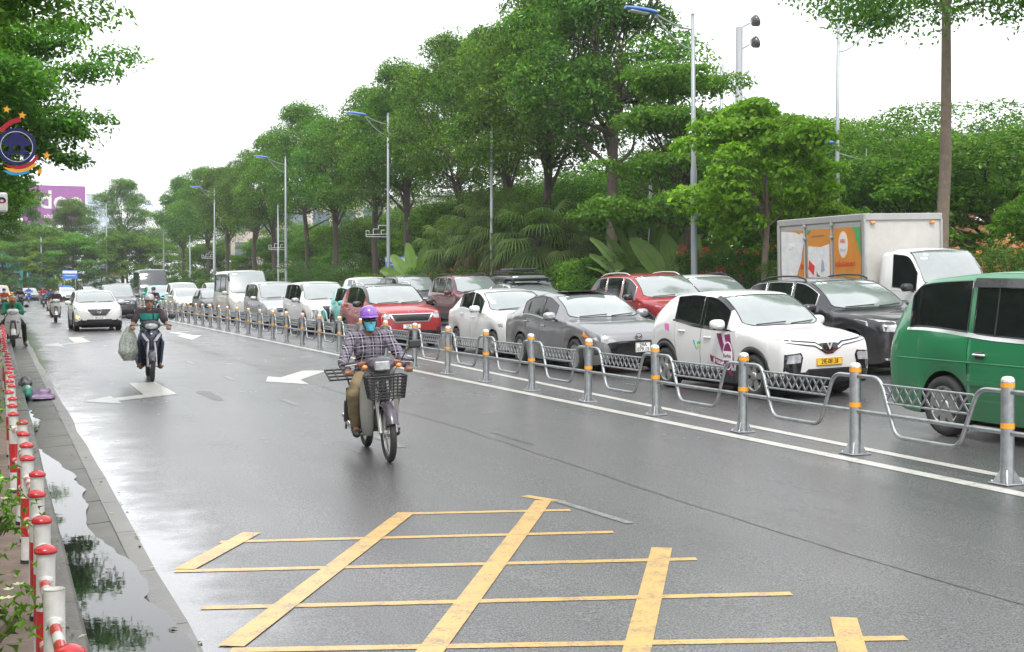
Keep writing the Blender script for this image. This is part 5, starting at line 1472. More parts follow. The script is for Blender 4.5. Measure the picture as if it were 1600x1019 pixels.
def rider(label, o, parent_xf, shirt, trousers, shoes, skin=M_SKIN, long_sleeve=True, helmet=None, mask=None, glasses=False, hair=True, detail=1, J=None, scale=1., hands='grip', visor=False, look=0.):
    """a person seated on a motorcycle; joints in the machine's own frame (forward = -Y)"""
    root = thing('person', label, 'person', parent_xf[0], parent_xf[1], 'motorcycle riders')
    root.scale = (scale,) * 3
    j = dict(pel=(0, .24, .84), bel=(0, .22, .98), che=(0, .17, 1.17), nek=(0, .13, 1.33), hed=(0, .09, 1.455), sh=(.19, .16, 1.275), el=(.31, -.02, 1.05), wr=(.325, -.27, 1.00), hip=(.10, .20, .82), kn=(.18, -.19, .70), an=(.165, .02, .30), to=(.18, -.15, .255))
    if J: j.update(J)
    V = {k: Vector(v) for k, v in j.items()}
    mx = lambda v, s: Vector((v.x * s, v.y, v.z))
    vx = (.0075, .009, .014)[2 - detail] if detail < 3 else .0075
    vx = {2: .008, 1: .011, 0: .018}[detail]
    asym = lambda nm, s: Vector(j[nm + ('R' if s < 0 else 'L')]) if (nm + ('R' if s < 0 else 'L')) in j else mx(V[nm], s)
    h = V['hed']
    body = [('ell', h + Vector((0, .012, .022)), (.077, .094, .098)), ('ell', h + Vector((0, -.022, -.045)), (.060, .072, .075)), ('cap', h + Vector((0, -.028, -.085)), h + Vector((0, -.05, -.09)), .036, .030),
            ('cap', h + Vector((0, -.085, .012)), h + Vector((0, -.108, -.022)), .010, .015), ('ell', h + Vector((.072, .005, -.01)), (.012, .022, .034)), ('ell', h + Vector((-.072, .005, -.01)), (.012, .022, .034)),
            ('ell', h + Vector((0, -.082, -.052)), (.024, .012, .010)), ('ell', h + Vector((.03, -.078, .026)), (.024, .012, .008)), ('ell', h + Vector((-.03, -.078, .026)), (.024, .012, .008)),
            ('cap', V['nek'] - Vector((0, -.01, .07)), h + Vector((0, .015, -.05)), .058, .052), ('ell', V['che'], (.15, .095, .17)), ('ell', V['bel'], (.13, .10, .14)), ('ell', V['pel'], (.14, .11, .10))]
    for s in (1, -1):
        sh, el, wr, hip, kn, an, to = (asym(k, s) for k in ('sh', 'el', 'wr', 'hip', 'kn', 'an', 'to'))
        body += [('cap', V['che'] + Vector((0, .0, .09)), sh, .06, .055), ('cap', sh, el, .046, .037), ('cap', el, wr, .038, .027), ('cap', hip, kn, .075, .052), ('cap', kn, an, .050, .034), ('cap', an, to, .036, .03), ('cap', V['pel'], hip, .09, .08)]
        d = (wr - el).normalized()
        if hands == 'grip':
            pc_ = wr + Vector((s * .004, -.035, -.006)); body.append(('ell', pc_, (.042, .030, .020)))
            body.append(('cap', wr, pc_, .026, .022))
            for k in range(4):
                fx = pc_.x + s * (.030 - .020 * k); ln = (.9, 1.05, 1.0, .8)[k]
                a0 = Vector((fx, pc_.y - .022, pc_.z + .004)); a1 = Vector((fx, pc_.y - .048 * ln, pc_.z - .014)); a2 = Vector((fx, pc_.y - .036 * ln, pc_.z - .042)); a3 = Vector((fx, pc_.y - .008, pc_.z - .048))
                body += [('cap', a0, a1, .0105, .0095), ('cap', a1, a2, .0095, .0085), ('cap', a2, a3, .0085, .007)]
            t0 = pc_ + Vector((-s * .036, .008, -.004)); t1 = pc_ + Vector((-s * .052, -.018, -.022)); body += [('cap', t0, t1, .012, .010), ('cap', t1, t1 + Vector((s * .012, -.016, -.016)), .010, .008)]
        else:
            pc_ = wr + d * .05; body += [('cap', wr, pc_, .026, .03)]
            side = Vector((s, 0, 0)); 
            for k in range(4):
                a0 = pc_ + Vector((0, -.012 + .008 * k, .026 - .017 * k)); a1 = a0 + d * .04; a2 = a1 + Vector((-s * .022, -.012, 0)) + d * .008
                body += [('cap', a0, a1, .010, .009), ('cap', a1, a2, .009, .007)]
            t1 = pc_ + Vector((0, -.02, .035)) + d * .015; body += [('cap', pc_, t1, .013, .010), ('cap', t1, t1 + d * .03, .010, .008)]
    blob('body', body, skin, root, vx, 5)
    # clothes
    up = [('ell', V['che'] + Vector((0, 0, .0)), (.185, .118, .205)), ('ell', V['bel'], (.170, .130, .19)), ('ell', V['pel'] + Vector((0, 0, .05)), (.170, .14, .10)), ('cap', V['nek'] + Vector((0, .012, -.085)), V['nek'] + Vector((0, .012, -.035)), .085, .062)]
    for s in (1, -1):
        sh, el, wr = (asym(k, s) for k in ('sh', 'el', 'wr'))
        up.append(('cap', V['che'] + Vector((0, 0, .075)), sh, .085, .076))
        if long_sleeve: up += [('cap', sh, el, .072, .060), ('cap', el, lerp(el, wr, .93), .060, .043)]
        else: up += [('cap', sh, lerp(sh, el, .72), .074, .068)]
    blob('shirt', up, shirt, root, vx * 1.25, 5, .011, 10)
    lo = [('ell', V['pel'] + Vector((0, 0, .0)), (.172, .145, .12))]
    for s in (1, -1):
        hip, kn, an = (asym(k, s) for k in ('hip', 'kn', 'an'))
        lo += [('cap', V['pel'], hip, .11, .098), ('cap', hip, kn, .100, .074), ('cap', kn, lerp(kn, an, .88), .073, .062)]
    blob('trousers', lo, trousers, root, vx * 1.25, 5, .009, 9)
    for s in (1, -1):
        an, to = asym('an', s), asym('to', s)
        fw = (to - an); fw.z = 0; fw.normalize()
        b = MB()
        blob('shoe', [('cap', an + Vector((0, .03, -.035)), an + Vector((0, .0, .02)), .05, .05), ('cap', an + Vector((0, .03, -.045)), to + Vector((0, 0, -.004)), .046, .044), ('cap', to + Vector((0, .03, -.006)), to + fw * .055 + Vector((0, 0, -.010)), .046, .036)], shoes, root, vx * 1.2, 4)
    # face
    if detail > 0 and not glasses:
        for s in (1, -1):
            MB().ell(h + Vector((s * .030, -.084, .010)), (.013, .007, .006), 8, 6).build('eye', M_EYE, root)
            MB().tube([h + Vector((s * .014, -.093, .030)), h + Vector((s * .032, -.090, .036)), h + Vector((s * .050, -.078, .030))], .0035, 5).build('eyebrow', M_HAIR, root)
    if not mask and detail > 0:
        MB().ell(h + Vector((0, -.093, -.053)), (.022, .006, .0065), 10, 6).build('mouth', M_LIP, root)
    if hair:
        blob('hair', [('ell', h + Vector((0, .028, .030)), (.081, .090, .096)), ('ell', h + Vector((0, -.035, .085)), (.062, .045, .035)), ('ell', h + Vector((0, .06, -.03)), (.066, .045, .06))], M_HAIR, root, max(vx, .01), 3, .006, 30)
    if glasses:
        b = MB(); R_ = [(math.sin(a) * .080, -math.cos(a) * .094) for a in [(-1.25 + 2.5 * k / 12) for k in range(13)]]
        rows = []
        for k, (x, y) in enumerate(R_):
            hh = .019 if abs(x) > .012 else .010
            rows.append([h + Vector((x, y - .006, .012 - hh)), h + Vector((x * 1.03, y - .012, .012)), h + Vector((x, y - .006, .012 + hh)), h + Vector((x * .93, y * .93, .012))])
        b.loft(rows); b.build('sunglasses', M_GLOSSB, root)
    if mask:
        b = MB(); rows = []
        for i in range(9):
            t = i / 8; z = lerp(-.108, -.008, t); wob = .004 * math.sin(i * 2.4)
            rr = lerp(.040, .070, t ** .7); yy = lerp(.088, .100, math.sin(t * PI * .8)) + wob
            rows.append([h + Vector((math.sin(a) * rr, -.012 - math.cos(a) * yy + (.004 if abs(a) > 1 else 0), z)) for a in [(-1.3 + 2.6 * k / 14) for k in range(15)]])
        b.loft(rows, closed=False, caps=False); b.build('face_mask', mask, root)
    if helmet:
        b = MB(); hc = h + Vector((0, .014, .052))
        prof = [(.1 * 1.02, -.018), (.108, .0), (.106, .03), (.096, .066), (.074, .096), (.04, .113), (.0005, .118)]
        vs = []
        b.lathe([(r, z) for r, z in prof], 22, (0, 0, 0)); b.lathe([(.1 * .94, -.016), (.102, -.020), (.108, -.006)], 22)
        b.v = [tuple(Vector((x * .94, y * 1.12, z)) + hc) for x, y, z in b.v]
        hm = b.build('helmet', helmet, root)
        st = MB().tube([h + Vector((.078, -.01, .02)), h + Vector((.068, -.03, -.06)), h + Vector((0, -.05, -.128)), h + Vector((-.068, -.03, -.06)), h + Vector((-.078, -.01, .02))], .006, 5); st.build('chin_strap', M_HAIR, hm)
        if visor:
            rows = []
            for k in range(13):
                a = -1.15 + 2.3 * k / 12; x, y = math.sin(a) * .100, -math.cos(a) * .118
                rows.append([hc + Vector((x, y, .010)), hc + Vector((x * 1.05, y - .062 * math.cos(a), -.008)), hc + Vector((x * 1.04, y - .060 * math.cos(a), -.016)), hc + Vector((x, y, .0))])
            MB().loft(rows).build('peak', helmet, hm)
        else:
            b = MB(); b.lathe([(.107, -.012), (.112, -.010), (.112, -.018), (.106, -.018)], 22, close=True); b.v = [tuple(Vector((x * .94, y * 1.12, z)) + hc) for x, y, z in b.v]; b.build('helmet_rim', M_PLAST, hm)
    return root

# ---------------------------------------------------------------- machines
def spoked_wheel(parent, y, r, tw, spokes=True, cast=False):
    t = MB(); R = Matrix.Rotation(PI / 2, 3, 'Y'); n = 10
    t.lathe([(r - tw / 2 + tw / 2 * math.cos(a), tw / 2 * 1.05 * math.sin(a)) for a in [2 * PI * k / n for k in range(n)]], 36, (0, y, r), R, close=True)
    w = t.build('wheel', M_TYRE, parent)
    rim = MB(); rr = r - tw
    rim.lathe([(rr + .012, -.016), (rr + .012, .016), (rr - .008, .012), (rr - .008, -.012)], 36, (0, y, r), R, close=True)
    rim.lathe([(.0005, -.045), (.035, -.045), (.042, -.02), (.042, .02), (.035, .045), (.0005, .045)], 16, (0, y, r), R)
    if spokes:
        for k in range(28):
            a = 2 * PI * k / 28; s = 1 if k % 2 else -1
            c0 = Vector((s * .03, y + .036 * math.cos(a + .5 * s), r + .036 * math.sin(a + .5 * s))); c1 = Vector((0, y + rr * math.cos(a), r + rr * math.sin(a)))
            rim.tube([c0, c1], .0022, 4, caps=False)
    else:
        for k in range(6):
            a = 2 * PI * k / 6
            rim.tube([Vector((0, y + .03 * math.cos(a), r + .03 * math.sin(a))), Vector((0, y + rr * math.cos(a + .15), r + rr * math.sin(a + .15)))], [.018, .011], 6, caps=False)
    rim.build('rim', M_ALLOY, w)
    MB().lathe([(.0005, .05), (.085, .05), (.085, .053), (.0005, .053)], 20, (0, y, r), R).build('brake_disc', M_ALLOY, w)
    return w

def apron(name, parent, m, rows, th=.018, n=12):
    """front shield: rows = (z, half width, front y, how far the sides sweep back)"""
    b = MB(); rings = []
    for (z, w, y, sweep) in rows:
        f = [Vector((w * (2 * k / n - 1), y + sweep * abs(2 * k / n - 1) ** 2.2, z)) for k in range(n + 1)]
        g = [Vector((p.x * .985, p.y + th, p.z)) for p in f[::-1]]
        rings.append(f + g)
    b.loft(rings); return b.build(name, m, parent)

def fender(parent, y, r, w, a0, a1, m, off=.035):
    b = MB(); rings = []; n = 14
    for k in range(n + 1):
        a = lerp(a0, a1, k / n); R_ = r + off
        ring = []
        for q in range(7):
            t = -1 + 2 * q / 6
            rad = R_ - (.035 * t * t if abs(t) < .9 else .05)
            ring.append(Vector((w / 2 * t, y + rad * math.cos(a), r + rad * math.sin(a))))
        for q in range(6, -1, -1):
            t = -1 + 2 * q / 6; rad = R_ - .008 - (.035 * t * t if abs(t) < .9 else .05)
            ring.append(Vector((w / 2 * t * .93, y + rad * math.cos(a), r + rad * math.sin(a))))
        rings.append(ring)
    b.loft(rings); return b.build('front_mudguard' if y < 0 else 'rear_mudguard', m, parent)

def hull(name, parent, m, stations, n=14, p=2.4):
    """body along Y: (y, centre z, half width, half height)"""
    b = MB(); rings = []
    for (y, z, w, h) in stations:
        rings.append([Vector((w * math.copysign(abs(math.cos(a)) ** (2 / p), math.cos(a)), y, z + h * math.copysign(abs(math.sin(a)) ** (2 / p), math.sin(a)))) for a in [2 * PI * k / n for k in range(n)]])
    b.loft(rings); return b.build(name, m, parent)

def motorcycle(label, loc, rz, kind, paintm, group='motorcycles on the road', light=M_LENS, mirrors=(1, -1), trim=None, lean=0., far=False, name='motorcycle', basket=False, plate=None):
    root = thing(name, label, 'motorbike', loc, rz, group); root.rotation_euler[1] = lean
    trim = trim or M_PLAST
    r = {'cub': .285, 'under': .275, 'scoot': .255}[kind]; tw = {'cub': .062, 'under': .072, 'scoot': .095}[kind]
    spoked_wheel(root, -.62, r, tw, kind == 'cub'); spoked_wheel(root, .62, r, tw * 1.15, kind == 'cub')
    fender(root, -.62, r, .12 if kind != 'scoot' else .15, .5, 2.75, paintm if kind != 'cub' else mat('plum_plastic', (.055, .045, .062), .35, coat=.5))
    for s in (1, -1):
        f = MB().tube([(s * .075, -.62, r), (s * .07, -.50, r + .28), (s * .045, -.42, .78)], [.021, .024, .02], 8)
        f.build('fork_leg', M_ALLOY if kind != 'scoot' else M_PLAST, root)
    MB().tube([(0, -.45, .70), (0, -.34, .98)], .03, 8).build('steering_column', M_PLAST, root)
    hz_ = .95 if kind == 'cub' else 1.0
    dzc = hz_ - 1.0
    hb = MB(); hb.tube(rounded([(-.35, -.26, hz_ + .005), (-.2, -.31, hz_ + .015), (0, -.36, hz_), (.2, -.31, hz_ + .015), (.35, -.26, hz_ + .005)], .08), .012, 8); hb.build('handlebar', M_PLAST, root)
    for s in (1, -1):
        MB().tube([(s * .24, -.295, hz_ + .012), (s * .365, -.255, hz_ + .004)], .018, 10).build('grip', M_BLACK, root)
        MB().tube([(s * .20, -.33, hz_ + .01), (s * .34, -.335, hz_ - .005)], .006, 5).build('brake_lever', M_ALLOY, root)
    for s in mirrors:
        mm = MB(); mm.tube([(s * .23, -.31, hz_ + .02), (s * .27, -.33, hz_ + .10), (s * .33, -.33, hz_ + .16)], .006, 6)
        if kind == 'cub': mm.box((s * .37, -.335, hz_ + .175), (.13, .035, .085), 0, .016)
        else: mm.ell((s * .37, -.335, hz_ + .175), (.072, .022, .050), 14, 8)
        mm.build('mirror', M_PLAST, root)
    # handlebar cover and headlamp
    if kind == 'cub':
        hull('headlamp_cover', root, mat('plum_plastic'), [(y_, z_ + dzc, a_, b_) for y_, z_, a_, b_ in ((-.49, .985, .085, .055), (-.46, .99, .115, .075), (-.38, 1.0, .15, .08), (-.30, 1.01, .12, .055), (-.26, 1.01, .05, .03))])
        MB().box((0, -.492, .985 + dzc), (.155, .03, .095), 0, .028).build('headlamp', light, root)
        for s in (1, -1): hull('cowling_arm', root, mat('red_brown_cowling', (.20, .06, .035), .5, coat=.3), [(-.40, .99 + dzc, .05, .03), (-.37, .995 + dzc, .07, .035), (-.33, 1.0 + dzc, .05, .03)]).location = (s * .16, .02, .0)
        grey = mat('grey_leg_shield', (.30, .29, .27), .42, coat=.4, var=(6, (.23, .22, .20), .6))
        for s in (1, -1):
            b = MB(); rings = []
            for (z, xi, xo, y, sw) in ((.22, .09, .165, -.20, .05), (.30, .08, .185, -.26, .07), (.45, .075, .198, -.30, .09), (.62, .07, .198, -.33, .10), (.76, .065, .185, -.36, .09), (.86, .055, .16, -.385, .06), (.90, .045, .12, -.39, .03)):
                f = [Vector((s * lerp(xi, xo, k / 6), y + sw * (k / 6) ** 2, z)) for k in range(7)]
                rings.append(f + [Vector((p.x, p.y + .016, p.z)) for p in f[::-1]])
            b.loft(rings); b.build('leg_shield', grey, root)
        apron('front_cover', root, mat('plum_plastic'), [(.50, .07, -.39, .02), (.62, .10, -.42, .03), (.78, .105, -.435, .03), (.90, .085, -.43, .03)])
        hull('engine', root, mat('engine_alloy', (.12, .12, .12), .5, metal=.6, bump=(30, .4)), [(-.22, .38, .06, .07), (-.10, .36, .11, .11), (.10, .34, .13, .12), (.24, .34, .10, .09)])
        hull('body_cover', root, mat('plum_plastic'), [(-.22, .62, .05, .05), (-.05, .60, .10, .09), (.2, .62, .13, .12), (.5, .68, .13, .10), (.82, .74, .07, .05)])
        hull('seat', root, M_BLACK, [(-.02, .77, .07, .02), (.05, .78, .12, .035), (.3, .785, .135, .042), (.6, .80, .135, .045), (.72, .80, .10, .03)])
        rack = MB(); 
        for x in (-.40, -.31, -.22, -.13): rack.tube([(x, .30, .76), (x, .66, .84)], .010, 5)
        for k in range(4): rack.tube([(-.41, .30 + .12 * k, .765 + .0265 * k), (-.12, .30 + .12 * k, .765 + .0265 * k)], .011, 5)
        rack.tube([(-.2, .55, .83), (-.15, .5, .6)], .010, 5)
        rack.tube([(-.16, .45, .82), (-.12, .40, .70), (.0, .40, .70)], .010, 5); rack.build('luggage_rack', M_PLAST, root)
    else:
        hull('headlamp_cover', root, trim if kind == 'under' else paintm, [(-.475, .985, .07, .04), (-.45, 1.0, .13, .075), (-.38, 1.02, .17, .085), (-.30, 1.02, .14, .06), (-.24, 1.01, .06, .03)])
        hl = MB(); hl.v = []
        hull('headlamp', root, light, [(-.492, .985, .05, .03), (-.478, .99, .095, .048), (-.455, .998, .118, .06), (-.43, 1.0, .11, .05)])
        if kind == 'under':
            apron('front_shield', root, paintm, [(.34, .05, -.36, .06), (.44, .11, -.40, .10), (.58, .15, -.44, .14), (.72, .19, -.46, .18), (.84, .20, -.46, .18), (.93, .14, -.44, .12), (.97, .07, -.42, .04)])
            for s in (1, -1):
                b = MB(); M = frame_matrix((s * .085, -.455, .80), (1, 0, .0), (0, .12, 1)) @ Matrix.Rotation(s * -.0, 4, 'Z')
                b.prism([(s * -.055, -.075), (s * .01, -.07), (s * .085, .04), (s * .075, .085), (s * .02, .03)], .05, M); b.build('side_lamp', light, root)
            MB().ell((0, -.47, .86), (.022, .012, .022), 10, 6).build('badge', M_CHROME, root)
            for s in (1, -1):
                b = MB(); rings = []
                for (z, x, y0_, y1_) in ((.26, .15, -.20, .0), (.40, .17, -.30, -.05), (.60, .185, -.34, -.12), (.76, .19, -.34, -.2)):
                    rings.append([Vector((s * x, y0_, z)), Vector((s * (x + .012), (y0_ + y1_) / 2, z)), Vector((s * x, y1_, z)), Vector((s * (x - .02), (y0_ + y1_) / 2, z))])
                b.loft(rings); b.build('leg_shield', trim, root)
        else:
            apron('front_shield', root, paintm, [(.30, .10, -.33, .06), (.40, .17, -.37, .12), (.55, .215, -.41, .17), (.70, .225, -.44, .18), (.84, .20, -.455, .15), (.93, .14, -.45, .10), (.98, .07, -.43, .04)])
            apron('inner_shield', root, trim, [(.28, .15, -.26, .02), (.5, .2, -.25, .02), (.85, .19, -.30, .02), (.95, .12, -.34, .02)])
            for s in (1, -1): MB().ell((s * .135, -.40, .72), (.05, .022, .035), 12, 8).build('side_lamp', light, root)
            hull('floor', root, trim, [(-.30, .27, .12, .04), (-.1, .27, .17, .05), (.1, .28, .17, .06)])
        hull('engine', root, mat('engine_alloy', (.12, .12, .12), .5, metal=.6, bump=(30, .4)), [(-.2, .36, .06, .08), (-.05, .34, .12, .11), (.15, .33, .13, .11), (.5, .32, .09, .07)])
        hull('body_cover', root, paintm, [(-.10, .55, .06, .06), (.05, .57, .14, .12), (.3, .62, .165, .14), (.6, .70, .14, .10), (.88, .78, .06, .04)])
        hull('seat', root, M_BLACK, [(-.05, .75, .08, .02), (.02, .76, .13, .035), (.3, .775, .145, .042), (.6, .80, .135, .045), (.74, .81, .10, .03)])
    fender(root, .62, r, .13, .35, 2.4, M_PLAST, .045)
    ex = MB(); ex.tube([(-.10, -.12, .30), (-.14, .1, .22), (-.16, .3, .24)], .02, 8); ex.tube([(-.165, .3, .24), (-.175, .42, .27), (-.18, .78, .33), (-.18, .84, .34)], [.03, .048, .052, .03], 12); ex.build('exhaust', M_CHROME if kind == 'cub' else M_PLAST, root)
    for s in (1, -1):
        MB().tube([(s * .12, .62, r), (s * .135, .52, .62)], .018, 8).build('rear_shock', M_PLAST, root)
        MB().tube([(s * .10, -.02, .25), (s * .24, -.02, .245)], .014, 8).build('foot_peg', M_BLACK, root)
    if plate: 
        MB().box((0, -.47, .60), (.16, .006, .05), 0, .002).build('front_plate', M_PLATEW, root)
    if kind == 'cub':
        for s in (1, -1):
            MB().tube([(s * .22, -.33, hz_ + .01), (s * .17, -.43, hz_ - .02), (s * .10, -.50, hz_ - .10), (s * .06, -.47, .72)], .0045, 5).build('cable', M_BLACK, root)
            MB().ell((s * .17, -.47, hz_ - .02), (.030, .022, .024), 10, 6).build('indicator', M_AMBER, root)
        sh_ = MB(); sh_.tube([(-.20, .48, .66), (-.205, .52, .50)], .012, 8); sh_.tube([(-.205, .52, .52), (-.215, .56, .30)], .030, 10); sh_.tube([(-.215, .56, .30), (-.22, .58, .22)], .012, 8); sh_.build('support_leg', M_PLAST, root)
    if basket:
        bk = MB(); cx, cy_, cz = 0, -.60, .83
        def rect(z, w, d): return [Vector((-w, cy_ - d, z)), Vector((w, cy_ - d, z)), Vector((w, cy_ + d, z)), Vector((-w, cy_ + d, z))]
        def per(z, w, d, n=9):
            q = rect(z, w, d); out = []
            for i in range(4):
                for k in range(n): out.append(q[i].lerp(q[(i + 1) % 4], k / n))
            return out
        top, bot = per(.845, .195, .125), per(.63, .165, .10)
        bk.tube(top, .008, 5, closed=True); bk.tube(bot, .006, 5, closed=True)
        for i in range(len(top)): bk.tube([top[i], bot[i]], .005, 4, caps=False)
        for k in range(1, 7): bk.tube([t.lerp(q, k / 7) for t, q in zip(top, bot)], .005, 4, closed=True)
        for k in range(9): bk.tube([bot[k], bot[26 - k]], .0035, 4, caps=False)
        bb = bk.build('basket', M_PLAST, root)
        for s in (1, -1): MB().tube([(s * .08, -.60, .63), (s * .07, -.50, .58)], .008, 5).build('basket_stay', M_PLAST, root)
    return root
def ride(lat, y, rz, label_m, label_p, kind, paintm, person, **kw):
    loc = (lat, y, zg(lat))
    m = motorcycle(label_m, loc, rz, kind, paintm, **kw)
    p = rider(label_p, None, (loc, rz), **person)
    if kw.get('lean'): p.rotation_euler[1] = kw['lean']
    return m, p
M_BLUEP = mat('blue_black_paint', (.018, .020, .055), .25, coat=1.)
M_WHITEP = mat('white_scooter_paint', (.62, .60, .57), .3, coat=.8)
M_REDP = mat('dark_red_scooter_paint', (.20, .02, .02), .3, coat=.8)
M_BLACKP = mat('black_scooter_paint', (.02, .02, .022), .25, coat=.8)
M_HPURP = mat('purple_helmet', (.22, .085, .42), .3, coat=.6)
M_HSILV = mat('silver_helmet', (.42, .43, .43), .35, metal=.4, coat=.5)
M_HBLK = mat('black_helmet', (.02, .02, .022), .3, coat=.6)
M_HGRN = mat('green_helmet', (.03, .26, .16), .35, coat=.5)
# main rider
ride(3.60, 12.62, -.09, 'old grey motorbike with a black wire basket and spoked wheels, nearest on the road', 'rider in a plaid shirt, purple cap helmet and blue mask on the grey motorbike', 'cub', M_BLACKP,
     dict(shirt=M_PLAID, trousers=M_KHAKI, shoes=M_SHOE, skin=M_SKIND, helmet=M_HPURP, mask=M_MASK, glasses=True, hair=True, detail=2, visor=True, scale=.938, J=dict(el=(.33, .0, 1.02), wr=(.325, -.27, .955), knR=(-.27, -.20, .70), anR=(-.22, .04, .31), toR=(-.24, -.13, .265))), mirrors=(1,), basket=True, lean=-.05)
# second rider with sack
def tee():
    m = cloth('dark_tee_cloth', (.045, .032, .035)); n, l, p = nodes_of(m)
    tc = n.new('ShaderNodeTexCoord'); s = n.new('ShaderNodeSeparateXYZ'); l.new(tc.outputs['Object'], s.inputs[0])
    def mth(op, a, b):
        x = n.new('ShaderNodeMath'); x.operation = op
        for i, v in enumerate((a, b)):
            if isinstance(v, (int, float)): x.inputs[i].default_value = v
            else: l.new(v, x.inputs[i])
        return x.outputs[0]
    inx = mth('LESS_THAN', mth('ABSOLUTE', s.outputs[0], 0), .175); z1 = mth('MULTIPLY', mth('GREATER_THAN', s.outputs[2], .90), mth('LESS_THAN', s.outputs[2], 1.245))
    gap = mth('SUBTRACT', 1, mth('MULTIPLY', mth('GREATER_THAN', s.outputs[2], 1.105), mth('LESS_THAN', s.outputs[2], 1.13)))
    gap2 = mth('SUBTRACT', 1, mth('MULTIPLY', mth('GREATER_THAN', s.outputs[0], .055), mth('LESS_THAN', s.outputs[0], .085)))
    f = mth('MULTIPLY', mth('MULTIPLY', inx, z1), mth('MULTIPLY', gap, gap2)); f = mth('MULTIPLY', f, mth('LESS_THAN', s.outputs[1], .16))
    old = p.inputs['Base Color'].links[0].from_socket
    mx = n.new('ShaderNodeMix'); mx.data_type = 'RGBA'; l.new(f, mx.inputs[0]); l.new(old, mx.inputs[6]); mx.inputs[7].default_value = (.02, .26, .22, 1); l.new(mx.outputs[2], p.inputs['Base Color'])
    return m
ride(2.62, 24.45, -.05, 'dark blue motorbike with a white sack hung beside its front', 'rider in a dark tee shirt with a teal print and a silver half helmet', 'under', M_BLUEP,
     dict(shirt=tee(), trousers=M_JEANS, shoes=M_BROWNS, skin=M_SKIN, long_sleeve=False, helmet=M_HSILV, detail=2, scale=.98))
def sack():
    b = MB(); n = 40; rings = []
    for i in range(22):
        t = i / 21; z = 1.0 - .78 * t
        r = .045 + .17 * math.sin(min(1, t * 1.25) * PI * .55) - (.10 * max(0, t - .75) / .25)
        ring = []
        for k in range(n):
            a = 2 * PI * k / n
            f = 1 + .10 * math.sin(a * 9 + 3 * noise.noise((t * 2, a, 0))) * (1 - t * .4) + .18 * noise.noise((math.cos(a) * 2.2, math.sin(a) * 2.2, t * 3))
            ring.append((r * f * math.cos(a) * 1.1, r * f * math.sin(a) * .8, z + .03 * noise.noise((math.cos(a) * 3, math.sin(a) * 3, 7))))
        rings.append(ring)
    b.loft(rings); return b
m = mat('translucent_sack', (.60, .62, .56), .3, coat=.5, var=(22, (.20, .24, .19), 1.3), bump=(26, .8))
o = sack().build('sack', m); o.location = (2.62 - .39, 24.45 - .16, zg(2.2) + .20); o.scale = (.74, .8, .80)
tag(o, 'bulging white plastic sack hanging beside the dark blue motorbike', 'sack')
# rider by the barrier with a phone
P3 = dict(shirt=cloth('navy_tee_cloth', (.02, .025, .055)), trousers=M_DARKCL, shoes=M_SHOE, long_sleeve=False, helmet=M_HBLK, mask=M_WMASK, detail=1, visor=True, J=dict(elL=(.27, .0, 1.02), wrL=(.10, -.16, 1.17)))
ride(6.75, 61.2, .0, 'dark motorbike with white lamps close to the barrier', 'rider in a navy tee shirt and white mask close to the barrier', 'under', M_BLUEP, P3)
# white scooter and its companions
maroon = cloth('maroon_jacket_cloth', (.05, .016, .025))
ride(2.58, 64.3, .0, 'white scooter leading two others left of the white crossover', 'bareheaded rider in a dark maroon jacket on the white scooter', 'scoot', M_WHITEP, dict(shirt=maroon, trousers=cloth('brown_trousers', (.10, .075, .06)), shoes=M_SHOE, mask=M_WMASK, detail=1))
ride(2.95, 80, .0, 'pale scooter just behind the white one', 'rider in a blue shirt just behind the white scooter', 'scoot', M_PEARL if False else M_WHITEP, dict(shirt=cloth('blue_shirt_cloth', (.03, .12, .28)), trousers=M_DARKCL, shoes=M_SHOE, detail=0))
ride(3.45, 108., .0, 'grey scooter last of the three in a line', 'rider in a red jacket behind the blue shirt', 'scoot', M_BLACKP, dict(shirt=cloth('red_jacket_cloth', (.35, .02, .025)), trousers=M_DARKCL, shoes=M_SHOE, detail=0))
# parked courier
grn = cloth('green_courier_jacket', (.02, .30, .17))
ride(.42, 39.9, .02, 'white scooter parked against the kerb', 'courier in a green jacket bent over a phone on the parked scooter', 'scoot', M_WHITEP,
     dict(shirt=grn, trousers=M_DARKCL, shoes=M_BROWNS, skin=M_SKIND, helmet=mat('amber_helmet', (.42, .17, .03), .35, coat=.5), detail=1, hands='hold', scale=1.0, visor=True,
          J=dict(che=(0, .10, 1.12), nek=(0, .0, 1.24), hed=(0, -.10, 1.30), sh=(.19, .06, 1.21), el=(.27, -.06, .97), wr=(.07, -.24, 1.07), kn=(.30, -.10, .62), an=(.33, .02, .12), to=(.36, -.13, .05))))
ph = MB().box((.42, 39.9 - .30, zg(.5) + 1.10), (.08, .018, .15), 0, .006, Matrix.Rotation(.5, 3, 'X')).build('phone', M_GLOSSB); tag(ph, 'black phone held by the courier in green', 'phone')
# red and dark riders on the left, blue one far off
ride(.40, 80.0, .0, 'dark scooter at the left edge behind the parked courier', 'rider in an orange red jacket at the left edge', 'scoot', M_BLACKP, dict(shirt=cloth('orange_jacket_cloth', (.50, .06, .02)), trousers=M_DARKCL, shoes=M_SHOE, helmet=M_HBLK, mask=M_WMASK, detail=0))
ride(1.55, 98.0, .0, 'dark scooter right of the one at the left edge', 'rider in a dark maroon coat beyond the orange red jacket', 'scoot', M_BLACKP, dict(shirt=maroon, trousers=M_DARKCL, shoes=M_SHOE, helmet=M_HBLK, detail=0))
ride(3.0, 138., .0, 'blue scooter far off alone near the cross barrier', 'rider in a bright blue coat far off near the cross barrier', 'scoot', mat('blue_scooter_paint', (.02, .05, .30), .3, coat=.6), dict(shirt=cloth('bright_blue_coat', (.02, .10, .45)), trousers=M_DARKCL, shoes=M_SHOE, helmet=M_HBLK, detail=0))
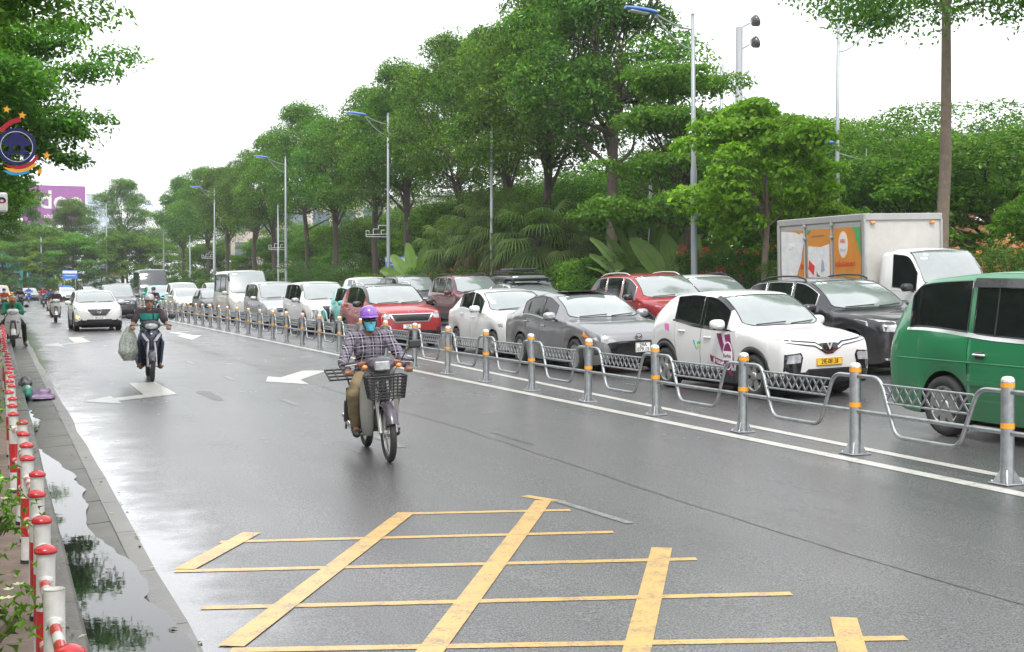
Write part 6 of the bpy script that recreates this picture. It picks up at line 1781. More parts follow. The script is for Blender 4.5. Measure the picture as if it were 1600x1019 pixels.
# ================================================================== VEGETATION
def leaf_material(name, base, light, dark, trans=.42, gloss=.6):
    m = bpy.data.materials.new(name); m.use_nodes = True
    n, l, p = nodes_of(m)
    at = n.new('ShaderNodeAttribute'); at.attribute_name = 'leafcol'
    oi = n.new('ShaderNodeObjectInfo')
    hsv = n.new('ShaderNodeHueSaturation'); l.new(at.outputs['Color'], hsv.inputs['Color'])
    mr = n.new('ShaderNodeMapRange'); mr.inputs[3].default_value = .485; mr.inputs[4].default_value = .515; l.new(oi.outputs['Random'], mr.inputs[0]); l.new(mr.outputs[0], hsv.inputs['Hue'])
    mv = n.new('ShaderNodeMapRange'); mv.inputs[3].default_value = .85; mv.inputs[4].default_value = 1.15; l.new(oi.outputs['Random'], mv.inputs[0]); l.new(mv.outputs[0], hsv.inputs['Value'])
    l.new(hsv.outputs[0], p.inputs['Base Color']); p.inputs['Roughness'].default_value = gloss; p.inputs['Specular IOR Level'].default_value = .18
    tr = n.new('ShaderNodeBsdfTranslucent'); ty = n.new('ShaderNodeMix'); ty.data_type = 'RGBA'; ty.blend_type = 'MULTIPLY'; ty.inputs[0].default_value = 1; ty.inputs[7].default_value = (1.30, 1.70, .6, 1)
    l.new(hsv.outputs[0], ty.inputs[6]); l.new(ty.outputs[2], tr.inputs['Color'])
    mx = n.new('ShaderNodeMixShader'); mx.inputs[0].default_value = trans
    out = n['Material Output']; l.new(p.outputs[0], mx.inputs[1]); l.new(tr.outputs[0], mx.inputs[2]); l.new(mx.outputs[0], out.inputs['Surface'])
    return m
M_LEAF = leaf_material('leaf', None, None, None)
M_BARK = mat('bark', (.055, .042, .033), .9, var=(9, (.095, .075, .058), .8), bump=(22, .9))
M_BARKP = mat('pale_bark', (.13, .10, .075), .9, var=(7, (.21, .165, .125), .9), bump=(18, .9))

def leaf_quads(C, N, ln, wd, rg, droop=.0):
    """n leaves: centres C (n,3), facing N (n,3); diamond blades"""
    n = len(C)
    N = N / np.maximum(np.linalg.norm(N, axis=1, keepdims=True), 1e-6)
    t = rg.normal(size=(n, 3)); t[:, 2] -= droop
    T = t - N * (t * N).sum(1, keepdims=True); T /= np.maximum(np.linalg.norm(T, axis=1, keepdims=True), 1e-6)
    B = np.cross(N, T)
    L_ = (ln * rg.uniform(.65, 1.3, n))[:, None]; W_ = (wd * rg.uniform(.7, 1.25, n))[:, None]
    V = np.empty((n, 4, 3)); V[:, 0] = C - T * L_ * .5; V[:, 2] = C + T * L_ * .5
    V[:, 1] = C + B * W_ * .5 + N * W_ * .16 + T * L_ * .06; V[:, 3] = C - B * W_ * .5 + N * W_ * .16 + T * L_ * .06
    return V

def clump_leaves(cent, rad, per, ln, wd, rg, shell=.55, up=.55, droop=.3, tint=(.05, .10, .022), spread=.35, light=(.115, .185, .035), under=.75):
    """leaves around many ellipsoid clumps; highlights painted as paler outer leaves, shade as darker inner ones"""
    cent = np.asarray(cent, float); rad = np.asarray(rad, float); k = len(cent)
    per = np.asarray(per) if hasattr(per, '__len__') else np.full(k, per)
    idx = np.repeat(np.arange(k), per); n = len(idx)
    d = rg.normal(size=(n, 3)); d /= np.linalg.norm(d, axis=1, keepdims=True)
    flip = (d[:, 2] < 0) & (rg.random(n) < under); d[flip, 2] *= -1
    r = shell + (1 - shell) * rg.random(n) ** .7; r *= rg.uniform(.8, 1.12, n)
    C = cent[idx] + d * rad[idx] * r[:, None]
    N = d * .6 + np.array([0, 0, up]) + rg.normal(size=(n, 3)) * .55
    V = leaf_quads(C, N, ln, wd, rg, droop)
    lit_mix = np.clip((r - .6) / .45 + rg.normal(size=n) * .25, 0, 1) * (.55 + .45 * rg.random(n))  # colour pales outward: highlights and inner shade put into the leaves
    ck = rg.normal(size=k)[idx] * .5 + .5; mixv = np.clip(lit_mix * .75 * (.4 + .6 * np.clip(ck, 0, 1.2)), 0, 1)[:, None]
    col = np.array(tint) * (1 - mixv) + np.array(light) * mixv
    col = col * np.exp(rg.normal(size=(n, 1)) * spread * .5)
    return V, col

def branchy(b, p0, p1, r0, r1, rg, wob=.12, n=7, sides=7):
    p0, p1 = Vector(p0), Vector(p1); L_ = (p1 - p0).length; q = []
    o = Vector(rg.normal(size=3)); 
    for k in range(n):
        t = k / (n - 1)
        w = Vector((noise.noise(o + Vector((t * 2.2, 0, 0))), noise.noise(o + Vector((0, t * 2.2, 3))), .4 * noise.noise(o + Vector((4, 0, t * 2))))) * wob * L_ * math.sin(t * PI * .9)
        q.append(p0.lerp(p1, t) + w)
    b.tube(q, [lerp(r0, r1, k / (n - 1)) for k in range(n)], sides, caps=False); return q

def tree_kind(seed, H, hb, cw, trunk_r, nclump, per, leaf, flat=.5, lean=(0, 0), top=1., shape='oval', **kw):
    """crown mesh + trunk mesh of one tree standing at the origin"""
    rg = np.random.default_rng(seed); tb = MB()
    topc = Vector((lean[0], lean[1], hb + (H - hb) * .35))
    tb.lathe([(trunk_r * 1.6, -.3), (trunk_r * 1.35, .05), (trunk_r * 1.08, .45)], 10)
    main = branchy(tb, (0, 0, .4), topc, trunk_r * 1.08, trunk_r * .62, rg, .03, 8, 10)
    cents = []; rads = []; hc = (H - hb)
    for i in range(nclump):
        if shape == 'oval':
            t = rg.uniform(.02, 1) ** .8
            env = (math.sin(PI * min(1, .16 + t * .80)) ** .65) * cw / 2
            a = rg.uniform(0, 2 * PI); rr = env * math.sqrt(rg.uniform(.12, 1)) * (1 + .18 * math.sin(a * 3 + seed))
            c = (topc.x * t + rr * math.cos(a), topc.y * t + rr * math.sin(a), hb + hc * t)
            s = cw * rg.uniform(.10, .17)
        elif shape == 'tiers':
            lv = i % 4; t = (lv + .35) / 4
            env = cw / 2 * (1.0 - .62 * t); a = rg.uniform(0, 2 * PI); rr = env * math.sqrt(rg.uniform(.1, 1))
            c = (rr * math.cos(a), rr * math.sin(a), hb + hc * t + rg.normal() * .12 + .25 * (rr / env) * 0); s = cw * rg.uniform(.09, .15)
        else:   # umbrella: broad flat topped
            a = rg.uniform(0, 2 * PI); q = math.sqrt(rg.uniform(.02, 1)); rr = cw / 2 * q
            dome = math.sqrt(max(0, 1 - .75 * q * q))
            c = (rr * math.cos(a), rr * math.sin(a), hb + hc * (.15 + .85 * dome * rg.uniform(.55, 1))); s = cw * rg.uniform(.08, .14)
        cents.append(c); rads.append((s, s * rg.uniform(.8, 1.2), s * flat * rg.uniform(.75, 1.25)))
    # limbs to some clumps
    order = rg.permutation(nclump)[:kw.get('limbs', 16)]
    for i in order:
        c = Vector(cents[i]); t = rg.uniform(.45, 1)
        st = main[min(7, int(2 + t * 5))] if c.z > main[4].z else main[rg.integers(4, 7)]
        if kw.get('highfork'): st = main[7] if i % 2 else main[6]
        q = branchy(tb, st, c, trunk_r * (.38 if not kw.get('highfork') else .26), trunk_r * .07, rg, .16, 7, 6)
        for _ in range(2):
            e = Vector(cents[rg.integers(0, nclump)])
            if (e - q[4]).length < cw * .35: branchy(tb, q[4], e, trunk_r * .14, trunk_r * .04, rg, .15, 5, 5)
    vol = np.array([r[0] * r[1] for r in rads]); pr = np.maximum(30, (per * vol / vol.mean())).astype(int)
    lk = {k: v for k, v in kw.items() if k in ('tint', 'light', 'spread', 'droop', 'up', 'shell', 'under')}
    V, col = clump_leaves(cents, rads, pr, leaf[0], leaf[1], rg, **lk)
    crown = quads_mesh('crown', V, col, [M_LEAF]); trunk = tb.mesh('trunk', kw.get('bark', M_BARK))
    return crown, trunk

def plant_tree(kind, loc, rz, sc, label, group, name='tree', cat='tree'):
    o = thing(name, label, cat, loc, rz, group); o.scale = sc if isinstance(sc, (tuple, list)) else (sc,) * 3
    link('trunk', kind[1], o); link('crown', kind[0], o); return o

DKG = dict(tint=(.056, .128, .022), light=(.20, .325, .038), spread=.6)
TALL = [tree_kind(11 + i, 13.6 + .8 * (i % 3), (6.2, 7.0, 6.6, 7.4)[i], (7.6, 7.0, 8.0, 6.6)[i], .23, 95, 380, (.20, .09), .85, shape='oval', droop=.55, under=.6, limbs=22, **DKG) for i in range(4)]
BROAD = [tree_kind(31 + i, 10.4, 2.3, 12.5, .28, 140, 330, (.18, .085), .55, shape='umbrella', limbs=20, droop=.2, tint=(.058, .130, .020), light=(.20, .31, .034), spread=.6) for i in range(3)]
TIER = tree_kind(51, 9.0, 3.2, 7.6, .17, 92, 300, (.17, .09), .42, shape='tiers', limbs=30, droop=.1, tint=(.066, .15, .022), light=(.18, .33, .04))
BRIGHT = tree_kind(57, 6.5, 2.5, 4.3, .105, 66, 230, (.19, .10), .55, shape='oval', limbs=14, droop=.15, tint=(.13, .22, .018), light=(.27, .37, .035), spread=.4, bark=M_BARKP)
NEARK = tree_kind(61, 13.8, 6.9, 8.6, .165, 90, 480, (.15, .07), .5, shape='oval', limbs=9, highfork=True, droop=.7, under=.35, tint=(.06, .125, .02), light=(.16, .27, .04), bark=M_BARKP)
UNDER = [tree_kind(65 + i, 5.2, 1.5, 5.0, .09, 60, 230, (.17, .085), .5, shape='oval', limbs=18, droop=.2, tint=(.085, .185, .020), light=(.20, .36, .036)) for i in range(2)]

GZ = .46
TG = 'tall trees along the park edge'
adj = [('first tall tree right of the road lamps, beside the traveller palm', 'tall dark tree left of the traveller palm, its trunk bare to the crown'),]
lab_t = ['tall dense tree behind the traveller palm, the largest crown against the sky', 'tall dense tree left of the largest crown', 'tall tree with a thick crown rising behind the fan palms', 'tall tree behind the left half of the fan palm clump',
         'tall tree right beside the second lamp post from the right', 'tall tree just left of the lamp post beside the fan palms', 'tall tree between two lamp posts above the white saloon', 'tall tree right of the lamp post above the minibus',
         'tall tree left of the lamp post above the minibus', 'tall tree above the cream minibus roof', 'tall tree above the beige sedan', 'tall tree above the tall grey van', 'tall tree at the far end of the row of lamps']
xs_t = [(22.6, 45.6, 1.02), (22.5, 51.6, 1.0), (23.0, 58.0, .98), (23.6, 66.0, .95), (22.8, 73.5, .97), (23.3, 82.0, 1.0), (22.6, 90.5, .94), (23.0, 101, 1.0), (22.6, 112, .96), (23.2, 124, 1.0), (22.6, 137, .98), (22.8, 151, .95), (22.0, 166, 1.0)]
for i, (x, y, sc) in enumerate(xs_t):
    plant_tree(TALL[(i * 3 + 1) % 4], (x, y, GZ), i * 1.7, sc, lab_t[i], TG, 'tall_tree')
plant_tree(NEARK, (22.2, 26.0, GZ), .6, 1.0, 'tall pale trunked tree above the lorry, its crown at the top edge of the picture', None, 'tall_tree')
plant_tree(TIER, (21.8, 38.2, GZ), 1.1, 1.0, 'tree with flat spreading tiers of leaves beside the nearest tall lamp post', None, 'tiered_tree')
plant_tree(BRIGHT, (20.9, 32.0, GZ), 2.2, 1.02, 'small bright yellow green tree with a forked pale trunk left of the lorry', None, 'young_tree')
plant_tree(BRIGHT, (23.8, 33.6, GZ - 1.3), 4.0, .84, 'small bright green tree rising behind the lorry box', None, 'young_tree')
# broad dark trees further inside the park
bt = [(30, 45, 1.0, 'broad dark tree behind the small bright one'), (37, 49, 1.05, 'broad dark tree right behind the lorry box'), (33, 36, .95, 'broad dark spreading tree at the right, behind the pale tall trunk'), (44, 40, 1.05, 'broad dark tree near the red steel frame'),
      (31, 57, .95, 'broad tree between the traveller palm and the first tall trunk'), (28, 68, .9, 'broad tree seen under the largest tall crown'), (38, 66, 1.1, 'broad tree deep in the park behind the traveller palm'), (32, 82, .95, 'broad tree behind the fan palms'),
      (29, 98, .9, 'broad tree behind the second lamp post from the right'), (36, 112, 1.0, 'broad tree deep in the park above the white people carrier'), (30, 128, .9, 'broad tree behind the trunks above the minibus'), (33, 146, 1.0, 'broad tree deep behind the row above the beige sedan'), (46, 60, 1.15, 'broad dark tree farthest inside the park at the right'),
      (42, 90, 1.1, 'broad tree deep in the park behind the fan palm clump')]
for i, (x, y, sc, lb) in enumerate(bt):
    plant_tree(BROAD[i % 3], (x, y, GZ), i * 2.1, (sc, sc, sc * (.80 if x > 29.5 else .86)), lb, 'broad trees inside the park', 'broad_tree')
# end of the road
et = [(3.5, 184, .92, 'TALL', 'tall tree at the end of the road, left of the purple billboard'), (10, 190, .94, 'TALL', 'tall tree at the end of the road right in front of the purple billboard'), (16, 182, 1.0, 'TALL', 'tall tree at the end of the road between billboard and lamps'),
      (-4, 186, .95, 'BROAD', 'broad tree at the end of the road above the yellow taxi'), (19.5, 196, .95, 'BROAD', 'broad tree at the end of the road above the blue sign'), (7, 202, 1.0, 'BROAD', 'broad tree at the end of the road in front of the turquoise hoarding'), (25, 186, 1.0, 'TALL', 'tall tree last in the row at the end of the road'),
      (-14, 190, 1., 'TALL', 'tall tree at the end of the road at the left picture edge'), (28, 176, .8, 'BROAD', 'broad tree last in the park at the end of the road'), (-24, 196, 1., 'BROAD', 'broad tree at the end of the road beyond the left picture edge')]
for i, (x, y, sc, k, lb) in enumerate(et):
    plant_tree((TALL if k == 'TALL' else BROAD)[(i * 2 + 1) % 3], (x, y, GZ), i * 1.3, sc, lb, 'trees at the end of the road', 'distant_tree')
plant_tree(BRIGHT, (4.6, 176.5, GZ), 1.0, .85, 'small bright green tree at the end of the road below the turquoise hoarding', None, 'young_tree')

ut = [(27.8, 47.5, 1.0, 'left of the largest tall tree trunk'), (28.4, 54.5, .95, 'behind the right fan palms'), (29.2, 60.5, 1.05, 'behind the left fan palms'), (27.6, 68.5, 1.05, 'right of the second lamp post'), (28.0, 75.5, 1.0, 'left of the second lamp post'), (27.4, 81.0, 1.15, 'between trunks above the white people carrier'), (27.8, 87.5, 1.0, 'between trunks above the silver people carrier'), (27.4, 96, 1.1, 'beside the third lamp post'),
      (28.0, 106, 1.1, 'above the cream minibus'), (27.4, 118, 1.1, 'left of the cream minibus'), (27.6, 130, 1.15, 'above the beige sedan'), (27.2, 144, 1.2, 'above the tall grey van'), (23.8, 158, 1.2, 'far along the park edge'), (27.5, 40.5, 1.1, 'behind the tiered tree'), (29.5, 35.5, 1.1, 'behind the forked pale trunk'), (32, 30.5, 1.1, 'behind the lorry box'), (27, 26.5, .8, 'behind the lorry cab'), (1.0, 180, 1.3, 'at the road end above the yellow taxi'), (13, 179, 1.3, 'at the road end right of the billboard'), (20, 180, 1.4, 'at the road end beside the park corner'), (6.5, 181, 1.7, 'at the road end below the purple billboard'), (9.8, 178.5, 1.5, 'at the road end above the taxi with the blue sign'), (16.2, 178, 1.6, 'at the road end left of the park corner'), (-5, 179, 1.6, 'at the road end beyond the left picture edge')]
for i, (x, y, sc, lb) in enumerate(ut): plant_tree(UNDER[i % 2], (x, y, GZ), i * 1.9, sc, 'small leafy tree ' + lb, 'small trees under the tall ones', 'small_tree')

# ---- street trees on the left pavement, branches over the road
def left_tree(seed, spec, nleaf, leaf, lim, col):
    rg = np.random.default_rng(seed); tb = MB(); (tx, ty, th, tr) = spec
    tb.lathe([(tr * 1.5, -.3), (tr * 1.2, .2), (tr, .8)], 10); top = Vector((tx, ty, th)); main = branchy(tb, (0, 0, .7), top, tr, tr * .7, rg, .04, 6, 10)
    cents = []; rads = []
    for (e, r0, n, sp_) in lim:
        st = main[-1] if rg.random() < .6 else main[-2]
        q = branchy(tb, st, e, r0, r0 * .3, rg, .10, 8, 8)
        for k in range(n):
            t = rg.uniform(.35, 1.08); base = q[min(7, int(t * 7))]
            c = base + Vector((rg.normal() * sp_, rg.normal() * sp_, rg.normal() * sp_ * .5 - .1)); s = rg.uniform(.5, .95) * sp_ / 1.1
            cents.append(c); rads.append((s, s * 1.1, s * .45))
            if k % 2 == 0: branchy(tb, base, c, r0 * .25, .01, rg, .15, 5, 5)
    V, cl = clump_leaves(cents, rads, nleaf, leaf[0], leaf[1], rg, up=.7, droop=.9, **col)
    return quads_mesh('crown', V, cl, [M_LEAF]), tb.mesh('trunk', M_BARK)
LC = dict(tint=(.060, .145, .018), light=(.18, .34, .036), spread=.45, under=.5, shell=.35)
k1 = left_tree(71, (.3, -.3, 4.3, .26), 380, (.135, .062), [((3.0, 1.6, 7.6), .12, 40, 1.1), ((2.2, 4.5, 7.2), .12, 34, 1.1), ((3.8, 4.0, 8.8), .10, 38, 1.2), ((0.5, 3.6, 8.6), .10, 18, 1.2), ((-2.5, 2.0, 8.3), .10, 16, 1.3), ((1.2, -2.5, 8.4), .1, 16, 1.3), ((2.6, .2, 9.6), .1, 16, 1.2), ((5.6, 2.2, 8.4), .08, 30, 1.0), ((4.6, -1.0, 7.0), .08, 26, .9)], LC)
plant_tree(k1, (-3.6, 17.5, .03), 0, 1.0, 'nearest left street tree, its dark limbs crossing the top left corner', 'street trees on the left pavement', 'street_tree')
k2 = left_tree(72, (.5, 0, 3.9, .26), 420, (.155, .072), [((4.2, .5, 6.2), .12, 52, 1.2), ((4.6, 2.0, 8.2), .10, 46, 1.2), ((2.2, -1.5, 7.4), .10, 46, 1.2), ((3.2, 3.5, 9.4), .10, 44, 1.3), ((.6, 2.5, 8.8), .10, 20, 1.3), ((-2.6, 0, 8.0), .1, 20, 1.3), ((3.0, .5, 9.8), .1, 22, 1.2)], LC)

plant_tree(k2, (-3.3, 33.5, .03), .15, 1.0, 'second left street tree spreading over the road behind the emblem', 'street trees on the left pavement', 'street_tree')
for i, (x, y, sc, rz, lb) in enumerate([(-4.5, 46, .92, .3, 'third left street tree, low crown below the billboard edge'), (-4.4, 60, .95, -.2, 'fourth left street tree along the left pavement'), (-4.4, 76, .95, .5, 'fifth left street tree, far down the left pavement'), (-4.2, 94, 1.0, -.4, 'last left street tree before the road mouth'),
                                        (-4.0, 4.5, 1.0, 2.6, 'street tree on the left pavement beside the viewpoint'), (-4.2, -8, 1.0, .8, 'street tree on the left pavement behind the viewpoint')]):
    plant_tree(k2 if i % 2 else k1, (x, y, .03), rz, sc, lb, 'street trees on the left pavement', 'street_tree')
for i, (x, y) in enumerate([(-11, 8), (-12, 20), (-11.5, 34), (-12, 50), (-11, 68), (-12, 88), (-11, -6)]):
    plant_tree(BROAD[i % 3], (x, y, .0), i * .9, .9, 'broad tree behind the left pavement, %s' % ('beside the viewpoint', 'opposite the white taxi', 'opposite the red SUV', 'opposite the minibus', 'opposite the grey van', 'last before the road mouth', 'behind the viewpoint')[i], 'broad trees behind the left pavement', 'broad_tree')

# ---- shrubs along the park edge
def shrub_kind(seed, w, h, per, leaf, tint, light, flowers=None, ncl=26):
    rg = np.random.default_rng(seed); cents = []; rads = []; tb = MB()
    for i in range(ncl):
        a = rg.uniform(0, 2 * PI); q = math.sqrt(rg.uniform(0, 1)); z = rg.uniform(.15, 1)
        c = Vector((w / 2 * q * math.cos(a) * math.sqrt(1 - .5 * z * z), w / 2 * q * math.sin(a) * math.sqrt(1 - .5 * z * z), h * z * .88)); cents.append(c); s = w * rg.uniform(.11, .2); rads.append((s, s, s * .8))
        if i % 2 == 0: branchy(tb, (c.x * .15, c.y * .15, 0), c, .018, .006, rg, .15, 5, 5)
    V, col = clump_leaves(cents, rads, per, leaf[0], leaf[1], rg, up=.4, droop=-.2, tint=tint, light=light, spread=.5, under=.6)
    ms = [quads_mesh('foliage', V, col, [M_LEAF]), tb.mesh('stem', M_BARK)]
    if flowers:
        fc = np.array([np.array(cents[rg.integers(0, ncl)]) + np.array([rg.normal() * .2, rg.normal() * .2, rads[0][2] * rg.uniform(.5, 1.2)]) for _ in range(34)])
        idx = np.repeat(np.arange(34), 9); C = fc[idx] + rg.normal(size=(len(idx), 3)) * .045
        V2 = leaf_quads(C, rg.normal(size=(len(idx), 3)) + np.array([0, -.5, .5]), .09, .06, rg)
        ms.append(quads_mesh('blossom', V2, np.tile(np.array(flowers), (len(idx), 1)) * np.exp(rg.normal(size=(len(idx), 1)) * .25), [M_LEAF]))
    return ms
SH = [shrub_kind(81, 2.6, 2.1, 260, (.11, .035), (.042, .092, .020), (.11, .19, .038), (.50, .10, .09)), shrub_kind(82, 2.4, 1.8, 260, (.10, .045), (.058, .128, .020), (.15, .26, .036)),
      shrub_kind(83, 2.8, 2.3, 260, (.12, .05), (.045, .10, .02), (.12, .21, .036)), shrub_kind(84, 2.2, 1.5, 260, (.09, .04), (.08, .165, .02), (.19, .32, .036)), shrub_kind(85, 2.6, 1.9, 260, (.11, .03), (.05, .10, .02), (.125, .19, .036), (.42, .16, .06))]
def plant_shrub(k, loc, rz, sc, label, group='shrubs along the park edge', name='shrub'):
    o = thing(name, label, 'shrub', loc, rz, group); o.scale = sc if isinstance(sc, (tuple, list)) else (sc,) * 3
    for m in SH[k]: link(m.name.split('.')[0], m, o)
    return o
places = [(21.0, 18.5, 4, 1.1, 'flowering shrub at the right edge beside the pale gate pillar'), (21.4, 21.6, 1, .9, 'light green shrub behind the lorry cab'), (21.6, 23.2, 4, 1.15, 'orange tinged shrub right of the tall pale trunk'), (21.2, 28.4, 2, 1.0, 'dark shrub behind the lorry box'), (21.2, 30.6, 4, 1.05, 'reddish shrub beside the tail of the lorry'),
          (21.0, 33.6, 0, 1.1, 'shrub with pink flowers below the small bright tree'), (21.3, 35.4, 0, 1.15, 'shrub with pink flowers right of the nearest tall lamp post'), (20.9, 37.2, 1, .8, 'low light green shrub at the foot of the nearest lamp post'), (21.0, 41.5, 2, 1.15, 'dark round shrub left of the traveller palm'), (21.2, 43.8, 3, 1.5, 'bright green bush behind the black SUV with the roof rack'),
          (22.4, 46.6, 3, 1.6, 'largest bright green bush between palms and traveller palm'), (20.9, 47.6, 2, 1.0, 'dark shrub in front of the right fan palms'), (21.0, 51.0, 1, .9, 'low shrub below the fan palms'), (21.0, 55.5, 2, 1.0, 'dark shrub behind the maroon SUV'), (21.1, 59.6, 4, 1.1, 'brownish shrub left of the fan palms'),
          (20.9, 63.5, 2, 1.05, 'dark shrub behind the dark grey SUV'), (21.2, 68.0, 1, 1.1, 'light shrub above the white people carrier'), (21.0, 73.0, 3, 1.3, 'bright bush beside the lamp post above the minibus'), (21.0, 78.5, 2, 1.1, 'dark shrub behind the cream minibus'), (21.1, 85, 1, 1.1, 'light shrub left of the cream minibus'), (21.0, 92, 2, 1.2, 'dark shrub above the beige sedan'),
          (20.9, 99, 3, 1.2, 'bright shrub between beige sedan and grey van'), (21.0, 107, 2, 1.2, 'dark shrub right of the tall grey van'), (21.0, 116, 1, 1.3, 'light shrub behind the tall grey van'), (21.0, 126, 2, 1.3, 'dark shrub left of the tall grey van'), (21.0, 138, 3, 1.3, 'bright shrub far along the park edge'), (21.0, 150, 2, 1.4, 'dark shrub near the end of the park edge'), (21.0, 162, 1, 1.4, 'last shrub of the park edge')]
for i, (x, y, k, sc, lb) in enumerate(places): plant_shrub(k, (x, y, .50), i * 2.3, sc, lb)
e_lab = ['left of the yellow taxi', 'above the yellow taxi', 'above the grey sedan', 'left of the blue rider', 'above the blue rider', 'right of the blue rider', 'above the taxi with the blue sign', 'right of the taxi with the blue sign', 'above the beige sedan at the cross barrier', 'left of the blue board', 'below the blue board', 'right of the blue board']
for i, lb in enumerate(e_lab): plant_shrub((1, 2, 3, 2, 4)[i % 5], (-14 + i * 3.1, 174.6 + (i % 3) * .8, .5), i * 1.1, 1.25 + .25 * (i % 2), 'shrub of the far hedge, ' + lb, 'shrubs of the hedge at the road end')
SHL = [(.0, 0), (-.1, 0)]

# ---- fan palms
def fan_palm(seed, h, n=30, r=1.05):
    rg = np.random.default_rng(seed); tb = MB(); V = []; col = []
    tb.tube([(0, 0, -.2), (.03, .0, h * .3), (.0, .03, h * .62), (.02, 0, h)], [.20, .17, .16, .17], 10)
    for k in range(10):
        z = h * (.25 + .07 * k); a = k * 2.4; tb.box((math.cos(a) * .17, math.sin(a) * .17, z), (.09, .09, .16), 0, .02, Matrix.Rotation(a, 3, 'Z') @ Matrix.Rotation(.5, 3, 'Y'))
    for i in range(n):
        a = i * 2.399 + rg.normal() * .15; el = lerp(1.25, -.75, (i / n) ** .85) + rg.normal() * .08
        d = Vector((math.cos(a) * math.cos(el), math.sin(a) * math.cos(el), math.sin(el))); L1 = rg.uniform(.9, 1.25)
        c0 = Vector((0, 0, h)) + d * .1; mid = c0 + d * L1 * .6 + Vector((0, 0, .05)); c1 = c0 + d * L1 + Vector((0, 0, -.12))
        tb.tube([c0, mid, c1], [.02, .014, .010], 5, caps=False)
        f = (c1 - mid).normalized(); side = f.cross(Vector((0, 0, 1))).normalized(); nrm = side.cross(f).normalized()
        base = Vector(((.085, .135, .040))) * math.exp(rg.normal() * .25)
        if i > n * .86: base = Vector((.16, .12, .06))
        nb = 30; R_ = r * rg.uniform(.85, 1.1)
        for k in range(nb):
            t = -2.3 + 4.6 * k / (nb - 1)
            dr = f * math.cos(t) + side * math.sin(t); L2 = R_ * (.72 + .28 * math.cos(t * .6)) * rg.uniform(.9, 1.05)
            w = (side * math.cos(t) - f * math.sin(t)) * .026
            p1 = c1 + dr * L2 * .55 + nrm * .05 * math.cos(t); p2 = c1 + dr * L2 * .82 + Vector((0, 0, -.16 * L2)); p3 = c1 + dr * L2 * .93 + Vector((0, 0, -.42 * L2 * rg.uniform(.7, 1.2)))
            fold = nrm * .012 * (1 if k % 2 else -1)
            V.append([c1 - w * .2, c1 + w * .2, p1 + w + fold, p1 - w - fold]); V.append([p1 - w - fold, p1 + w + fold, p2 + w * .7, p2 - w * .7]); V.append([p2 - w * .7, p2 + w * .7, p3 + w * .12, p3 - w * .12])
            cc = base * math.exp(rg.normal() * .15); col += [cc, cc * 1.05, cc * 1.15]
    return quads_mesh('frond', np.array([[tuple(p) for p in q] for q in V]), np.array([tuple(c) for c in col]), [M_LEAF]), tb.mesh('trunk', M_BARK)
FP = [fan_palm(91, 3.3), fan_palm(92, 2.8, 26), fan_palm(93, 3.9, 32, 1.15)]
fpl = [(21.6, 55.2, 2, 1.05, 'fan palm tallest in the middle of the clump'), (21.4, 53.0, 0, 1.0, 'fan palm right of the middle with a reddish trunk'), (21.9, 58.0, 0, 1.08, 'fan palm left of the middle one'), (21.3, 60.5, 1, 1.1, 'fan palm at the left side of the clump'), (21.4, 50.2, 1, 1.15, 'fan palm low at the right side of the clump'), (22.9, 52.3, 2, .95, 'fan palm at the back of the clump right of the middle'), (22.8, 62.8, 1, 1.0, 'fan palm last on the left of the clump'), (22.4, 49.0, 0, .85, 'small fan palm behind the bright bush')]
for i, (x, y, k, sc, lb) in enumerate(fpl):
    o = thing('fan_palm', lb, 'palm', (x, y, .45), i * 1.9, 'fan palms in the clump'); o.scale = (sc,) * 3; link('trunk', FP[k][1], o); link('frond', FP[k][0], o)
# feathery palm far along
def feather_palm(seed, n=22):
    rg = np.random.default_rng(seed); V = []; col = []; tb = MB().lathe([(.16, -.1), (.2, .2), (.12, .5)], 8)
    for i in range(n):
        a = i * 2.4; up = rg.uniform(.9, 1.35); L_ = rg.uniform(2.3, 3.2); q = []
        for k in range(9):
            t = k / 8; q.append(Vector((math.cos(a), math.sin(a), 0)) * (L_ * math.cos(up) * t + .9 * t * t) + Vector((0, 0, .3 + L_ * math.sin(up) * t - 1.0 * t ** 3)))
        tb.tube(q, [.022 * (1 - .8 * k / 8) for k in range(9)], 5, caps=False)
        for k in range(1, 8):
            for s in (1, -1):
                for e in (0, .5):
                    p = q[k].lerp(q[k + 1 if k < 8 else 8], e); f = (q[min(8, k + 1)] - q[k - 1]).normalized(); sd = f.cross(Vector((0, 0, 1))).normalized() * s
                    ln = .75 * math.sin(PI * (.15 + .75 * k / 8)); t1 = p + (sd * .8 + f * .5).normalized() * ln + Vector((0, 0, -.15)); w = f * .025
                    V.append([p - w * .5, p + w * .5, t1.lerp(p, .3) + w, t1]); col.append(np.array((.055, .11, .03)) * math.exp(rg.normal() * .2))
    return quads_mesh('frond', np.array([[tuple(p) for p in q] for q in V]), np.array(col), [M_LEAF]), tb.mesh('trunk', M_BARK)
FE = feather_palm(95)
for i, (x, y, sc, lb) in enumerate([(20.9, 88.5, 1.5, 'feather palm left of the cream minibus'), (21.3, 110, 1.3, 'feather palm above the beige sedan'), (22.0, 39.8, .6, 'small cycad like palm low behind the red SUV')]):
    o = thing('feather_palm', lb, 'palm', (x, y, .5), i * 1.2, 'feather palms'); o.scale = (sc,) * 3; link('trunk', FE[1], o); link('frond', FE[0], o)
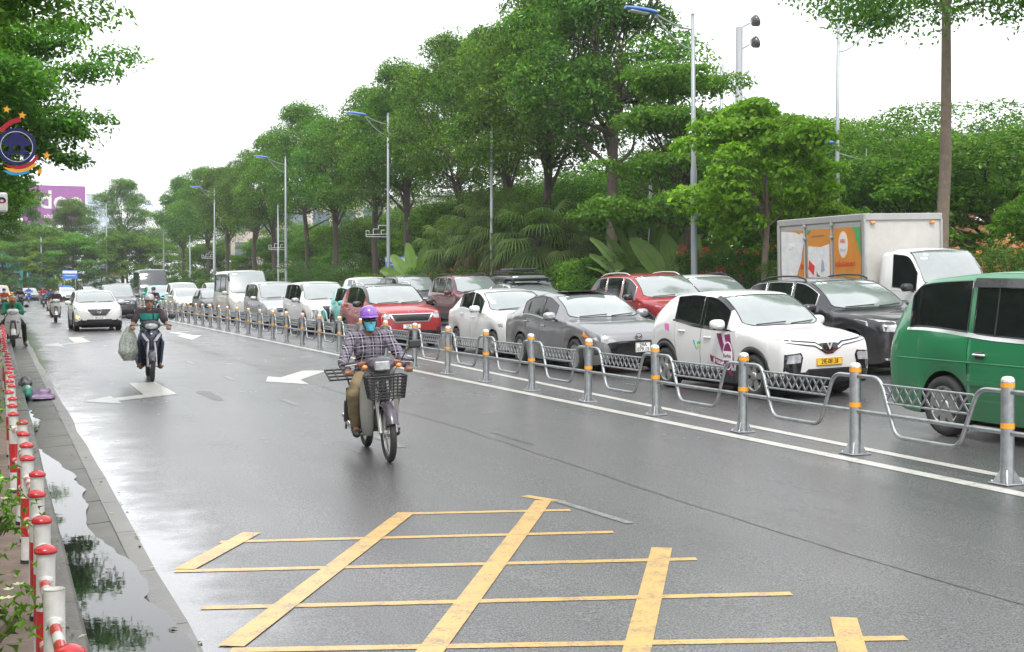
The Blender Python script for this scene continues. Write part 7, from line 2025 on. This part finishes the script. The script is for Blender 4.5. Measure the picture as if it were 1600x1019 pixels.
# traveller palm / banana: every blade its own part
M_BANANA = mat('banana_leaf', (.085, .175, .022), .45, var=(3, (.14, .25, .035), .8))
M_STALK = mat('leaf_stalk', (.16, .20, .06), .5, var=(4, (.10, .14, .04), .6))
def blade(root, ang, L_, el, curl, width, tw, y0=0.):
    """one paddle leaf in the fan's plane, stalk then blade"""
    q = []; p = Vector((math.sin(ang) * .12, y0, .25)); a = ang; st = L_ / 14
    for k in range(15):
        q.append(p.copy()); p = p + Vector((math.sin(a), .10 * math.sin(tw + k * .2) * .4, math.cos(a))) * st; a += curl * (k / 14) ** 1.5 * .16
    s = MB().tube(q, [.045 * (1 - .8 * k / 14) for k in range(15)], 6, caps=False).build('leaf_stalk', M_STALK, root)
    b = MB(); rows = []; n = 15
    for k in range(6, 15):
        t = (k - 6) / 8; f = (q[min(14, k + 1)] - q[k - 1]).normalized(); sd = Vector((math.cos(tw), math.sin(tw), 0)); sd = (sd - f * sd.dot(f)).normalized(); nn = sd.cross(f)
        w = width * (math.sin(PI * min(.97, .10 + .88 * t)) ** .55)
        rg_ = .03 * noise.noise((k * .9, ang * 5, 1))
        rows.append([q[k] + sd * w * u + nn * (.16 * w * abs(u) + .035 * math.sin(u * 9 + k * 2.1) * abs(u)) + Vector((0, 0, rg_ * abs(u))) for u in (-1, -.66, -.33, 0, .33, .66, 1)])
    b.loft(rows, closed=False, caps=False); b.build('leaf_blade', M_BANANA, root)
tp = thing('traveller_palm', 'traveller palm with a fan of upright paddle leaves behind the red SUV', 'palm', (21.2, 39.6, .5), math.radians(-42)); tp.scale = (.84,) * 3; rg0 = np.random.default_rng(5)
for k in range(15):
    a = -1.0 + 2.0 * k / 14; blade(tp, a * .80, 4.3 - .6 * abs(a) + rg0.normal() * .25, 0, .8 * a, .20, rg0.uniform(-.5, .5) + (.9 if k % 3 == 0 else .2), (-.12, .12)[k % 2])
bn = thing('banana_plant', 'banana plant with one broad round leaf right of the traveller palm', 'plant', (21.6, 38.3, .5), math.radians(-30))
for k in range(6):
    a = -.7 + 1.4 * k / 5; blade(bn, a, 3.1 + rg0.normal() * .3, 0, 2.0 * a, .36, rg0.uniform(-.3, .6), .1 * (k % 3))
bn2 = thing('banana_plant', 'banana plant left of the lamp post beside the fan palms', 'plant', (21.0, 66, .5), math.radians(-30))
for k in range(6):
    a = -.6 + 1.2 * k / 5; blade(bn2, a, 3.3 + rg0.normal() * .3, 0, 1.8 * a, .34, rg0.uniform(-.3, .6), .1 * (k % 3))

# ---- planted frangipani by the bollards
def frangipani(seed, h, nb, label, loc, rz):
    rg = np.random.default_rng(seed); o = thing('frangipani', label, 'plant', loc, rz, 'frangipani plants behind the bollards'); tb = MB(); V = []; col = []; FV = []
    for k in range(3): branchy(tb, (.05 * math.cos(k * 2.1), .05 * math.sin(k * 2.1), -.02), (.16 * math.cos(k * 2.1 + .4), .16 * math.sin(k * 2.1 + .4), h * .62), .052, .034, rg, .10, 7, 9)
    for k in range(nb):
        a = k * 2.399; e = Vector((.30 * math.cos(a) * rg.uniform(.4, 1.1), .30 * math.sin(a) * rg.uniform(.4, 1.1), h * rg.uniform(.78, 1.05))); branchy(tb, (.14 * math.cos(a), .14 * math.sin(a), h * .58), e, .024, .013, rg, .1, 5, 7)
        for j in range(70):
            b_ = j * 2.399 + k; el = rg.uniform(-.1, 1.1); d = Vector((math.cos(b_) * math.cos(el), math.sin(b_) * math.cos(el), math.sin(el))); L_ = rg.uniform(.05, .095); sd = d.cross(Vector((0, 0, 1))).normalized(); nn = sd.cross(d); w = L_ * .17
            e_ = e + Vector((rg.normal() * .06, rg.normal() * .06, rg.normal() * .06)); p0 = e_ + d * .02; p1 = e_ + d * L_ * .5 + nn * .006; p2 = e_ + d * L_ + Vector((0, 0, -.02))
            c = np.array((.085, .18, .02)) * math.exp(rg.normal() * .35)
            V += [[p0, p1 + sd * w + nn * .012, p2, p1]]; col.append(c); V += [[p0, p1, p2, p1 - sd * w + nn * .012]]; col.append(c * 1.1)
        for j in range(4):
            c = e + Vector((rg.normal() * .05, rg.normal() * .05, .05 + rg.random() * .06))
            for m_ in range(5):
                a2 = m_ * 1.2566; d = Vector((math.cos(a2), math.sin(a2), .35)).normalized() * .022; s2 = Vector((-math.sin(a2), math.cos(a2), 0)) * .008; FV.append([c, c + d * .6 + s2, c + d, c + d * .6 - s2])
    link('stem', tb.mesh('stem', M_BARKP), o); link('foliage', quads_mesh('foliage', np.array([[tuple(p) for p in q] for q in V]), np.array(col), [M_LEAF]), o)
    link('blossom', quads_mesh('blossom', np.array([[tuple(p) for p in q] for q in FV]), np.tile(np.array((.72, .70, .55)), (len(FV), 1)), [M_LEAF]), o)
frangipani(101, .74, 9, 'frangipani with pale stems nearest behind the bollards', (-0.22, 6.3, .05), 0)
frangipani(102, .72, 9, 'frangipani second behind the bollards', (-0.31, 9.3, .05), 1)
frangipani(103, .80, 9, 'frangipani third behind the bollards', (-0.33, 12.9, .05), 2)
frangipani(104, .85, 9, 'frangipani fourth behind the bollards', (-0.36, 16.5, .05), 3)
frangipani(105, .62, 8, 'frangipani beside the capless bollard', (-0.24, 4.75, .05), 3)
# ================================================================== STREET FURNITURE AND FAR BUILDINGS
M_POLE = mat('grey_painted_pole', (.33, .36, .38), .45, metal=.3, var=(6, (.26, .29, .31), .6))
M_BLUEL = mat('blue_lamp_housing', (.05, .30, .55), .35, coat=.5)
M_DIFF = mat('lamp_diffuser', (.55, .60, .62), .3)
M_WHM = mat('white_metal', (.70, .70, .68), .45, var=(5, (.6, .6, .58), .6))
def lamp(x, y, ztop, label, arm=2.2, sgn=-1, second=None, group='street lamps along the park edge', scroll=True, lean=0.):
    z0 = .46; o = thing('street_lamp', label, 'street lamp', (x, y, z0), 0, group); H = ztop - z0 - .18; o.rotation_euler[1] = lean
    p = MB(); p.lathe([(.10, 0), (.098, H * .5), (.075, H * .52), (.055, H), (.0005, H + .01)], 14); p.lathe([(.16, 0), (.15, .5), (.11, .62)], 12); p.lathe([(.07, H), (.03, H + .04), (.018, H + .16), (.0005, H + .18)], 10)
    p.build('pole', M_POLE, o)
    def head(zz, a, s, mirror):
        ar = MB()
        for dz, bend in ((-.45, .18), (-1.05, .42)):
            q = [Vector((s * (.05 + (a - .9) * t), 0, zz + dz + (.55 + -.45 - dz - .45 + 0) * 0 + (zz - .02 - (zz + dz)) * t ** 1.7)) for t in [k / 9 for k in range(10)]]
            ar.tube(q, .024, 7)
        ar.build('arm', M_POLE, o)
        hd = MB(); rings = []
        for t in range(9):
            u = t / 8; xx = s * (a - .95 + 1.05 * u); w = .17 * math.sin(PI * min(.96, .2 + u * .72)) ** .5; h = .10 * math.sin(PI * min(.96, .22 + u * .68)) ** .6
            zc = zz - .04 + .10 * u
            rings.append([Vector((xx, w * math.cos(q), zc + h * (math.sin(q) if math.sin(q) > 0 else .45 * math.sin(q)))) for q in [2 * PI * k / 14 for k in range(14)]])
        hd.loft(rings); hb = hd.build('lamp_housing', M_BLUEL, o)
        MB().box((s * (a - .35), 0, zz - .05), (.62, .24, .04), 0, .015, Matrix.Rotation(-s * .1, 3, 'Y')).build('diffuser', M_DIFF, hb)
    head(H, arm, sgn, False)
    if second: head(second - z0, arm * .75, sgn, True)
    if scroll:
        sc = MB(); zz = 4.35 - z0
        def bar(a, b_): sc.tube([(sgn * a[0], 0, zz + a[1]), (sgn * b_[0], 0, zz + b_[1])], .016, 5)
        for a, b_ in (((.08, 0), (1.25, 0)), ((.08, .16), (1.25, .10)), ((1.25, 0), (1.25, .32)), ((1.25, .32), (1.08, .32)), ((1.08, .32), (1.08, .18)), ((.85, .14), (.85, .42)), ((.85, .42), (.55, .42)), ((.55, .42), (.55, .62)), ((.55, .62), (.08, .62)), ((.40, .14), (.40, .36)), ((.40, .36), (.22, .36))): bar(a, b_)
        sc.build('scroll_bracket', M_WHM, o)
    return o
lamp(19.9, 34.4, 10.15, 'nearest tall street lamp with a blue head, between the tiered and the bright tree', scroll=False, lean=-.012)
lamp(19.8, 67.2, 11.1, 'second street lamp with a blue head, left of the fan palms')
lamp(19.8, 93.8, 11.25, 'third street lamp, right of the cream minibus')
lamp(19.8, 126.9, 11.4, 'fourth street lamp, left of the cream minibus')
lamp(19.8, 168, 12.1, 'fifth street lamp, above the tall grey van')
lamp(13.5, 176.5, 12.6, 'sixth street lamp, at the road end near the blue board', scroll=True)
lamp(26.5, 36.3, 10.85, 'street lamp inside the park behind the lorry with a lower blue head', sgn=1, scroll=False, group=None)
MB_ = MB(); 
o = [q for q in COL.objects if q.get('label', '').startswith('street lamp inside')][0]
b = MB(); b.tube([(0, 0, 5.95), (-.25, 0, 6.02)], .025, 6); b.build('arm', M_POLE, o)
hull('lamp_housing', o, M_BLUEL, [(-.13, 6.1, .03, .02), (-.1, 6.1, .28, .07), (.1, 6.1, .28, .07), (.13, 6.1, .03, .02)]).location = (-.45, 0, -.02)
b = MB(); b.tube([(0, 0, 5.75), (.7, 0, 5.6), (1.2, 0, 5.55), (1.2, 0, 5.95)], .02, 6); b.build('bracket', M_POLE, o)
# camera gantries and small poles among the trunks
for i, (x, y, h, lb) in enumerate([(20.3, 99, 7.5, 'thin grey pole beside the third street lamp'), (20.4, 131.5, 6.2, 'thin grey pole beside the fourth street lamp'), (20.2, 52.6, 8.0, 'thin grey pole behind the fan palms'), (25.5, 46.5, 8.2, 'thin grey pole behind the traveller palm'), (20.6, 150, 7.0, 'thin grey pole near the far end of the park edge'), (44.5, 48.8, 6.2, 'grey pole in front of the red steel frame'), (5.4, 176.6, 7.5, 'grey pole at the road end below the purple billboard')]):
    o = thing('sign_pole', lb, 'pole', (x, y, .45)); MB().lathe([(.07, 0), (.055, h), (.0005, h + .01)], 10).build('pole', M_POLE, o); MB().box((0, 0, .1), (.3, .3, .2), 0, .03).build('base', M_POLE, o)

# ---- city emblem and box sign on a pole at the left edge
o = thing('emblem_pole', 'pole at the left edge carrying the blue gate emblem and a white box sign', 'sign pole', (-.62, 25.8, .03))
MB().lathe([(.11, 0), (.08, 8.5), (.0005, 8.6)], 12).build('pole', M_POLE, o)
for z in (3.95, 4.6): MB().tube([(0, 0, z), (.75, -.02, z)], .018, 6).build('bracket', M_POLE, o)
M_NAVY = mat('navy_emblem', (.006, .006, .085), .4); M_STAR = mat('orange_star', (.80, .36, .02), .4); M_SKYB = mat('sky_blue_ribbon', (.02, .30, .58), .4); M_RIB = mat('red_ribbon', (.36, .01, .02), .4); M_EDGE = mat('pale_emblem_edge', (.55, .58, .66), .4)
def emblem(parent, c, R_, z_front=-.03):
    M = frame_matrix(c, (1, 0, 0), (0, 0, 1)) @ Matrix.Scale(R_, 4)
    def pr(name, polys, m, lift=0., t=.05):
        b = MB()
        for pl in polys: b.prism(pl, t, M @ Matrix.Translation((0, 0, lift)))
        return b.build(name, m, parent)
    def arc(r0, r1, a0, a1, n=24, cx=0, cy_=0, taper=None):
        out = []; inn = []
        for k in range(n + 1):
            a = math.radians(lerp(a0, a1, k / n)); t = k / n; q0, q1 = (r0, r1) if not taper else (lerp(r0, (r0 + r1) / 2, taper(t)), lerp(r1, (r0 + r1) / 2, taper(t)))
            out.append((cx + q1 * math.cos(a), cy_ + q1 * math.sin(a))); inn.append((cx + q0 * math.cos(a), cy_ + q0 * math.sin(a)))
        return [[inn[k], out[k], out[k + 1], inn[k + 1]] for k in range(n)]
    pr('emblem_ring', arc(.82, 1.0, 0, 360, 40), M_NAVY)
    pr('emblem_edge', arc(.795, .825, 0, 360, 40) , M_EDGE, .004, .05)
    gate = [[(-.34, .66), (.34, .66), (.44, .44), (-.44, .44)], [(-.50, .44), (.50, .44), (.70, .26), (-.70, .26)], [(-.80, .26), (.80, .26), (.62, .06), (-.62, .06)], [(-.40, .06), (-.20, .06), (-.20, -.26), (-.40, -.26)], [(.20, .06), (.40, .06), (.40, -.26), (.20, -.26)],
            [(-.40, -.26), (.40, -.26), (.40, -.40), (-.40, -.40)], [(-.62, -.26), (-.401, -.26), (-.401, -.40), (-.62, -.52)], [(.401, -.26), (.62, -.26), (.62, -.52), (.401, -.40)], [(-.58, -.40), (-.34, -.40), (-.34, -.86), (-.58, -.72)], [(.34, -.40), (.58, -.40), (.58, -.72), (.34, -.86)], [(-.1, .78), (.1, .78), (.18, .66), (-.18, .66)]]
    pr('emblem_gate', gate, M_NAVY, .002, .044)
    tp = lambda t: max(0, 1 - t * 3) ** 1.2
    pr('emblem_ribbon', arc(1.06, 1.24, 236, 336, 26, 0, .02, tp), M_RIB, .01)
    pr('emblem_ribbon', arc(1.20, 1.42, 240, 318, 22, -.05, .02, tp), M_STAR, .006)
    pr('emblem_ribbon', arc(1.36, 1.60, 246, 298, 18, -.10, .05, tp), M_SKYB, .003)
    pr('emblem_ribbon', arc(1.26, 1.50, 98, 150, 18, .42, .10), M_RIB, .01)
    for (cx, cy_, r) in ((1.52, -.42, .24), (1.16, -1.30, .22), (.30, 1.70, .23), (-.48, 1.98, .22), (.0, 1.62, .05)):
        if r > .1: pr('emblem_star', [[(cx + (r if k % 2 == 0 else r * .42) * math.sin(PI * k / 5 + .1), cy_ + (r if k % 2 == 0 else r * .42) * math.cos(PI * k / 5 + .1)) for k in range(10)]], M_STAR, .012)
emblem(o, (1.0, -.08, 4.28), .345)
bx_ = MB().box((.60, -.02, 3.24), (.46, .14, .36), 0, .03).build('box_sign', M_WHM, o)
Mf = frame_matrix((.60, -.0935, 3.24), (1, 0, 0), (0, 0, 1))
text_on('ACB', .12, Mf @ Matrix.Translation((-.09, -.01, 0)), M_NAVY, bx_, 'lettering', 1, .01)
MB().prism([(-.2, -.105), (.2, -.105), (.2, -.115), (-.2, -.115)], .002, Mf).build('lettering', M_EDGE, bx_)
for a0, a1, mm in ((0, 180, M_NAVY), (180, 360, M_RIB)):
    b = MB()
    for k in range(12):
        a, c = math.radians(lerp(a0, a1, k / 12)), math.radians(lerp(a0, a1, (k + 1) / 12)); f = lambda r, t: (.13 + r * math.cos(t), .02 + r * math.sin(t) * (1 if mm is M_NAVY else .6))
        b.prism([f(.03, a), f(.075, a), f(.075, c), f(.03, c)], .003, Mf)
    b.build('logo', mm, bx_)
# a second emblem deep in the park, and one far away
o = thing('emblem_pole', 'distant blue gate emblem on a pole seen over the traveller palm', 'sign pole', (22.3, 41.8, .45)); MB().lathe([(.07, 0), (.06, 5.2), (.0005, 5.22)], 10).build('pole', M_POLE, o)
emblem(o, (.15, -.12, 3.80), .26)
o = thing('emblem_pole', 'far emblem with yellow and blue ribbons at the left edge', 'sign pole', (-1.6, 100, .03)); MB().lathe([(.09, 0), (.07, 7.0), (.0005, 7.02)], 10).build('pole', M_POLE, o)
emblem(o, (1.05, -.12, 4.7), .5)

# ---- billboard at the end of the road
M_PURP = mat('purple_board', (.26, .07, .27), .5, var=(.6, (.30, .09, .31), .5))
o = thing('billboard', 'large purple billboard with white round letters above the far trees', 'billboard', (11.5, 286, 0))
MB().box((0, .3, 18.6), (12.4, .6, 8.2), 0, .05).build('panel', M_PURP, o)
for x in (-4, 0, 4): MB().box((x, .9, 9.5), (.6, .5, 19), 0, .05).build('post', M_POLE, o)
text_on('odoo', 5.4, frame_matrix((-.2, -.05, 19.5), (1, 0, 0), (0, 0, 1)), M_WHM, o, 'lettering', 1.02, .012, .03)
text_on('Giải pháp', 1.35, frame_matrix((-2.2, -.05, 16.2), (1, 0, 0), (0, 0, 1)), M_WHM, o, 'lettering', 1, .01, .03)
for x in (-5, -1.7, 1.7, 5): MB().tube([(x, 0, 22.7), (x, -1.6, 23.3)], .05, 5).build('lamp_arm', M_POLE, o)
# turquoise hoarding and stalls below it
M_TEALB = mat('turquoise_sheet', (.03, .22, .23), .55, var=(.5, (.04, .27, .27), .6))
o = thing('hoarding', 'tall turquoise hoarding at the far end of the road', 'hoarding', (1.5, 212, .3))
for k in range(11): MB().box((-14 + k * 2.0, 0, 4.2), (1.96, .10, 8.4), 0, .02).build('panel', M_TEALB, o)
for k in range(6): MB().box((-14 + k * 4.0, .3, 4.1), (.14, .14, 8.2)).build('post', M_POLE, o)
o = thing('pale_roof', 'pale grey roof behind the turquoise hoarding', 'building', (6.0, 226, .3)); MB().box((0, 0, 3.4), (11, 8, 6.8), 0, .05).build('wall', M_WHM, o)
b = MB(); b.prism([(-6, 6.6), (6, 6.6), (4.4, 8.4), (-4.4, 8.4)], 8.5, frame_matrix((0, 0, .2), (1, 0, 0), (0, 0, 1))); b.build('roof', mat('pale_blue_roof', (.42, .50, .55), .5), o); o.name = 'far_building'
for i, (x, c, w, lb) in enumerate([(2.6, (.22, .03, .05), 3.0, 'dark red awning stall below the turquoise hoarding'), (7.2, (.10, .03, .16), 2.2, 'purple awning stall below the turquoise hoarding'), (11.3, (.05, .08, .30), 1.6, 'blue awning stall below the turquoise hoarding')]):
    o = thing('market_stall', lb, 'stall', (x - 1, 186, .5)); m = mat('awning_%d' % i, c, .7)
    MB().prism([(-w / 2, 2.2), (w / 2, 2.2), (w / 2 - .2, 2.9), (-w / 2 + .2, 2.9)], 1.8, frame_matrix((0, 0, 0), (1, 0, 0), (0, 0, 1))).build('awning', m, o)
    MB().box((0, .2, .6), (w * .9, 1.2, 1.2), 0, .03).build('counter', M_WHM, o)
    for s in (-1, 1): MB().box((s * w * .45, -.8, 1.1), (.06, .06, 2.2)).build('post', M_POLE, o)
# blue boards
M_BOARD = mat('blue_board', (.045, .16, .50), .4, coat=.3); 
def board(x, y, z, w, h, lb, rz=0):
    o = thing('sign_board', lb, 'sign', (x, y, .48), rz)
    p = MB().box((0, 0, z), (w, .08, h), 0, .02).build('panel', M_BOARD, o)
    MB().box((0, -.044, z + h * .28), (w * .96, .01, h * .30)).build('white_band', M_WHM, p)
    MB().box((0, -.044, z - h * .12), (w * .7, .01, h * .05)).build('text_line', M_WHM, p)
    for s in (-1, 1): MB().box((s * w * .38, .06, z / 2), (.08, .08, z)).build('post', M_POLE, o)
board(8.6, 170.6, 2.6, 1.8, 1.1, 'blue and white board at the far end of the road')
board(21.2, 70.3, 2.5, 1.3, .75, 'blue board with a white strip between trunks left of the fan palms', -.3)
board(22.4, 71.6, 2.55, .9, .85, 'small blue and white board beside the wider one', -.3)
# ---- inside the park: floodlight mast, antenna, wall, red frame, pillar, pale buildings
o = thing('floodlight_mast', 'tall grey floodlight mast above the trees right of the nearest lamp post', 'mast', (81.0, 130, 4.4))
MB().lathe([(.55, -4), (.42, 27.5), (.0005, 27.6)], 14).build('pole', mat('pale_grey_mast', (.24, .25, .265), .5), o)
MB().tube([(-.75, 0, 3), (-.72, 0, 31)], .05, 5).build('ladder', M_POLE, o)
for z, dx in ((28.3, 1.9), (25.8, 1.9)):
    MB().tube([(.3, 0, z - .8), (dx - .5, 0, z - .2)], .12, 6).build('arm', M_POLE, o)
    q = MB(); q.lathe([(.05, -.3), (.55, -.2), (.75, .35), (.70, .4), (.05, .3)], 14, (dx, -.2, z), Matrix.Rotation(1.2, 3, 'Y')); q.build('floodlight', M_GLOSSB, o)
MB().tube([(.4, 0, 21.6), (1.3, 0, 22.6)], .2, 6).build('arm', M_POLE, o)
o = thing('antenna_mast', 'white antenna panels on a mast behind the trees', 'antenna', (98, 162, 3.8))
MB().lathe([(.5, -3.4), (.25, 30), (.0005, 30.1)], 10).build('pole', M_POLE, o)
for k, (dx, z, h) in enumerate([(-.9, 27.5, 3.2), (.2, 28.5, 3.4), (.95, 28.8, 4.2), (-.3, 30.3, 1.6), (.5, 31.2, 1.8)]): MB().box((dx, 0, z), (.45, .3, h), 0, .05).build('antenna_panel', M_WHM, o)
M_REDST = mat('red_steel', (.50, .045, .055), .4, coat=.3)
o = thing('steel_frame', 'red lattice steel frame at the right edge behind the shrubs', 'steel frame', (54.0, 59.0, .4), math.radians(-26))
def truss(a, c, h, n):
    t = MB(); a, c = Vector(a), Vector(c); up = Vector((0, 0, h))
    t.tube([a, c], .07, 6); t.tube([a + up, c + up], .07, 6)
    for k in range(n):
        p, q = a.lerp(c, k / n), a.lerp(c, (k + 1) / n); t.tube([p, p + up], .035, 5); t.tube([p, q + up], .035, 5); t.tube([p + up, q], .035, 5)
    t.build('girder', M_REDST, o)
truss((-7, 0, 1.9), (9, 0, 6.8), 1.6, 12); truss((-6, 1.6, 2.2), (9, 1.6, 7.1), 1.6, 12); truss((-7, -1, 2.2), (10, -1, 2.6), 1.1, 12)
for x in (-4.5, -1.5, 1.5, 4.5, 7.5):
    pl = MB()
    for dx in (-.35, .35): pl.tube([(x + dx, .2, 0), (x + dx * .4, .2, 4.2 + x * .2)], .06, 6)
    for k in range(5): pl.tube([(x - .3, .2, k * .8), (x + .3, .2, k * .8 + .8)], .03, 5)
    pl.build('support', M_REDST, o)
o = thing('kiosk', 'orange roofed pink kiosk behind the red steel frame', 'kiosk', (51.5, 60.5, .4), math.radians(-26))
M_PINKW = mat('pink_wall', (.50, .27, .26), .7); MB().box((0, 2, 1.5), (9, 5, 3.0), 0, .03).build('wall', M_PINKW, o)
MB().prism([(-5, 3.0), (5, 3.0), (3.6, 4.9), (-3.6, 4.9)], 6.0, frame_matrix((0, 2, 0), (1, 0, 0), (0, 0, 1))).build('roof', mat('orange_roof', (.62, .27, .14), .6), o)
o = thing('gate_pillar', 'pale stone gate pillar between the shrubs at the right edge', 'pillar', (36.4, 39.5, .45), math.radians(-40)); M_STONE = mat('pale_stone', (.50, .49, .47), .7, var=(4, (.40, .39, .36), .7))
MB().box((0, 0, 1.3), (.75, .75, 2.6), 0, .03).build('shaft', M_STONE, o); MB().box((0, 0, 2.68), (1.0, 1.0, .16), 0, .03).build('cap', M_STONE, o); MB().box((0, 0, .25), (1.0, 1.0, .5), 0, .03).build('plinth', M_STONE, o)
for k in range(9): MB().box((.8 + k * .28, 0, 1.1), (.05, .05, 1.9)).build('railing_bar', M_STONE, o)
o = thing('park_wall', 'low grey wall with red doors seen through the trees behind the traveller palm', 'wall', (31.5, 58, .45), math.radians(-22))
MB().box((0, 0, 1.3), (16, .25, 2.6), 0, .02).build('wall', mat('grey_render', (.24, .24, .25), .8, var=(1.5, (.32, .32, .33), .7)), o)
for x in (-2.4, 1.2, 3.2): MB().box((x, -.14, 1.0), (.9, .05, 2.0), 0, .01).build('door', mat('red_door', (.20, .05, .05), .5), o)
def far_building(label, x, y, w, d, h, rz, c, floors, bays, glass=(.16, .20, .24)):
    o = thing('building', label, 'building', (x, y, .3), rz); m = mat('wall_%02d%02d%02d' % tuple(int(v * 99) for v in c), c, .7)
    MB().box((0, d / 2, h / 2), (w, d, h), 0, .05).build('wall', m, o); MB().box((0, d / 2, h + .25), (w + .5, d + .5, .5), 0, .05).build('parapet', m, o)
    g = mat('far_glass_%02d' % int(glass[0] * 99), glass, .15, coat=.5)
    wm = MB().box((0, 0, 0), (w / bays * .62, .16, h / floors * .55), 0, .02).mesh('window', g); sm = MB().box((0, 0, 0), (w / bays * .72, .25, .10)).mesh('sill', m)
    for f in range(floors):
        for k in range(bays):
            wi = link('window', wm, o, (-w / 2 + w / bays * (k + .5), -.02, h / floors * (f + .55))); link('sill', sm, wi, (0, -.03, -h / floors * .30))
far_building('pale pink building seen between the trunks behind the cream minibus', 38, 152, 26, 10, 11, -.5, (.62, .52, .50), 3, 8)
far_building('pale building seen between the trunks behind the white people carrier', 44, 122, 22, 10, 10, -.5, (.62, .60, .56), 3, 7)
far_building('white building seen between the trunks left of the fan palms', 42, 100, 18, 10, 9, -.5, (.66, .66, .64), 3, 6)
far_building('grey blue tower block far away between billboard and trees', 34, 470, 9, 9, 33, -.1, (.50, .56, .62), 10, 5, (.36, .44, .52))
far_building('grey glass fronted building behind the red steel frame', 63, 76, 7, 8, 12, -.6, (.42, .44, .46), 4, 4, (.20, .24, .28))
far_building('long pale row building behind the left pavement trees', -30, 60, 60, 12, 10, PI / 2, (.30, .29, .27), 3, 16)

# ---- the wood beyond the park, one mass
rg = np.random.default_rng(200); cents = []; rads = []
for i in range(430):
    t = rg.random()
    if t < .72: y = rg.uniform(20, 185); x = 52 + rg.normal() * 6 + max(0, (y - 120)) * -.12; z = rg.uniform(.8, 9.0)
    else: x = rg.uniform(-60, 46); y = 224 + rg.normal() * 6; z = rg.uniform(.5, 9.5)
    if 46 < x < 66 and y < 80 and rg.random() < .8: x += 22
    cents.append((x, y, z)); s = rg.uniform(1.6, 2.8); rads.append((s, s, s * .62))
V, col = clump_leaves(cents, rads, 210, .42, .22, rg, tint=(.060, .135, .028), light=(.15, .28, .05), up=.6, spread=.45)
tag(quads_mesh and link('wood', quads_mesh('wood', V, col, [M_LEAF])), 'far wood of mixed trees closing the park behind the broad trees', 'trees', None, 'stuff')
# fallen leaves and petals by the kerb
rg = np.random.default_rng(230); n = 420
X = rg.uniform(-.9, .95, n); Y = rg.uniform(4.5, 30, n) ** 1.0; Zl = np.array([(.063 if x < .18 else .08 if x < .375 else -.044 + max(0, (x - .78)) * .015) for x in X])
keep = ~((X > .375) & (X < .80) & (Y < 15)) | (rg.random(n) < .35)
C = np.stack([X, Y, Zl + .004], 1)[keep]; V = leaf_quads(C, np.tile(np.array([0, 0, 1.0]), (len(C), 1)) + rg.normal(size=(len(C), 3)) * .12, .05, .022, rg)
pal = np.array([(.16, .11, .04), (.10, .13, .03), (.22, .17, .05), (.07, .05, .03), (.55, .53, .46)]); cl = pal[rg.integers(0, 5, len(C))]
tag(link('leaf_litter', quads_mesh('leaf_litter', V, cl, [M_LEAF])), 'fallen leaves and petals scattered along kerb and gutter', 'leaves', None, 'stuff')
# low ground cover under the shrubs
rg = np.random.default_rng(210); cents = []; rads = []
for i in range(620):
    y = rg.uniform(12, 172); cents.append((rg.uniform(20.5, 25), y, .55)); rads.append((.55, .6, .32 + .2 * rg.random()))
for i in range(140): cents.append((rg.uniform(-22, 20), rg.uniform(172.8, 176), .55)); rads.append((.7, .6, .4))
V, col = clump_leaves(cents, rads, 95, .17, .07, rg, tint=(.075, .165, .02), light=(.18, .33, .034), up=.5, spread=.5)
tag(link('ground_cover', quads_mesh('ground_cover', V, col, [M_LEAF])), 'low leafy ground cover under the shrubs of the park edge', 'plants', None, 'stuff')
# ---- thin wet-season haze over the whole place
hz_m = bpy.data.materials.new('haze'); hz_m.use_nodes = True
hn, hl = hz_m.node_tree.nodes, hz_m.node_tree.links
hn.remove(hn['Principled BSDF'])
pv = hn.new('ShaderNodeVolumePrincipled'); pv.inputs['Color'].default_value = (.93, .96, 1, 1); pv.inputs['Density'].default_value = .00042; pv.inputs['Anisotropy'].default_value = .2
hl.new(pv.outputs[0], hn['Material Output'].inputs['Volume'])
hz = MB().box((0, 0, 19.5), (6200, 6200, 43)).build('haze', hz_m); hz['kind'] = 'stuff'; hz['label'] = 'thin pale haze over the road and park'
